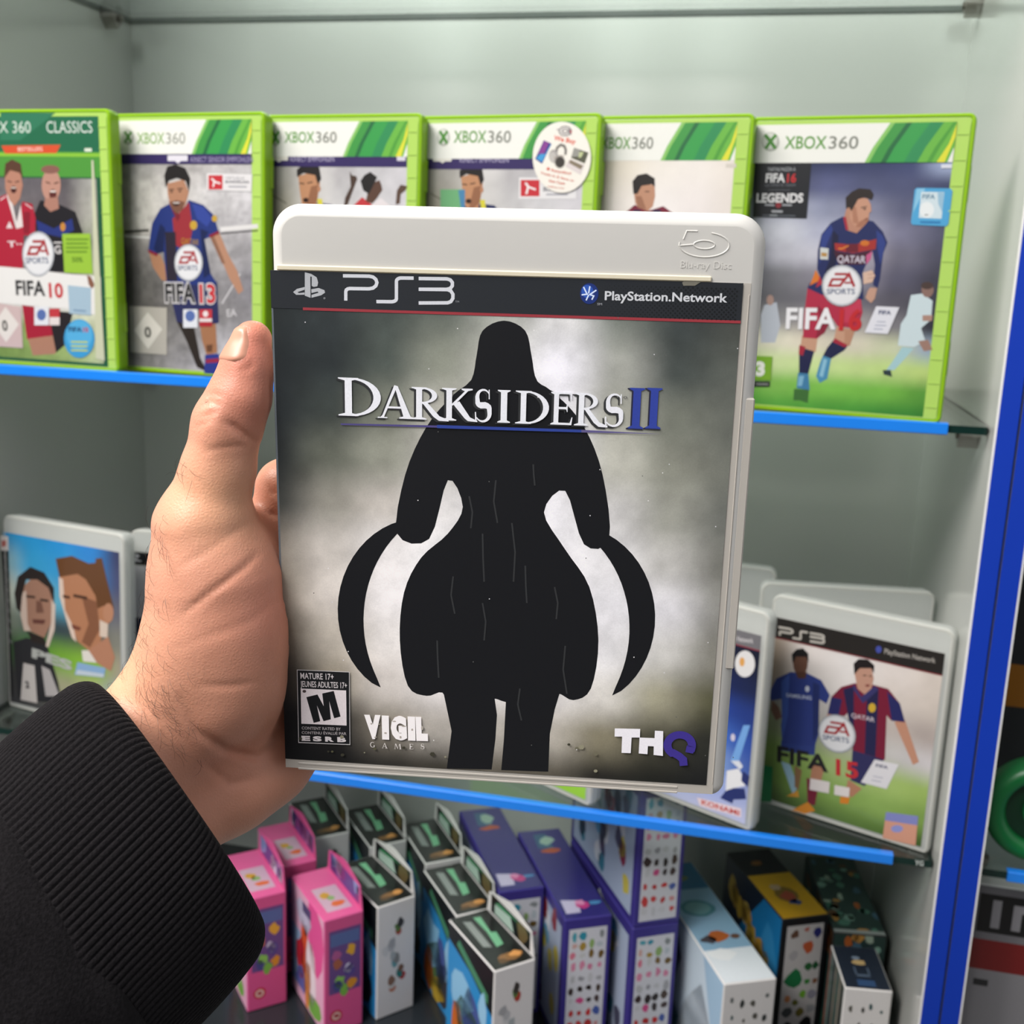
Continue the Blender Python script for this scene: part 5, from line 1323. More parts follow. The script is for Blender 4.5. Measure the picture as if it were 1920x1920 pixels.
shelf(0.0282, 0.79, ZC, 0.047, 0.76, 'glass shelf in the neighbouring cabinet with its blue strip ending at the post')

# ------------------------------------------------------------------ game cases
def case_frame(x, y, z, yaw, lean, w):
    yaw, lean = R_(yaw), R_(lean)
    return (x - math.cos(yaw) * w, y + math.sin(yaw) * w, z), yaw, lean

def art_part(name, key, mat, parent, y0, seed=0):
    mb = MB()
    paint(mb, ART[key], y0, seed)
    return mb.build(name, mat, parent)

GG = 'green game cases on the upper shelf'
def green_case(key, x, y, yaw, lean, label, seed):
    W, H, D = 0.136, 0.190, 0.014
    loc, yw, ln = case_frame(x, y, 0.0001, yaw, lean, W)
    c = thing('game_case', label, 'game case', loc, GG, rz=-yw, rx=-ln)
    rs = (0.003, 0.0045, 0.0045, 0.003)
    mb = MB()
    slab(mb, 0, W, 0, H, rs, [(0.0022, 0.0009), (0.0018, 0.0), (0.0010, 0.0), (0.0002, 0.0008), (0, 0.002), (0, 0.0064)])
    mb.build('front_lid', M['green'], c)
    mb = MB()
    slab(mb, 0.0003, W - 0.0012, 0.0005, H - 0.0005, rs, [(0.0008, 0.0068), (0, 0.0074), (0, D - 0.0015), (0.001, D - 0.0004), (0.002, D)])
    mb.build('back_shell', M['green'], c)
    mb = MB()
    mb.box(0.0006, W - 0.003, 0.0062, 0.0070, 0.003, H - 0.003)
    mb.build('hinge_web', M['green'], c)
    mb = MB()
    slab(mb, 0.0025, W - 0.0026, 0.0026, H - 0.0026, (0.002,) * 4, [(0, 0.0009), (0, 0.00055), (0.0002, 0.0005)][::-1])
    mb.build('clear_sleeve', M['green_clear'], c)
    art_part('cover_insert', key, M['print'], c, 0.00048, seed)
    mb = MB()                                    # moulded grip marks along the opening edge
    for i in range(12):
        z = 0.010 + i * 0.0152
        mb.box(W - 0.0102, W - 0.0034, 0.0001, 0.0006, z, z + 0.0007)
    mb.box(W - 0.0036, W - 0.0030, 0.0001, 0.0006, 0.006, H - 0.006)
    mb.build('grip_marks', M['green_clear'], c)
    for z0, z1 in ((0.03, 0.052), (0.138, 0.16)):
        mb = MB()
        mb.bbox(W - 0.0013, W + 0.0001, 0.0068, 0.0118, z0, z1, 0.0003)
        mb.build('latch_tab', M['green'], c)
    return c
green_case('pair', -.6181, .0037, 3.8, 0, 'green game case with two shouting footballers, leftmost on the upper shelf', 1)
green_case('stadium', -.5017, .0093, 7.2, 1, 'green game case with one shouting footballer in a grey stadium, above the thumb', 2)
green_case('duo', -.3862, .0132, 6.3, 1, 'green game case showing one player and a man pointing up, behind the held case', 3)
fs = green_case('solo', -.2609, .0078, 8.8, 1, 'green game case with a round white sticker on its top corner', 4)
mb = MB(); paint(mb, ART['sticker'], 0.0002 - 0.0006); mb.build('round_sticker', M['print'], fs)
green_case('pale', -.1621, .0069, 8.9, 1, 'green game case with a pale cover and only a dark-haired head showing', 5)
green_case('pitch', -.0300, .0003, 10.2, 1, 'green game case with a footballer running on a green pitch, rightmost on the shelf', 6)

def clear_case(key, x, y, yaw, lean, label, seed, s=0.96, mat='clear', group='clear game cases on the lower shelf'):
    W, H, D = 0.135 * s, 0.171 * s, 0.014
    loc, yw, ln = case_frame(x, y, ZC + 0.0001, yaw, lean, W)
    c = thing('game_case', label, 'game case', loc, group, rz=-yw, rx=-ln)
    rs = (0.003, 0.004, 0.007, 0.007)
    mb = MB()
    slab(mb, 0, W, 0, H, rs, [(0.0024, 0.0), (0.0010, 0.0004), (0, 0.0022), (0, 0.0064)])
    mb.build('front_lid', M[mat], c)
    mb = MB()
    slab(mb, 0.0003, W - 0.001, 0.0005, H - 0.0005, rs, [(0.0008, 0.0068), (0, 0.0074), (0, D - 0.0015), (0.001, D - 0.0004), (0.002, D)])
    mb.build('back_shell', M[mat], c)
    mb = MB()                                    # brighter moulded rim all round the lid
    o, i = rrect(0, W, 0, H, rs, 0.0), rrect(0, W, 0, H, rs, 0.0026)
    n = len(o)
    mb.loft([[(a, 0.0010, b) for a, b in o], [(a, -0.0003, b) for a, b in rrect(0, W, 0, H, rs, 0.0012)], [(a, -0.0001, b) for a, b in i]], None, False, False)
    mb.build('lid_rim', M['clear_rim'], c)
    if key:
        mb = MB()                                # white back of the printed sheet, so the print is opaque
        mb.box(0.0004, W - 0.0058, -0.00012, -0.00004, 0.0046, 0.147)
        mb.build('sheet_backing', M['carton'], c)
        art_part('cover_insert', key, M['print'], c, -0.00014, seed)
    return c
clear_case('match', -.0034, .0082, 22.5, 0, 'clear game case with blue and red striped footballers, by the right cabinet wall', 11)
clear_case('blue', -.1246, .0046, 27.7, 0, 'clear game case with a blue cover, half hidden by the held case', 12)
clear_case('green', -.2419, .0071, 31.4, 0, 'clear game case whose green cover peeks out below the held case', 13)
clear_case('faces', -.6315, .0155, 11.7, 1.9, 'clear game case with two large faces on its cover, left of the wrist', 14, 1.0)
clear_case(None, -.0032, .1050, -8, 0, 'empty clear case behind the striped footballers case', 16, 0.96)
clear_case(None, -.1200, .1300, 7, 0, 'empty clear case standing behind the blue cover case', 17, 0.96)
c = clear_case(None, -.5180, .0620, -4, 2, 'clear game case with a black header strip, behind the wrist', 18, 0.97)
mb = MB()
paint(mb, [('P', '1c1c1f', [0, 13600, 12400, 13600, 12400, 14700, 0, 14700]), ('P', 'd9dadf', [0, 9000, 12400, 9000, 12400, 13500, 0, 13500]), ('P', '2a3550', [0, 450, 12400, 450, 12400, 9000, 0, 9000]),
           ('P', 'b9bcc2', [500, 13900, 640, 13860, 640, 14500, 500, 14550]), ('P', 'b9bcc2', [640, 14300, 800, 14250, 860, 14400, 640, 14520]), ('P', 'b9bcc2', [250, 13950, 950, 13850, 1000, 13980, 300, 14080]), ('L', '4a90a8', 900, [0, 6500, 12400, 7000])], -0.0002)
mb.build('cover_insert', M['print'], c)
# ------------------------------------------------------------------ held case
hero = thing('game_case', 'milky game case with a dark rider cover held up in the hand', 'game case')
RH = np.array([[0.98964, -0.14347, -0.00362], [0.14337, 0.98879, 0.04133], [0, 0, 0]])
def rot3(ax, ay, az):
    cx, sx, cy, sy, cz, sz = math.cos(ax), math.sin(ax), math.cos(ay), math.sin(ay), math.cos(az), math.sin(az)
    return np.array([[cz, -sz, 0], [sz, cz, 0], [0, 0, 1]]) @ np.array([[cy, 0, sy], [0, 1, 0], [-sy, 0, cy]]) @ np.array([[1, 0, 0], [0, cx, -sx], [0, sx, cx]])
RH = rot3(.0422, -.0098, .1439)
HW, HH, HD = 0.135, 0.171, 0.0142
H0 = np.array([-.2095, -.4442, .0156]) - RH[:, 0] * HW / 2 - RH[:, 2] * HH / 2
hm = Matrix.Identity(4)
for i in range(3):
    for j in range(3):
        hm[i][j] = RH[i, j]
    hm[i][3] = H0[i]
hero.matrix_world = hm
rs = (0.0032, 0.0042, 0.0085, 0.0085)
mb = MB()
slab(mb, 0, HW, 0, HH, rs, [(0.0034, 0.0), (0.0026, 0.00025), (0.0014, 0.0010), (0.0005, 0.0019), (0.0, 0.0032), (0, 0.0066)], n=12)
o = mb.build('front_lid', M['milky'], hero, True)
o.data.polygons.foreach_set('use_smooth', [len(p.vertices) == 4 for p in o.data.polygons])
mb = MB()
slab(mb, 0.0004, HW - 0.0016, 0.0006, HH - 0.0006, rs, [(0.0008, 0.0070), (0, 0.0076), (0, HD - 0.0015), (0.001, HD - 0.0004), (0.002, HD)], n=8)
mb.build('back_shell', M['milky_dark'], hero)
mb = MB()
mb.box(0.0008, HW - 0.004, 0.0064, 0.0072, 0.004, HH - 0.009)
mb.build('hinge_web', M['milky_dark'], hero)
mb = MB()                                         # clear outer sheet welded along its edges
mb.box(0.0, HW - 0.0034, -0.00012, 0.0, 0.0016, 0.1530)
mb.build('sheet_backing', M['milky_dark'], hero)
art_part('cover_insert', 'hero', M['hero_print'], hero, -0.0003, 3)
mb = MB()
mb.bbox(0.0018, 0.121, -0.0007, 0.0002, 0.15305, 0.1546, 0.0003)
mb.build('sheet_lip', M['cream'], hero)
mb = MB()
for z0, z1 in ((0.0012, 0.0018), (0.0029, 0.0036)):
    mb.bbox(0.004, 0.121, -0.0003, 0.0001, z0, z1, 0.0001)
mb.bbox(0.13115, 0.13145, -0.0003, 0.0001, 0.005, 0.150, 0.0001)
mb.build('weld_line', M['milky_dark'], hero)
mb = MB()
mb.bbox(HW - 0.0026, HW + 0.0001, 0.0003, 0.0062, 0.042, 0.122, 0.0004)
mb.build('thumb_notch', M['milky_dark'], hero)
for z0, z1 in ((0.022, 0.036), (0.134, 0.148)):
    mb = MB()
    mb.bbox(HW - 0.0020, HW + 0.0001, 0.0068, 0.0118, z0, z1, 0.0003)
    mb.build('latch_tab', M['milky_dark'], hero)
mb = MB()                                         # moulded disc emblem and its small lettering
def ridge(pts, w=0.0005, h=0.00018):
    L, fs = stroke(pts, w)
    n = len(L)
    C, _ = stroke(pts, w * 0.3)
    mb.add([(x, 0.0, z) for x, z in L] + [(x, -h, z) for x, z in C], [], None)
    b = len(mb.v) - 2 * n
    m = n // 2
    for i in range(m - 1):
        for a_, c_ in ((b + i, b + n + i), ):
            mb.f.append((a_, a_ + 1, c_ + 1, c_))
        r0 = b + n - 1 - i
        mb.f.append((r0 - 1, r0, r0 + n, r0 + n - 1))
        mb.f.append((b + n + i, b + n + i + 1, b + 2 * n - 2 - i, b + 2 * n - 1 - i))
bx, bz = 0.1195, 0.1632
ridge([(bx + a, bz + b) for a, b in arc(-0.001, -0.0005, 0.0066, 0.0032, 75, -190, 22)])
ridge([(bx + a, bz + b) for a, b in arc(-0.001, -0.0005, 0.0028, 0.0011, 0, 360, 18)])
ridge([(bx - 0.0030, bz + 0.0030), (bx - 0.0058, bz + 0.0030), (bx - 0.0066, bz + 0.0008)])
ridge([(bx - 0.0078, bz - 0.0009), (bx - 0.0040, bz - 0.0005)])
v, f = text_geo('Blu-ray Disc', 0.0)
k = 0.0135 / (v[:, 0].max() - v[:, 0].min())
for a, b in ((v, f), ):
    mb.add([(bx - 0.0072 + p[0] * k, -0.00016, bz - 0.0066 + p[1] * k) for p in a], [t for t in b])
fix_normals(mb.build('moulded_emblem', M['milky'], hero))

# ------------------------------------------------------------------ the person: hand as one signed-distance surface
def wpt(q):
    return at(q[0], q[1], q[2])
CH = []                                            # chains of (px, py, depth, radius px at that depth)
CH.append([(474, 637, .316, 36), (463, 690, .317, 47), (449, 742, .318, 54), (427, 800, .3195, 61), (409, 888, .322, 68), (387, 985, .326, 91), (404, 1080, .3295, 122), (408, 1165, .332, 128), (388, 1270, .336, 120)])
CH.append([(388, 1270, .336, 120), (318, 1355, .338, 118), (150, 1490, .318, 125), (-100, 1680, .285, 150)])
CH.append([(505, 1330, .364, 76), (470, 1425, .360, 88), (395, 1480, .352, 92), (200, 1610, .326, 112), (-60, 1790, .292, 140)])
CH.append([(560, 1350, .370, 62), (515, 1425, .364, 62), (450, 1455, .358, 82)])
CH.append([(430, 1060, .340, 88), (520, 1010, .350, 60)])
CH.append([(440, 1190, .346, 100), (548, 1110, .362, 60)])
CH.append([(430, 1290, .350, 100), (555, 1230, .370, 58), (560, 1350, .370, 60)])
CH.append([(520, 1010, .350, 60), (538, 922, .3475, 60), (610, 890, .3465, 55), (710, 898, .3450, 50), (820, 930, .3425, 46), (925, 965, .3405, 40)])
CH.append([(548, 1110, .362, 60), (640, 1055, .3570, 56), (760, 1030, .3525, 51), (890, 1050, .3470, 46), (1000, 1085, .3447, 41)])
CH.append([(555, 1230, .370, 56), (650, 1165, .3640, 54), (760, 1145, .3585, 49), (880, 1165, .3525, 45), (985, 1195, .3487, 40)])
CH.append([(560, 1340, .373, 52), (640, 1270, .3680, 46), (720, 1255, .3640, 42), (800, 1268, .3575, 38), (870, 1285, .3538, 34)])
KS = [.0085, .012, .012, .010, .011, .012, .012, .006, .006, .006, .006]
chains = [[(wpt(p), p[3] * p[2] / FPX) for p in ch] for ch in CH]

HS = 0.0008
P_all = np.array([p for ch in chains for p, r in ch if p[2] > -9])
lo = np.array([-.45, -.60, -.118])
hi = np.array([-.20, -.34, .105])
mn = np.min([p - r for ch in chains[:1] + chains[3:] for p, r in ch], 0) - .012
mx = np.max([p + r for ch in chains[:1] + chains[3:] for p, r in ch], 0) + .012
w2 = [chains[1][2], chains[2][3]]
mn = np.minimum(mn, np.min([p - r for p, r in w2], 0) - .004)
mx = np.maximum(mx, np.max([p + r for p, r in w2], 0) + .004)
dims = np.ceil((mx - mn) / HS).astype(int) + 1
F = np.full(dims, 0.05, np.float32)

def cone_sdf(X, a, ra, b, rb):                     # distance to a capsule whose radius changes along its length
    ba = b - a
    t = np.clip(((X - a) @ ba) / (ba @ ba), 0, 1)
    d = X - a - t[..., None] * ba
    return np.sqrt((d * d).sum(-1)) - (ra + (rb - ra) * t)

def grid(i0, i1):
    return np.stack(np.meshgrid(*[mn[k] + HS * np.arange(i0[k], i1[k]) for k in range(3)], indexing='ij'), -1).astype(np.float32)

def smin(a, b, k):
    h = np.maximum(k - np.abs(a - b), 0) / k
    return np.minimum(a, b) - h * h * k * 0.25

for ch, kk in zip(chains, KS):
    T = np.full(dims, 0.05, np.float32)
    for (a, ra), (b, rb) in zip(ch[:-1], ch[1:]):
        i0 = np.clip(np.floor((np.minimum(a - ra, b - rb) - .016 - mn) / HS).astype(int), 0, dims)
        i1 = np.clip(np.ceil((np.maximum(a + ra, b + rb) + .016 - mn) / HS).astype(int), 0, dims)
        if (i1 <= i0).any():
            continue
        sl = tuple(slice(i0[k], i1[k]) for k in range(3))
        T[sl] = smin(T[sl], cone_sdf(grid(i0, i1), a.astype(np.float32), ra, b.astype(np.float32), rb).astype(np.float32), .003)
    F = smin(F, T, kk)
del T
G = grid((0, 0, 0), dims)
loc = (G - H0.astype(np.float32)) @ RH.astype(np.float32)
q = np.abs(loc - np.array([HW / 2, HD / 2, HH / 2], np.float32)) - np.array([HW / 2, HD / 2, HH / 2], np.float32) + .0015
bx_ = np.sqrt((np.maximum(q, 0) ** 2).sum(-1)) + np.minimum(q.max(-1), 0) - .0015
F = np.maximum(F, .0002 - bx_)
# creases: shallow grooves pressed in where the skin folds (seen from the palm side)
rel = G - CAM.astype(np.float32)
dep = rel @ CR[2].astype(np.float32)
PX = 960 + FPX * (rel @ CR[0].astype(np.float32)) / dep
PY = 960 + FPX * (rel @ CR[1].astype(np.float32)) / dep
def groove(pts, amp, wid, ends=True):
    global F
    pts = np.array(pts, np.float32)
    x0, y0 = pts.min(0) - 4 * wid
    x1, y1 = pts.max(0) + 4 * wid
    m = (PX > x0) & (PX < x1) & (PY > y0) & (PY < y1) & (np.abs(F) < .004) & (dep < .350)
    x, y = PX[m], PY[m]
    best = np.full(x.shape, 1e9, np.float32)
    tt = np.zeros_like(best)
    for i in range(len(pts) - 1):
        a, d = pts[i], pts[i + 1] - pts[i]
        t = np.clip(((x - a[0]) * d[0] + (y - a[1]) * d[1]) / (d @ d), 0, 1)
        e = (x - a[0] - t * d[0]) ** 2 + (y - a[1] - t * d[1]) ** 2
        k = e < best
        best[k], tt[k] = e[k], ((i + t) / (len(pts) - 1))[k]
    fade = np.sqrt(np.clip(np.sin(np.pi * np.clip(tt, .03, .97)), 0, 1)) if ends else 1.0
    F[m] += (amp * np.exp(-best / wid ** 2) * fade).astype(np.float32)
groove([(484, 832), (462, 818), (440, 800), (425, 792)], .0013, 6)
groove([(478, 842), (455, 835), (420, 838), (385, 845)], .0005, 5)
groove([(482, 1040), (455, 1066), (420, 1092), (380, 1122), (345, 1150)], .0009, 6)
groove([(470, 975), (430, 1005), (385, 1035), (330, 1070)], .0003, 8)
groove([(525, 1120), (470, 1165), (400, 1190), (330, 1215)], .00025, 9)
groove([(478, 1280), (430, 1286), (375, 1284)], .0005, 6)
groove([(340, 1310), (370, 1370), (420, 1405), (480, 1420), (520, 1395)], .0011, 9)
groove([(380, 1430), (430, 1470), (480, 1460)], .0006, 8)
groove([(377, 765), (395, 752), (412, 760)], .0008, 4)
groove([(372, 782), (392, 778), (408, 768)], .0008, 4)
groove([(366, 800), (385, 792), (400, 786)], .0006, 4)
groove([(385, 742), (400, 738), (416, 744)], .0006, 4)
groove([(505, 910), (515, 925), (530, 938)], .0010, 5)
groove([(500, 960), (512, 965), (526, 970)], .0006, 5)
groove([(452, 694), (468, 690), (476, 678)], .0006, 4)
for (sx, sy, sr, am) in ((400, 830, 26, -.0010), (395, 770, 26, -.0012), (430, 985, 40, -.0008), (470, 930, 30, .0010), (470, 760, 30, -.0012), (360, 1330, 40, .0012), (500, 1290, 46, -.0010), (330, 1000, 40, -.0012)):
    m = (np.abs(F) < .006) & (dep < .350)
    F[m] += (am * np.exp(-((PX[m] - sx) ** 2 + (PY[m] - sy) ** 2) / (2 * sr * sr))).astype(np.float32)
del rel, PX, PY, loc, q, bx_

def surface_nets(F):
    s = F < 0
    nx, ny, nz = F.shape
    cnt = np.zeros((nx - 1, ny - 1, nz - 1), np.int8)
    for a in (0, 1):
        for b in (0, 1):
            for c in (0, 1):
                cnt += s[a:nx - 1 + a, b:ny - 1 + b, c:nz - 1 + c]
    act = (cnt > 0) & (cnt < 8)
    ci = np.argwhere(act)
    idx = np.full(act.shape, -1, np.int32)
    idx[tuple(ci.T)] = np.arange(len(ci))
    acc = np.zeros((len(ci), 3))
    num = np.zeros(len(ci))
    off = [(a, b, c) for a in (0, 1) for b in (0, 1) for c in (0, 1)]
    for p in off:
        for ax in range(3):
            if p[ax]:
                continue
            r = list(p)
            r[ax] = 1
            f0 = F[tuple((ci + p).T)]
            f1 = F[tuple((ci + r).T)]
            m = (f0 < 0) != (f1 < 0)
            t = f0[m] / (f0[m] - f1[m])
            e = np.array(p, float) + np.zeros((m.sum(), 3))
            e[:, ax] = t
            acc[m] += e
            num[m] += 1
    V = ci + acc / num[:, None]
    quads = []
    for ax in range(3):
        u, v = (ax + 1) % 3, (ax + 2) % 3
        sl0, sl1 = [slice(None)] * 3, [slice(None)] * 3
        sl0[ax], sl1[ax] = slice(0, -1), slice(1, None)
        ed = s[tuple(sl0)] != s[tuple(sl1)]
        e = np.argwhere(ed)
        e = e[(e[:, u] > 0) & (e[:, v] > 0) & (e[:, u] < F.shape[u] - 1) & (e[:, v] < F.shape[v] - 1)]
        ins = s[tuple(e.T)]
        du, dv = np.eye(3, dtype=int)[u], np.eye(3, dtype=int)[v]
        c = [idx[tuple((e - a * du - b * dv).T)] for a, b in ((1, 1), (0, 1), (0, 0), (1, 0))]
        Q = np.stack(c, 1)
        Q[~ins] = Q[~ins][:, ::-1]
        quads.append(Q)
    Q = np.concatenate(quads)
    return V, Q[(Q >= 0).all(1)]
V, Q = surface_nets(F)
V = mn + HS * V
def grad(X):
    g = np.zeros_like(X)
    f0 = (X - mn) / HS
    for k in range(3):
        d = np.zeros(3)
        d[k] = 1.0
        a = np.clip(np.rint(f0 + d).astype(int), 0, dims - 1)
        b = np.clip(np.rint(f0 - d).astype(int), 0, dims - 1)
        g[:, k] = F[tuple(a.T)] - F[tuple(b.T)]
    return g / (np.linalg.norm(g, axis=1)[:, None] + 1e-9)

person = thing('person', 'left hand in a black ribbed sleeve holding up the milky game case', 'person', tuple(wpt((330, 1400, .345))))
PO = np.array(person.location)

def skin_mat():
    m, nt, p, out = new_mat('skin')
    setp(p, None, 0.42, spec=0.35, sss=0.12)
    p.inputs['Subsurface Radius'].default_value = (0.6, 0.22, 0.12)
    p.inputs['Subsurface Scale'].default_value = 0.004
    at_ = nt.nodes.new('ShaderNodeAttribute')
    at_.attribute_name = 'col'
    tc = nt.nodes.new('ShaderNodeTexCoord')
    nz = nt.nodes.new('ShaderNodeTexNoise')
    nz.inputs['Scale'].default_value = 70
    nz.inputs['Detail'].default_value = 6
    rp = nt.nodes.new('ShaderNodeMapRange')
    rp.inputs['To Min'].default_value, rp.inputs['To Max'].default_value = 0.86, 1.14
    mx = nt.nodes.new('ShaderNodeMix')
    mx.data_type, mx.blend_type = 'RGBA', 'MULTIPLY'
    mx.inputs['Factor'].default_value = 1
    vo = nt.nodes.new('ShaderNodeTexVoronoi')
    vo.feature = 'DISTANCE_TO_EDGE'
    vo.inputs['Scale'].default_value = 900
    n2 = nt.nodes.new('ShaderNodeTexNoise')
    n2.inputs['Scale'].default_value = 260
    n2.inputs['Detail'].default_value = 5
    ad = nt.nodes.new('ShaderNodeMath')
    ad.operation = 'ADD'
    bp = nt.nodes.new('ShaderNodeBump')
    bp.inputs['Strength'].default_value = 0.28
    bp.inputs['Distance'].default_value = 0.0004
    L = nt.links.new
    for t in (nz, vo, n2):
        L(tc.outputs['Object'], t.inputs['Vector'])
    L(nz.outputs['Fac'], rp.inputs['Value'])
    L(at_.outputs['Color'], mx.inputs['A'])
    L(rp.outputs['Result'], mx.inputs['B'])
    L(mx.outputs['Result'], p.inputs['Base Color'])
    L(vo.outputs['Distance'], ad.inputs[0])
    L(n2.outputs['Fac'], ad.inputs[1])
    L(ad.outputs[0], bp.inputs['Height'])
    L(bp.outputs['Normal'], p.inputs['Normal'])
    return m
M['skin'] = skin_mat()
base, red, pale = lin('d0937a'), lin('cb7a68'), lin('e2ab86')  # pale stands for the brightly lit left side of the hand
colr = np.tile(base, (len(V), 1))
def blush_or_light(pt, rad, c, k):
    w_ = np.exp(-((V - pt) ** 2).sum(1) / (rad * rad))[:, None] * k
    colr[:] = colr * (1 - w_) + c * w_
blush_or_light(wpt((470, 650, .312)), .012, red, .8)
blush_or_light(wpt((470, 770, .312)), .010, red, .5)
blush_or_light(wpt((510, 1130, .325)), .016, red, .5)
blush_or_light(wpt((400, 940, .315)), .014, pale, .7)  # light falling on the thumb, put into the skin colour
blush_or_light(wpt((250, 1240, .335)), .022, pale, .8)  # warm light on the wrist edge, painted into the skin colour
blush_or_light(wpt((400, 1380, .335)), .014, red, .3)
mb = MB()
mb.v, mb.f, mb.c = (V - PO).tolist(), Q.tolist(), colr.tolist()
hand = mb.build('hand', M['skin'], person, True)
sm = hand.modifiers.new('smooth', 'SMOOTH')
sm.factor, sm.iterations = 0.5, 3

def cast(px, py, d0=.27, d1=.40):                  # where a line of sight meets the skin
    o, d = CAM, ray(px, py)
    t = np.arange(d0, d1, HS * .35)
    X = o + t[:, None] * d
    f = (X - mn) / HS
    ok = ((f >= 0) & (f <= dims - 2)).all(1)
    i = np.clip(f.astype(int), 0, dims - 2)
    w_ = f - i
    val = np.zeros(len(t))
    for a in (0, 1):
        for b in (0, 1):
            for c in (0, 1):
                val += F[i[:, 0] + a, i[:, 1] + b, i[:, 2] + c] * (w_[:, 0] if a else 1 - w_[:, 0]) * (w_[:, 1] if b else 1 - w_[:, 1]) * (w_[:, 2] if c else 1 - w_[:, 2])
    h = np.nonzero(ok & (val < 0))[0]
    return X[h[0]] if len(h) else None

# thumb nail: a thin curved plate lying on the outer side of the thumb tip
mb = MB()
NU, NV = 15, 19
tip, low = np.array(wpt((463, 608, .316))), np.array(wpt((446, 690, .3165)))
ax_n = (low - tip) / np.linalg.norm(low - tip)
side = -CR[0] * 0.80 - CR[2] * 0.60
side -= ax_n * (side @ ax_n)
side /= np.linalg.norm(side)
acr = np.cross(ax_n, side)
axis_pts = [(wpt(p), p[3] * p[2] / FPX) for p in CH[0][:3]]
rows = []
for j in range(NV):
    v_ = j / (NV - 1)
    half = 1.12 * math.sin(math.pi * min(1, .22 + v_ * 1.1) * .5) ** .5 if v_ < .7 else 1.12 * math.sqrt(max(0.02, 1 - ((v_ - .7) / .34) ** 2))
    row = []
    for i in range(NU):
        ang = (i / (NU - 1) - .5) * 2 * half
        c0 = np.array(axis_pts[0][0]) + (np.array(axis_pts[1][0]) - np.array(axis_pts[0][0])) * (v_ * 1.30 - .34)
        dr = side * math.cos(ang) + acr * math.sin(ang)
        t = np.arange(.002, .014, .0001)
        X = c0 + t[:, None] * dr
        ii = np.clip(np.rint((X - mn) / HS).astype(int), 0, dims - 1)
        out_ = np.nonzero(F[tuple(ii.T)] > 0)[0]
        r = t[out_[0]] if len(out_) else .007
        row.append((c0, dr, r))
    rows.append(row)
rad = np.array([[c[2] for c in r] for r in rows])
for _ in range(6):
    pd = np.pad(rad, 1, mode='edge')
    rad = (pd[:-2, 1:-1] + pd[2:, 1:-1] + pd[1:-1, :-2] + pd[1:-1, 2:] + pd[1:-1, 1:-1]) / 5
nv = []
for j in range(NV):
    for i in range(NU):
        e = min(i, NU - 1 - i, j, NV - 1 - j)
        c0, dr, r = rows[j][i]
        nv.append(c0 + dr * (rad[j, i] + (-.0003, .0002, .00042)[min(e, 2)]) - PO)
nf = [(j * NU + i, j * NU + i + 1, (j + 1) * NU + i + 1, (j + 1) * NU + i) for j in range(NV - 1) for i in range(NU - 1)]
mb.add(nv, nf)
M['nail'] = plain('nail', 'cb9078', 0.35, 0.06, 200)
fix_normals(mb.build('thumb_nail', M['nail'], hand, True))

# fine dark hairs on the back edge of the wrist and thumb
rng = random.Random(5)
mb = MB()
paths = [([(352, 872), (345, 905)], 8, 6), ([(283, 1000), (300, 1040)], 26, 20), ([(262, 1090), (290, 1130)], 30, 20), ([(235, 1180), (285, 1215)], 40, 26), ([(205, 1240), (300, 1330)], 56, 34), ([(280, 1240), (330, 1400)], 40, 24), ([(330, 1340), (360, 1430)], 12, 18)]
for (a, b), n, spread in paths:
    for _ in range(n):
        t = rng.random()
        px = a[0] + (b[0] - a[0]) * t + rng.gauss(0, spread)
        py = a[1] + (b[1] - a[1]) * t + rng.gauss(0, spread)
        h = cast(px, py)
        if h is None:
            continue
        nrm = grad(h[None])[0]
        d = CR[0] * rng.uniform(.1, .9) + CR[1] * rng.uniform(.3, 1.0)
        d -= nrm * (d @ nrm)
        d /= np.linalg.norm(d)
        if rng.random() < .25:
            d = -d
        sd = np.cross(nrm, d) * rng.uniform(-.6, .6)
        L = rng.uniform(.003, .0075)
        pts = [h + d * L * s + nrm * (.0003 + .0011 * math.sin(math.pi * s) + .0002) + sd * L * s * s for s in (0, .25, .5, .75, 1)]
        mb.tube([p - PO for p in pts], [.00004, .00004, .000035, .00003, .000015], 3)
M['hair'] = plain('dark_hair', '2a1f1a', 0.5, 0.1, 100)
ho = mb.build('hand_hair', M['hair'], person)
ho['kind'] = 'stuff'

# ------------------------------------------------------------------ sleeve with a ribbed cuff
AX = np.array([.668, -.605, .433])
AX = AX[0] * CR[0] + AX[1] * CR[1] + AX[2] * CR[2]
AX /= np.linalg.norm(AX)
C0 = np.array(wpt((335, 1503, .322)))
Uv = .57 * CR[0] + .82 * CR[1]
Uv /= np.linalg.norm(Uv)
Wv = np.cross(AX, Uv)
Wv /= np.linalg.norm(Wv)
if Wv @ CR[2] > 0:
    Wv = -Wv
def ring(s, a, b, n, fn=None, drop=0.0):
    c = C0 - AX * s + Uv * drop
    out = []
    for i in range(n):
        t = 2 * math.pi * i / n
        k = 1 + (fn(i, t) if fn else 0)
        cu, sw = math.cos(t), math.sin(t)
        e = 2.25
        rr = (abs(cu) ** e + abs(sw) ** e) ** (-1 / e)
        out.append(c + Uv * cu * rr * a * k + Wv * sw * rr * b * k - PO)
    return out
NR, PER = 158, 6
rs_ = random.Random(3)
wav = [(rs_.uniform(0, 6.3), rs_.uniform(.7, 1.3)) for _ in range(6)]
def cuff_ring(s, a, b, dep_, drop):
    def fn(i, t):
        ph = 2 * math.pi * (i % PER) / PER
        rib = (0.0, .80, 1.0, 1.03, 1.0, .80)[i % PER]
        return dep_ * (rib - 1) + .012 * math.sin(3 * t + wav[0][0] + s * 22) + .008 * math.sin(5 * t + wav[1][0] - s * 30)
    return ring(s, a, b, NR * PER, fn, drop)
mb = MB()
loops = []
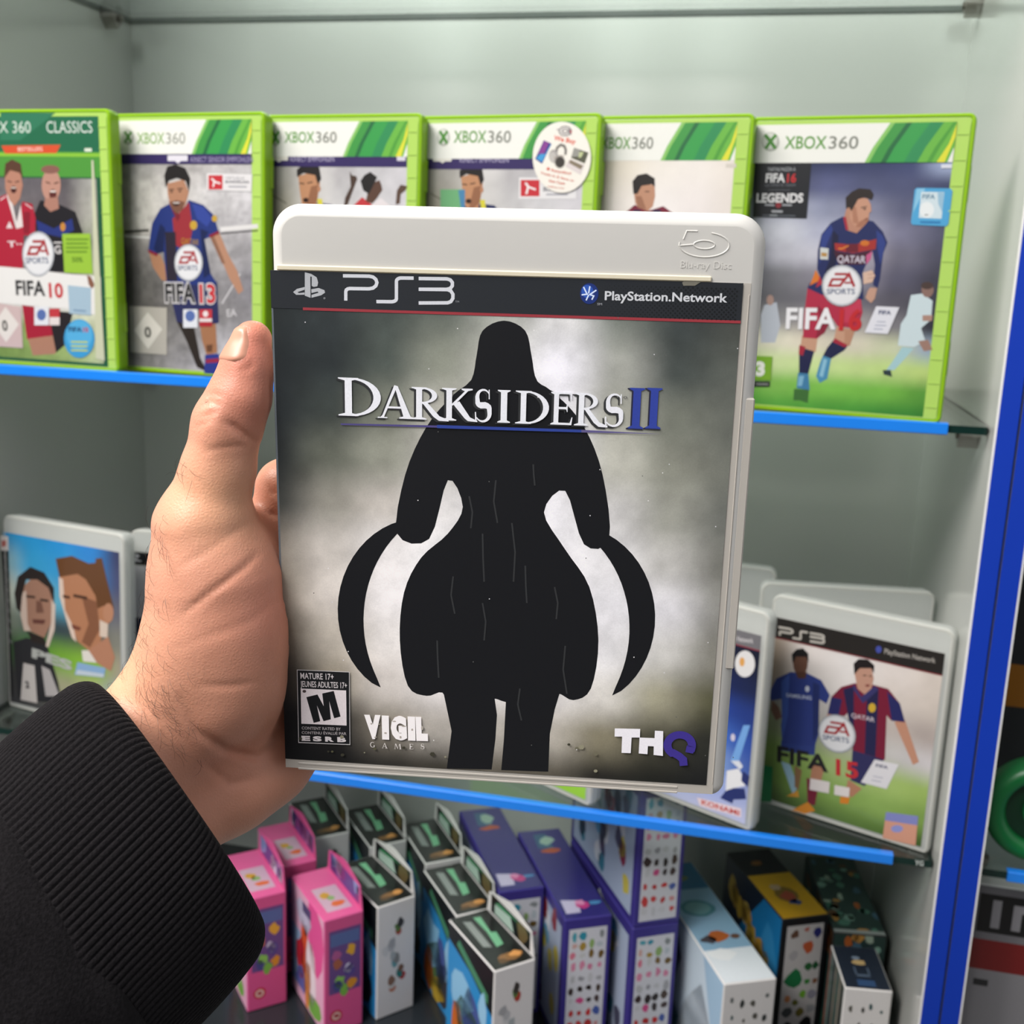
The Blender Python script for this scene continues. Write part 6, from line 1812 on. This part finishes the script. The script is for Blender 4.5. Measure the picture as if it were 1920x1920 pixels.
A0, B0 = .0468, .0390
for s, sc in ((.030, .74), (.012, .76), (.0035, .785), (.0006, .80), (-.0002, .825)):
    loops.append(cuff_ring(s, A0 * sc, B0 * sc, .006, 0))
SK = [0, .0005, .0012, .002, .003, .0042, .0056, .0072, .009] + [.009 + .00185 * i for i in range(1, 19)]
CL = SK[-1]
for s in SK:                                      # the folded edge rounds over like a soft roll
    e = min(1, s / .0085)
    g = 1 + .02 * math.sin(math.pi * min(1, s / .034)) + .03 * s / CL - .135 * (1 - math.sqrt(1 - (1 - e) ** 2))
    loops.append(cuff_ring(s, A0 * g, B0 * g, .008 if s > CL - .003 else .010 if s < .0006 else .017, .002 * s / CL))
mb.loft(loops, None, False, False)
def cloth(name, base, sc):
    m, nt, p, out = new_mat(name)
    setp(p, base, 0.9, spec=0.1, sheen=0.03)
    p.inputs['Sheen Roughness'].default_value = 0.5
    nz = noise_bump(nt, p, sc, 0.55, 0.0006, 6)
    cr = nt.nodes.new('ShaderNodeMapRange')
    cr.inputs['From Min'].default_value, cr.inputs['From Max'].default_value = .35, .75
    cr.inputs['To Min'].default_value, cr.inputs['To Max'].default_value = .75, 1.5
    mx = nt.nodes.new('ShaderNodeMix')
    mx.data_type, mx.blend_type = 'RGBA', 'MULTIPLY'
    mx.inputs['Factor'].default_value = 1
    mx.inputs['A'].default_value = (*lin(base), 1)
    nt.links.new(nz.outputs['Fac'], cr.inputs['Value'])
    nt.links.new(cr.outputs['Result'], mx.inputs['B'])
    nt.links.new(mx.outputs['Result'], p.inputs['Base Color'])
    return m
M['knit'] = cloth('black_rib_knit', '161416', 1400)
M['jersey'] = cloth('black_jersey', '171517', 1100)
sl_s = CL
def sleeve_fn(s):
    def fn(i, t):
        return .020 * math.sin(3 * t + 1 + s * 30) + .014 * math.sin(5 * t + 2.2 - s * 55) + .010 * math.sin(8 * t + s * 80) + .006 * math.sin(13 * t - s * 60)
    return fn
mb2 = MB()
loops = []
NS = 220
for s, g in ((sl_s - .004, 1.01), (sl_s - .0022, 1.05), (sl_s - .0008, 1.068), (sl_s + .001, 1.078)):
    loops.append(ring(s, A0 * g, B0 * g, NS, sleeve_fn(0), .002))
for k in range(1, 40):
    s = sl_s + .001 + k * .0065
    g = 1.085 + .06 * (1 - math.exp(-k / 4)) + .004 * k
    loops.append(ring(s, A0 * g, B0 * g * (1 + .01 * k), NS, sleeve_fn(s), .002 + .0003 * k))
mb2.loft(loops, None, False, True)
sleeve = fix_normals(mb2.build('sleeve', M['jersey'], person, True))
cuff = fix_normals(mb.build('ribbed_cuff', M['knit'], sleeve, True))
# ------------------------------------------------------------------ toy boxes on the bottom of the cabinet
def face_art(mb, x0, x1, z0, z1, put, rng, kind):
    """blotchy printed pictures on one side: put(u, v, layer) -> point"""
    def poly(P, col, lay):
        P = [(min(max(u, x0), x1), min(max(v, z0), z1)) for u, v in P]
        fs = tess(P)
        fs2 = []
        for f in fs:
            a = sum(P[f[i]][0] * P[f[(i + 1) % 3]][1] - P[f[(i + 1) % 3]][0] * P[f[i]][1] for i in range(3))
            fs2.append(f if a > 0 else f[::-1])
        mb.add([put(u, v, lay) for u, v in P], fs2, lin(col))
    def blob(cx, cy, rx, ry, col, lay, n=9, j=.3):
        poly([(cx + rx * math.cos(2 * math.pi * i / n) * rng.uniform(1 - j, 1 + j), cy + ry * math.sin(2 * math.pi * i / n) * rng.uniform(1 - j, 1 + j)) for i in range(n)], col, lay)
    def rect(a, b, c, d, col, lay):
        poly([(a, c), (b, c), (b, d), (a, d)], col, lay)
    W, H = x1 - x0, z1 - z0
    X = lambda f: x0 + W * f
    Z = lambda f: z0 + H * f
    B = lambda fx, fy, rx, ry, c, l, **k: blob(X(fx), Z(fy), rx * W, ry * W, c, l, **k)
    if kind.startswith('bg:'):
        _, c = kind.split(':')
        rect(x0, x1, z0, z1, c, 1)
    elif kind == 'pieces':                        # white side with small loose parts
        rect(x0, x1, z0, z1, 'e2dedf', 1)
        for fx, fy, cs in ((.60, .78, ('b0382c', '5a7a3a', '3a3432')), (.45, .50, ('6aa0a8', '8a8a8a', 'a9b0b4')), (.66, .36, ('b0342e', '2f7a78', '7a5a48')), (.35, .27, ('c07a60', 'd0d0d0', '8a6a5a')), (.30, .62, ('cfcfd2', 'b9b9be', 'a8a8ac'))):
            for t, c in enumerate(cs):
                B(fx + rng.uniform(-.09, .09), fy + (t - 1) * .035, .10, .14, c, 2 + t, n=7)
    elif kind == 'kit':                           # light panel with rows of tiny parts in a coloured frame
        rect(x0, x1, z0, z1, '3a2f86', 1)
        rect(X(.09), X(.93), Z(.03), Z(.93), 'd5d5dc', 2)
        rows = [(.88, ['4aa0b0', '2f8fa6', 'd5d5dc', '8a8f90']), (.80, ['d0a8a0', 'a88a3a', '8fae6a', 'b9c2c9']), (.73, ['d87a90', 'c9c9c9', '7a5f2a', '6f5626']), (.64, ['d889a6', 'd889a6', 'cf7f9e', 'd889a6']), (.54, ['b9b9bd', '9a9aa0', 'c4c4c8', 'a9a9ad']),
                (.46, ['3a2a28', '2f2422', '2a201e', '4a3a30']), (.38, ['c9c9ce', 'd0508a', '3a3030', '4a3a38']), (.28, ['c43434', 'b92c2c', 'c93030', '4a60a8']), (.18, ['c94040', 'c94444', 'b93838', 'd09090']), (.10, ['c9c9ce', 'c4c4ca', 'cdcdd2', 'c94a4a'])]
        for fy, cs in rows:
            for i, c in enumerate(cs):
                B(.2 + .2 * i + rng.uniform(-.02, .02), fy + rng.uniform(-.01, .01), rng.uniform(.05, .09), rng.uniform(.06, .12), c, 3, n=6)
    elif kind == 'dots':                          # white end with dark small parts
        rect(x0, x1, z0, z1, 'dfdcdc', 1)
        for i in range(4):
            for j in range(6):
                B(.16 + .23 * i + rng.uniform(-.04, .04), .10 + .15 * j + rng.uniform(-.03, .03), rng.uniform(.03, .06), rng.uniform(.04, .11), rng.choice(['2b3030', '3a3a36', '2f4f52', '55534c', '6a6f70']), 2, n=6)
    elif kind == 'parts_black':
        rect(x0, x1, z0, z1, '16161a', 1)
        rect(X(.10), X(.92), Z(.04), Z(.95), 'cfcaca', 2)
        for fx, fy, r, c in ((.3, .88, .09, '6a4a3a'), (.55, .91, .06, 'c06a5a'), (.8, .88, .10, '2c2f78'), (.6, .78, .13, 'c9603a'), (.3, .72, .10, 'b9b4b8'), (.38, .52, .20, '1f7a48'), (.66, .62, .08, '2a6a38'), (.82, .62, .08, '1f5a34'), (.66, .50, .06, '3a8a3a'), (.84, .50, .06, '8a5a3a'), (.26, .38, .08, 'd08a5a'), (.60, .40, .08, '7ab83a'), (.8, .40, .10, '9a98a8'), (.44, .34, .07, '6a6a2a'), (.56, .26, .09, '7a7030'), (.8, .28, .10, 'a8a8ac'), (.28, .27, .12, '555a5c'), (.3, .15, .13, '1c1c20'), (.75, .17, .14, '1f1f22'), (.5, .11, .07, '2a2a2e')):
            B(fx, fy, r, r * 1.1, c, 3, n=8)
    elif kind == 'pink_front':
        rect(x0, x1, z0, z1, 'd8568e', 1)
        rect(X(.10), X(.96), Z(.34), Z(.90), '6a4a86', 2)
        rect(X(.14), X(.92), Z(.76), Z(.87), '5a6aa0', 3)
        for fx, fy, c in ((.70, .70, 'e0a838'), (.62, .54, 'd0c8e0'), (.66, .52, '5a4a90'), (.34, .60, 'a8604a'), (.40, .44, '8ac05a'), (.32, .40, '4a4a86'), (.74, .40, 'd89030'), (.3, .68, 'b05a90'), (.5, .36, '7ab04a')):
            B(fx, fy, .13, .16, c, 4)
        B(.30, .14, .17, .17, 'c42c3a', 3, n=12, j=.05)
        B(.30, .14, .12, .12, 'e0b8b0', 4, n=12, j=.05)
        B(.30, .14, .08, .05, 'a83038', 5, n=8)
    elif kind == 'pink_side':
        rect(x0, x1, z0, z1, 'efb2cf', 1)
        rect(x0, X(.55), Z(.1), Z(.62), '9ab4d8', 2)
        for fx, fy, rx, ry, c in ((.75, .75, .3, .4, 'e8589a'), (.4, .8, .2, .2, 'c9c2dc'), (.40, .52, .12, .36, 'd8552e'), (.30, .40, .12, .28, 'c42a3a'), (.62, .40, .16, .40, 'f3e2ea'), (.5, .26, .12, .34, 'e08a4a'), (.3, .18, .16, .16, '6a6ab4'), (.7, .12, .2, .14, '7ab04a'), (.46, .70, .06, .08, '3a3038')):
            B(fx, fy, rx, ry, c, 3)
        rect(X(.36), X(.62), Z(.84), Z(.93), '5a5078', 4)
    elif kind == 'pink_top':
        rect(x0, x1, z0, z1, 'e0619a', 1)
        rect(X(.18), X(.85), Z(.12), Z(.62), 'c9a8bc', 2)
        B(.4, .45, .14, .14, 'c99a3a', 3)
        B(.6, .25, .2, .12, 'd86a3a', 3)
        B(.5, .38, .12, .1, '8aa86a', 3)
    elif kind == 'tab_purple':
        rect(x0, x1, z0, z1, '5a4690', 1)
        for i in range(9):
            B(rng.random(), rng.random(), .1, .16, rng.choice(['8fa0d8', 'd8d2ea', '7a3a80', '3a3070', 'b06aa8']), 2)
    elif kind == 'ninja_top':
        rect(x0, x1, z0, z1, '191c1b', 1)
        poly([(X(.18), Z(.40)), (X(.36), Z(.36)), (X(.40), Z(.86)), (X(.22), Z(.90))], '8a918e', 2)
        poly([(X(.46), Z(.34)), (X(.66), Z(.36)), (X(.74), Z(.58)), (X(.62), Z(.60)), (X(.70), Z(.90)), (X(.52), Z(.92)), (X(.54), Z(.62))], '74b58c', 2)
        B(.55, .14, .28, .12, '8a6238', 2)
        B(.72, .16, .14, .10, 'd89a5a', 3)
        B(.32, .10, .14, .08, '5a4020', 3)
    elif kind == 'ninja_side':
        rect(x0, x1, z0, z1, '2f8fd0', 1)
        poly([(x0, z1), (x1, z1), (x1, Z(.62)), (X(.5), Z(.78)), (x0, Z(.86))], '16181a', 2)
        poly([(X(.2), Z(.88)), (X(.9), Z(.68)), (X(.9), Z(.76)), (X(.25), Z(.94))], '4a8a68', 3)
        for fx, fy, rx, ry, c in ((.3, .5, .25, .3, '8fc4e8'), (.6, .4, .2, .3, '4a5a9a'), (.45, .3, .25, .3, '5a7a4a'), (.25, .2, .15, .25, 'd06a2a'), (.7, .2, .2, .25, '3a3a40'), (.5, .12, .2, .15, 'c9a83a'), (.8, .5, .1, .3, '9ac8e8')):
            B(fx, fy, rx, ry, c, 4)
    elif kind == 'ninja_tab':
        rect(x0, x1, z0, z1, '15181a', 1)
        poly([(X(.1), Z(.1)), (X(.6), Z(.1)), (X(.5), Z(.75)), (X(.1), Z(.6))], 'b9d0c4', 2)
        poly([(X(.1), Z(.65)), (X(.5), Z(.78)), (X(.8), Z(.9)), (X(.2), Z(.85))], '4a9a6a', 3)
        B(.8, .6, .12, .2, '6a5a3a', 3)
    elif kind == 'violet_top':
        rect(x0, x1, z0, z1, '2c2470', 1)
        poly([(X(.08), Z(.05)), (X(.40), Z(.05)), (X(.46), Z(.17)), (X(.10), Z(.19))], 'c4bcd8', 2)
        B(.56, .12, .16, .14, 'c03a80', 3)
        B(.50, .15, .10, .10, 'd88ab4', 4)
        B(.80, .13, .16, .06, '4a86b8', 3)
        poly([(X(.25), Z(.78)), (X(.62), Z(.76)), (X(.6), Z(.95)), (X(.3), Z(.95))], '2f5a7a', 2)
        B(.55, .86, .18, .2, '9ab4a8', 3)
        B(.52, .74, .26, .10, 'b0502e', 3)
    elif kind == 'violet_side':
        rect(x0, x1, z0, z1, '3a3080', 1)
        rect(X(.04), X(.96), Z(.05), Z(.92), 'a9b4cc', 2)
        for i in range(26):
            B(rng.uniform(.08, .92), rng.uniform(.1, .88), .05, .07, rng.choice(['8a2a3a', '5a9ac0', 'd8d8e0', '4a4a60', 'c06a70', '3a7a90', 'c9b84a']), 3)
    elif kind == 'ice_top':
        rect(x0, x1, z0, z1, '8fb4d0', 1)
        rect(x0, x1, z0, Z(.24), 'e6edf4', 2)
        rect(x0, x1, Z(.75), z1, '2f6f98', 2)
        B(.45, .58, .36, .30, '4a8a94', 3, n=14, j=.06)
        B(.45, .58, .27, .22, '7aaab0', 4, n=14, j=.06)
        B(.5, .34, .2, .2, 'b8622e', 5)
        B(.25, .32, .15, .12, '4a4248', 5)
        B(.8, .33, .10, .08, '6a4a3a', 5)
        B(.3, .2, .3, .2, 'f2f5f8', 4)
        B(.45, .86, .2, .14, '7a8a5a', 4)
    elif kind == 'ice_side':
        rect(x0, x1, z0, z1, 'a9c9e4', 1)
        for fx, fy, rx, ry, c in ((.3, .7, .18, .3, '2f5a90'), (.28, .4, .14, .4, 'd0622a'), (.36, .6, .08, .2, '8a4a2a'), (.6, .5, .25, .4, 'd5e4f2'), (.75, .25, .2, .3, 'e8f0f8'), (.5, .1, .16, .12, '4a8a9a'), (.2, .15, .1, .2, '3a2a30')):
            B(fx, fy, rx, ry, c, 3)
    elif kind == 'sun_top':
        rect(x0, x1, z0, z1, '15141a', 1)
        rect(x0, x1, z0, Z(.62), 'd9a41e', 2)
        B(.5, .32, .26, .30, '8a6a2a', 3, n=10, j=.1)
        B(.52, .28, .18, .20, 'b0503a', 4)
        B(.56, .20, .14, .10, '3a4a80', 4)
        B(.4, .42, .12, .12, 'c9a88a', 4)
        B(.45, .80, .14, .1, '8a5a2a', 3)
    elif kind == 'sky_side':
        rect(x0, x1, z0, z1, '1f86c8', 1)
        poly([(x0, z1), (X(.7), z1), (X(.3), Z(.55)), (x0, Z(.5))], '1a2438', 2)
        for i in range(12):
            B(.18 + .055 * i + rng.uniform(-.03, .03), .88 - .035 * i + rng.uniform(-.08, .08), .07, .10, rng.choice(['d0a83c', 'c9983a', 'a8802a', 'dab85a']), 3)
        B(.62, .30, .14, .3, 'c9c02e', 3)
        B(.35, .3, .12, .16, '16202c', 3)
        B(.85, .6, .12, .3, '3a9ad8', 3)
    elif kind == 'wild':
        rect(x0, x1, z0, z1, '2f4440', 1)
        for i in range(34):
            B(rng.random(), rng.random(), rng.uniform(.05, .14), rng.uniform(.05, .14), rng.choice(['5a8a78', '8ab0a0', '2a3a40', 'b8622e', '6a4a30', '3a6a58', 'a8b8a8', '4a6a80', 'c9924a']), 2)
        rect(x0, x1, z0, Z(.04), 'a9aeac', 3)
    elif kind == 'navy_top':
        rect(x0, x1, z0, z1, '1c2436', 1)
        B(.5, .62, .18, .10, 'd0b07a', 3)
        B(.45, .72, .10, .06, '8a9ab0', 3)
        rect(X(.32), X(.36), Z(.30), Z(.5), '5a6a80', 3)
        rect(X(.32), X(.66), Z(.28), Z(.33), '5a6a80', 3)
        rect(X(.62), X(.66), Z(.30), Z(.5), '5a6a80', 3)
        rect(X(.3), X(.7), Z(.06), Z(.20), '33507a', 3)
    elif kind == 'navy_side':
        rect(x0, x1, z0, z1, '3a4a48', 1)
        for i in range(7):
            rect(X(i / 7), X(i / 7 + .06), z0, z1, ['a8604a', '7a9088', '2a3438', '9a8a7a', '5a7068', 'b0a090', '4a3a34'][i], 2)

TG = 'toy boxes on the cabinet floor'
def toy_box(label, fl, yaw, w, d, h, faces, zb=ZB, tab=None, seed=1, carton='carton'):
    """fl: front-left corner on the floor; local +X along the front, +Y into the cabinet"""
    t = thing('toy_box', label, 'box', (fl[0], fl[1], zb + 0.0002), TG, rz=R_(yaw))
    rng = random.Random(seed)
    mb = MB()
    mb.bbox(0, w, 0, d, 0, h, 0.0009)
    mb.build('carton', M[carton], t)
    e = 3e-5
    F_ = {'front': (0, w, 0, h, lambda u, v, l: (u, -e * l, v)), 'left': (0, d, 0, h, lambda u, v, l: (-e * l, d - u, v)), 'right': (0, d, 0, h, lambda u, v, l: (w + e * l, u, v)),
          'top': (0, w, 0, d, lambda u, v, l: (u, v, h + e * l))}
    for k, kind in faces.items():
        x0, x1, z0, z1, put = F_[k]
        m = MB()
        face_art(m, x0 + .0010, x1 - .0010, z0 + .0010, z1 - .0010, put, rng, kind)
        m.build('printed_%s' % {'front': 'end', 'left': 'side', 'right': 'side', 'top': 'top'}[k], M['box_print'], t)
    if tab:
        hh = .026
        pr = [(.001, h), (d - .001, h), (d - .004, h + hh * .7), (d * .55, h + hh), (d * .45, h + hh), (.006, h + hh * .75)]
        m = MB()
        m.loft([[(x, y, z) for y, z in pr] for x in (w - .0012, w - .0002)])
        tb = fix_normals(m.build('hang_tab', M[carton], t))
        m = MB()
        face_art(m, .008, d - .007, h + .002, h + hh * .72, lambda u, v, l: (w - .0012 - e * l, d - u, v), rng, tab)
        m.build('printed_tab', M['box_print'], tb)
    return t
SB = dict(w=.037, d=.079, h=.108)
ninja = dict(front='pieces', left='ninja_side', top='ninja_top')
pink = dict(front='pink_front', left='pink_side', top='pink_top', right='tab_purple')
def small(label, fl, yaw, faces, tab, seed, **k):
    q = dict(SB)
    q.update(k)
    return toy_box(label, fl, yaw, q['w'], q['d'], q['h'], faces, tab=tab, seed=seed, carton='pink_carton' if faces is pink else 'carton')
small('pink toy box standing nearest the glass edge, right of the cuff', (-.458, .018), 44, pink, 'tab_purple', 1, w=.035)
small('pink toy box half hidden by the black cuff', (-.533, .028), 42, pink, 'tab_purple', 2, w=.035)
small('pink toy box farthest back, behind the two other pink boxes', (-.526, .086), 42, pink, 'tab_purple', 3, w=.032)
small('black topped toy box behind the pink boxes, under the heel of the hand', (-.521, .140), 40, ninja, 'ninja_tab', 4)
small('black topped toy box in the back row behind the white ended one', (-.464, .141), 40, ninja, 'ninja_tab', 5)
small('black topped toy box in the back row next to the violet boxes', (-.406, .128), 36, ninja, 'ninja_tab', 6)
small('white ended black toy box right of the pink boxes', (-.423, .049), 48, ninja, 'ninja_tab', 7)
small('black topped toy box right behind the frontmost black one', (-.356, .056), 38, ninja, 'ninja_tab', 8)
small('frontmost black topped toy box with a bright blue side', (-.307, -.008), 43, ninja, 'ninja_tab', 9)
violet = dict(front='kit', left='violet_side', top='violet_top', right='violet_side')
VB = dict(w=.041, d=.148, h=.122)
def vio(label, fl, yaw, seed, zb=ZB):
    return toy_box(label, fl, yaw, VB['w'], VB['d'], VB['h'], violet, zb=zb, seed=seed, carton='violet_carton')
vio('left one of the violet toy boxes, set farther back', (-.3255, .079), 29, 21)
vio('middle violet toy box standing alone in front', (-.264, .054), 28, 22)
vio('lower violet toy box of the stacked pair', (-.209, .058), 30, 23)
vio('upper violet toy box stacked on another one', (-.209, .058), 30, 24, zb=ZB + .1225)
toy_box('pale icy blue toy box with a white end', (-.134, .026), 26, .044, .176, .108, dict(front='dots', left='ice_side', top='ice_top', right='ice_side'), seed=31)
toy_box('blue toy box with a yellow and black top', (-.091, .106), 27, .043, .110, .122, dict(front='parts_black', left='sky_side', top='sun_top', right='sky_side'), seed=32, carton='dark_carton')
toy_box('navy topped toy box with a white end in the right corner', (-.0440, .045), 8, .036, .056, .110, dict(front='dots', left='navy_side', top='navy_top', right='navy_side'), seed=33)
toy_box('dark green toy box behind the navy one', (-.0488, .119), 9, .044, .125, .110, dict(front='wild', left='wild', top='wild', right='wild'), seed=34, carton='dark_carton')

# ------------------------------------------------------------------ a little of the neighbouring cabinet
M['kelly'] = plain('green_toy_plastic', '0f6a34', 0.35, 0.05, 60)
NB = 'things in the neighbouring cabinet'
g = thing('round_toy', 'round green toy standing on the neighbouring glass shelf', 'toy', (.068, .016, ZC + .0001))
mb = MB()
mb.loft([[(.037 * k * math.cos(a), y, .037 + .037 * k * math.sin(a)) for a in np.linspace(0, 2 * math.pi, 40, endpoint=False)] for k, y in ((.62, .004), (.70, -.002), (.92, -.002), (1.0, .004), (1.0, .016), (.92, .022), (.70, .022), (.62, .016), (.62, .004))], None, False, False)
fix_normals(mb.build('rim', M['kelly'], g, True))
mb = MB()
mb.loft([[(.025 * math.cos(a), y, .037 + .025 * math.sin(a)) for a in np.linspace(0, 2 * math.pi, 32, endpoint=False)] for y in (.006, .014)])
fix_normals(mb.build('web', plain('dark_green_web', '06301a', .4), g))
mb = MB()
mb.loft([[(.012 * k * math.cos(a), y, .037 + .012 * k * math.sin(a)) for a in np.linspace(0, 2 * math.pi, 20, endpoint=False)] for k, y in ((.6, -.002), (1, .001), (1, .006))])
fix_normals(mb.build('hub', M['kelly'], g))
b = toy_box('black box with an orange patch in the neighbouring cabinet', (.050, .150), 0, .22, .06, .20, {}, zb=ZC, carton='dark_carton')
b['group'] = NB
mb = MB()
mb.box(.006, .060, -.0004, .0002, .065, .100, lin('a4681a'))
mb.box(.070, .150, -.0004, .0002, .13, .18, lin('8a2a1e'))
mb.build('printed_end', M['box_print'], b)
b = toy_box('plain white carton at the bottom of the neighbouring cabinet', (.036, .03), 0, .26, .12, .095, {}, zb=ZB)
b['group'] = NB
mb = MB()
mb.box(.002, .258, -.0004, .0002, .040, .046, lin('5a585c'))
mb.build('printed_end', M['box_print'], b)
b = toy_box('white box with black lettering and a red band in the neighbouring cabinet', (.036, .03), 0, .26, .12, .125, {}, zb=ZB + .0955)
b['group'] = NB
mb = MB()
mb.box(.001, .259, -.0003, .0002, .058, .082, lin('7a1c1c'))
mb.box(.001, .259, -.0003, .0002, .082, .124, lin('77757a'))
mb.box(.003, .120, -.0005, .0002, .088, .118, lin('141416'))
mb.box(.012, .018, -.0007, .0002, .092, .114, lin('8f8d92'))
mb.box(.026, .044, -.0007, .0002, .106, .112, lin('8f8d92'))
mb.box(.026, .032, -.0007, .0002, .092, .106, lin('8f8d92'))
mb.box(.001, .259, -.0003, .0002, .002, .058, lin('8a888c'))
mb.box(.006, .016, -.0005, .0002, .045, .050, lin('2a2a2c'))
mb.build('printed_end', M['box_print'], b)
bpy.context.view_layer.update()
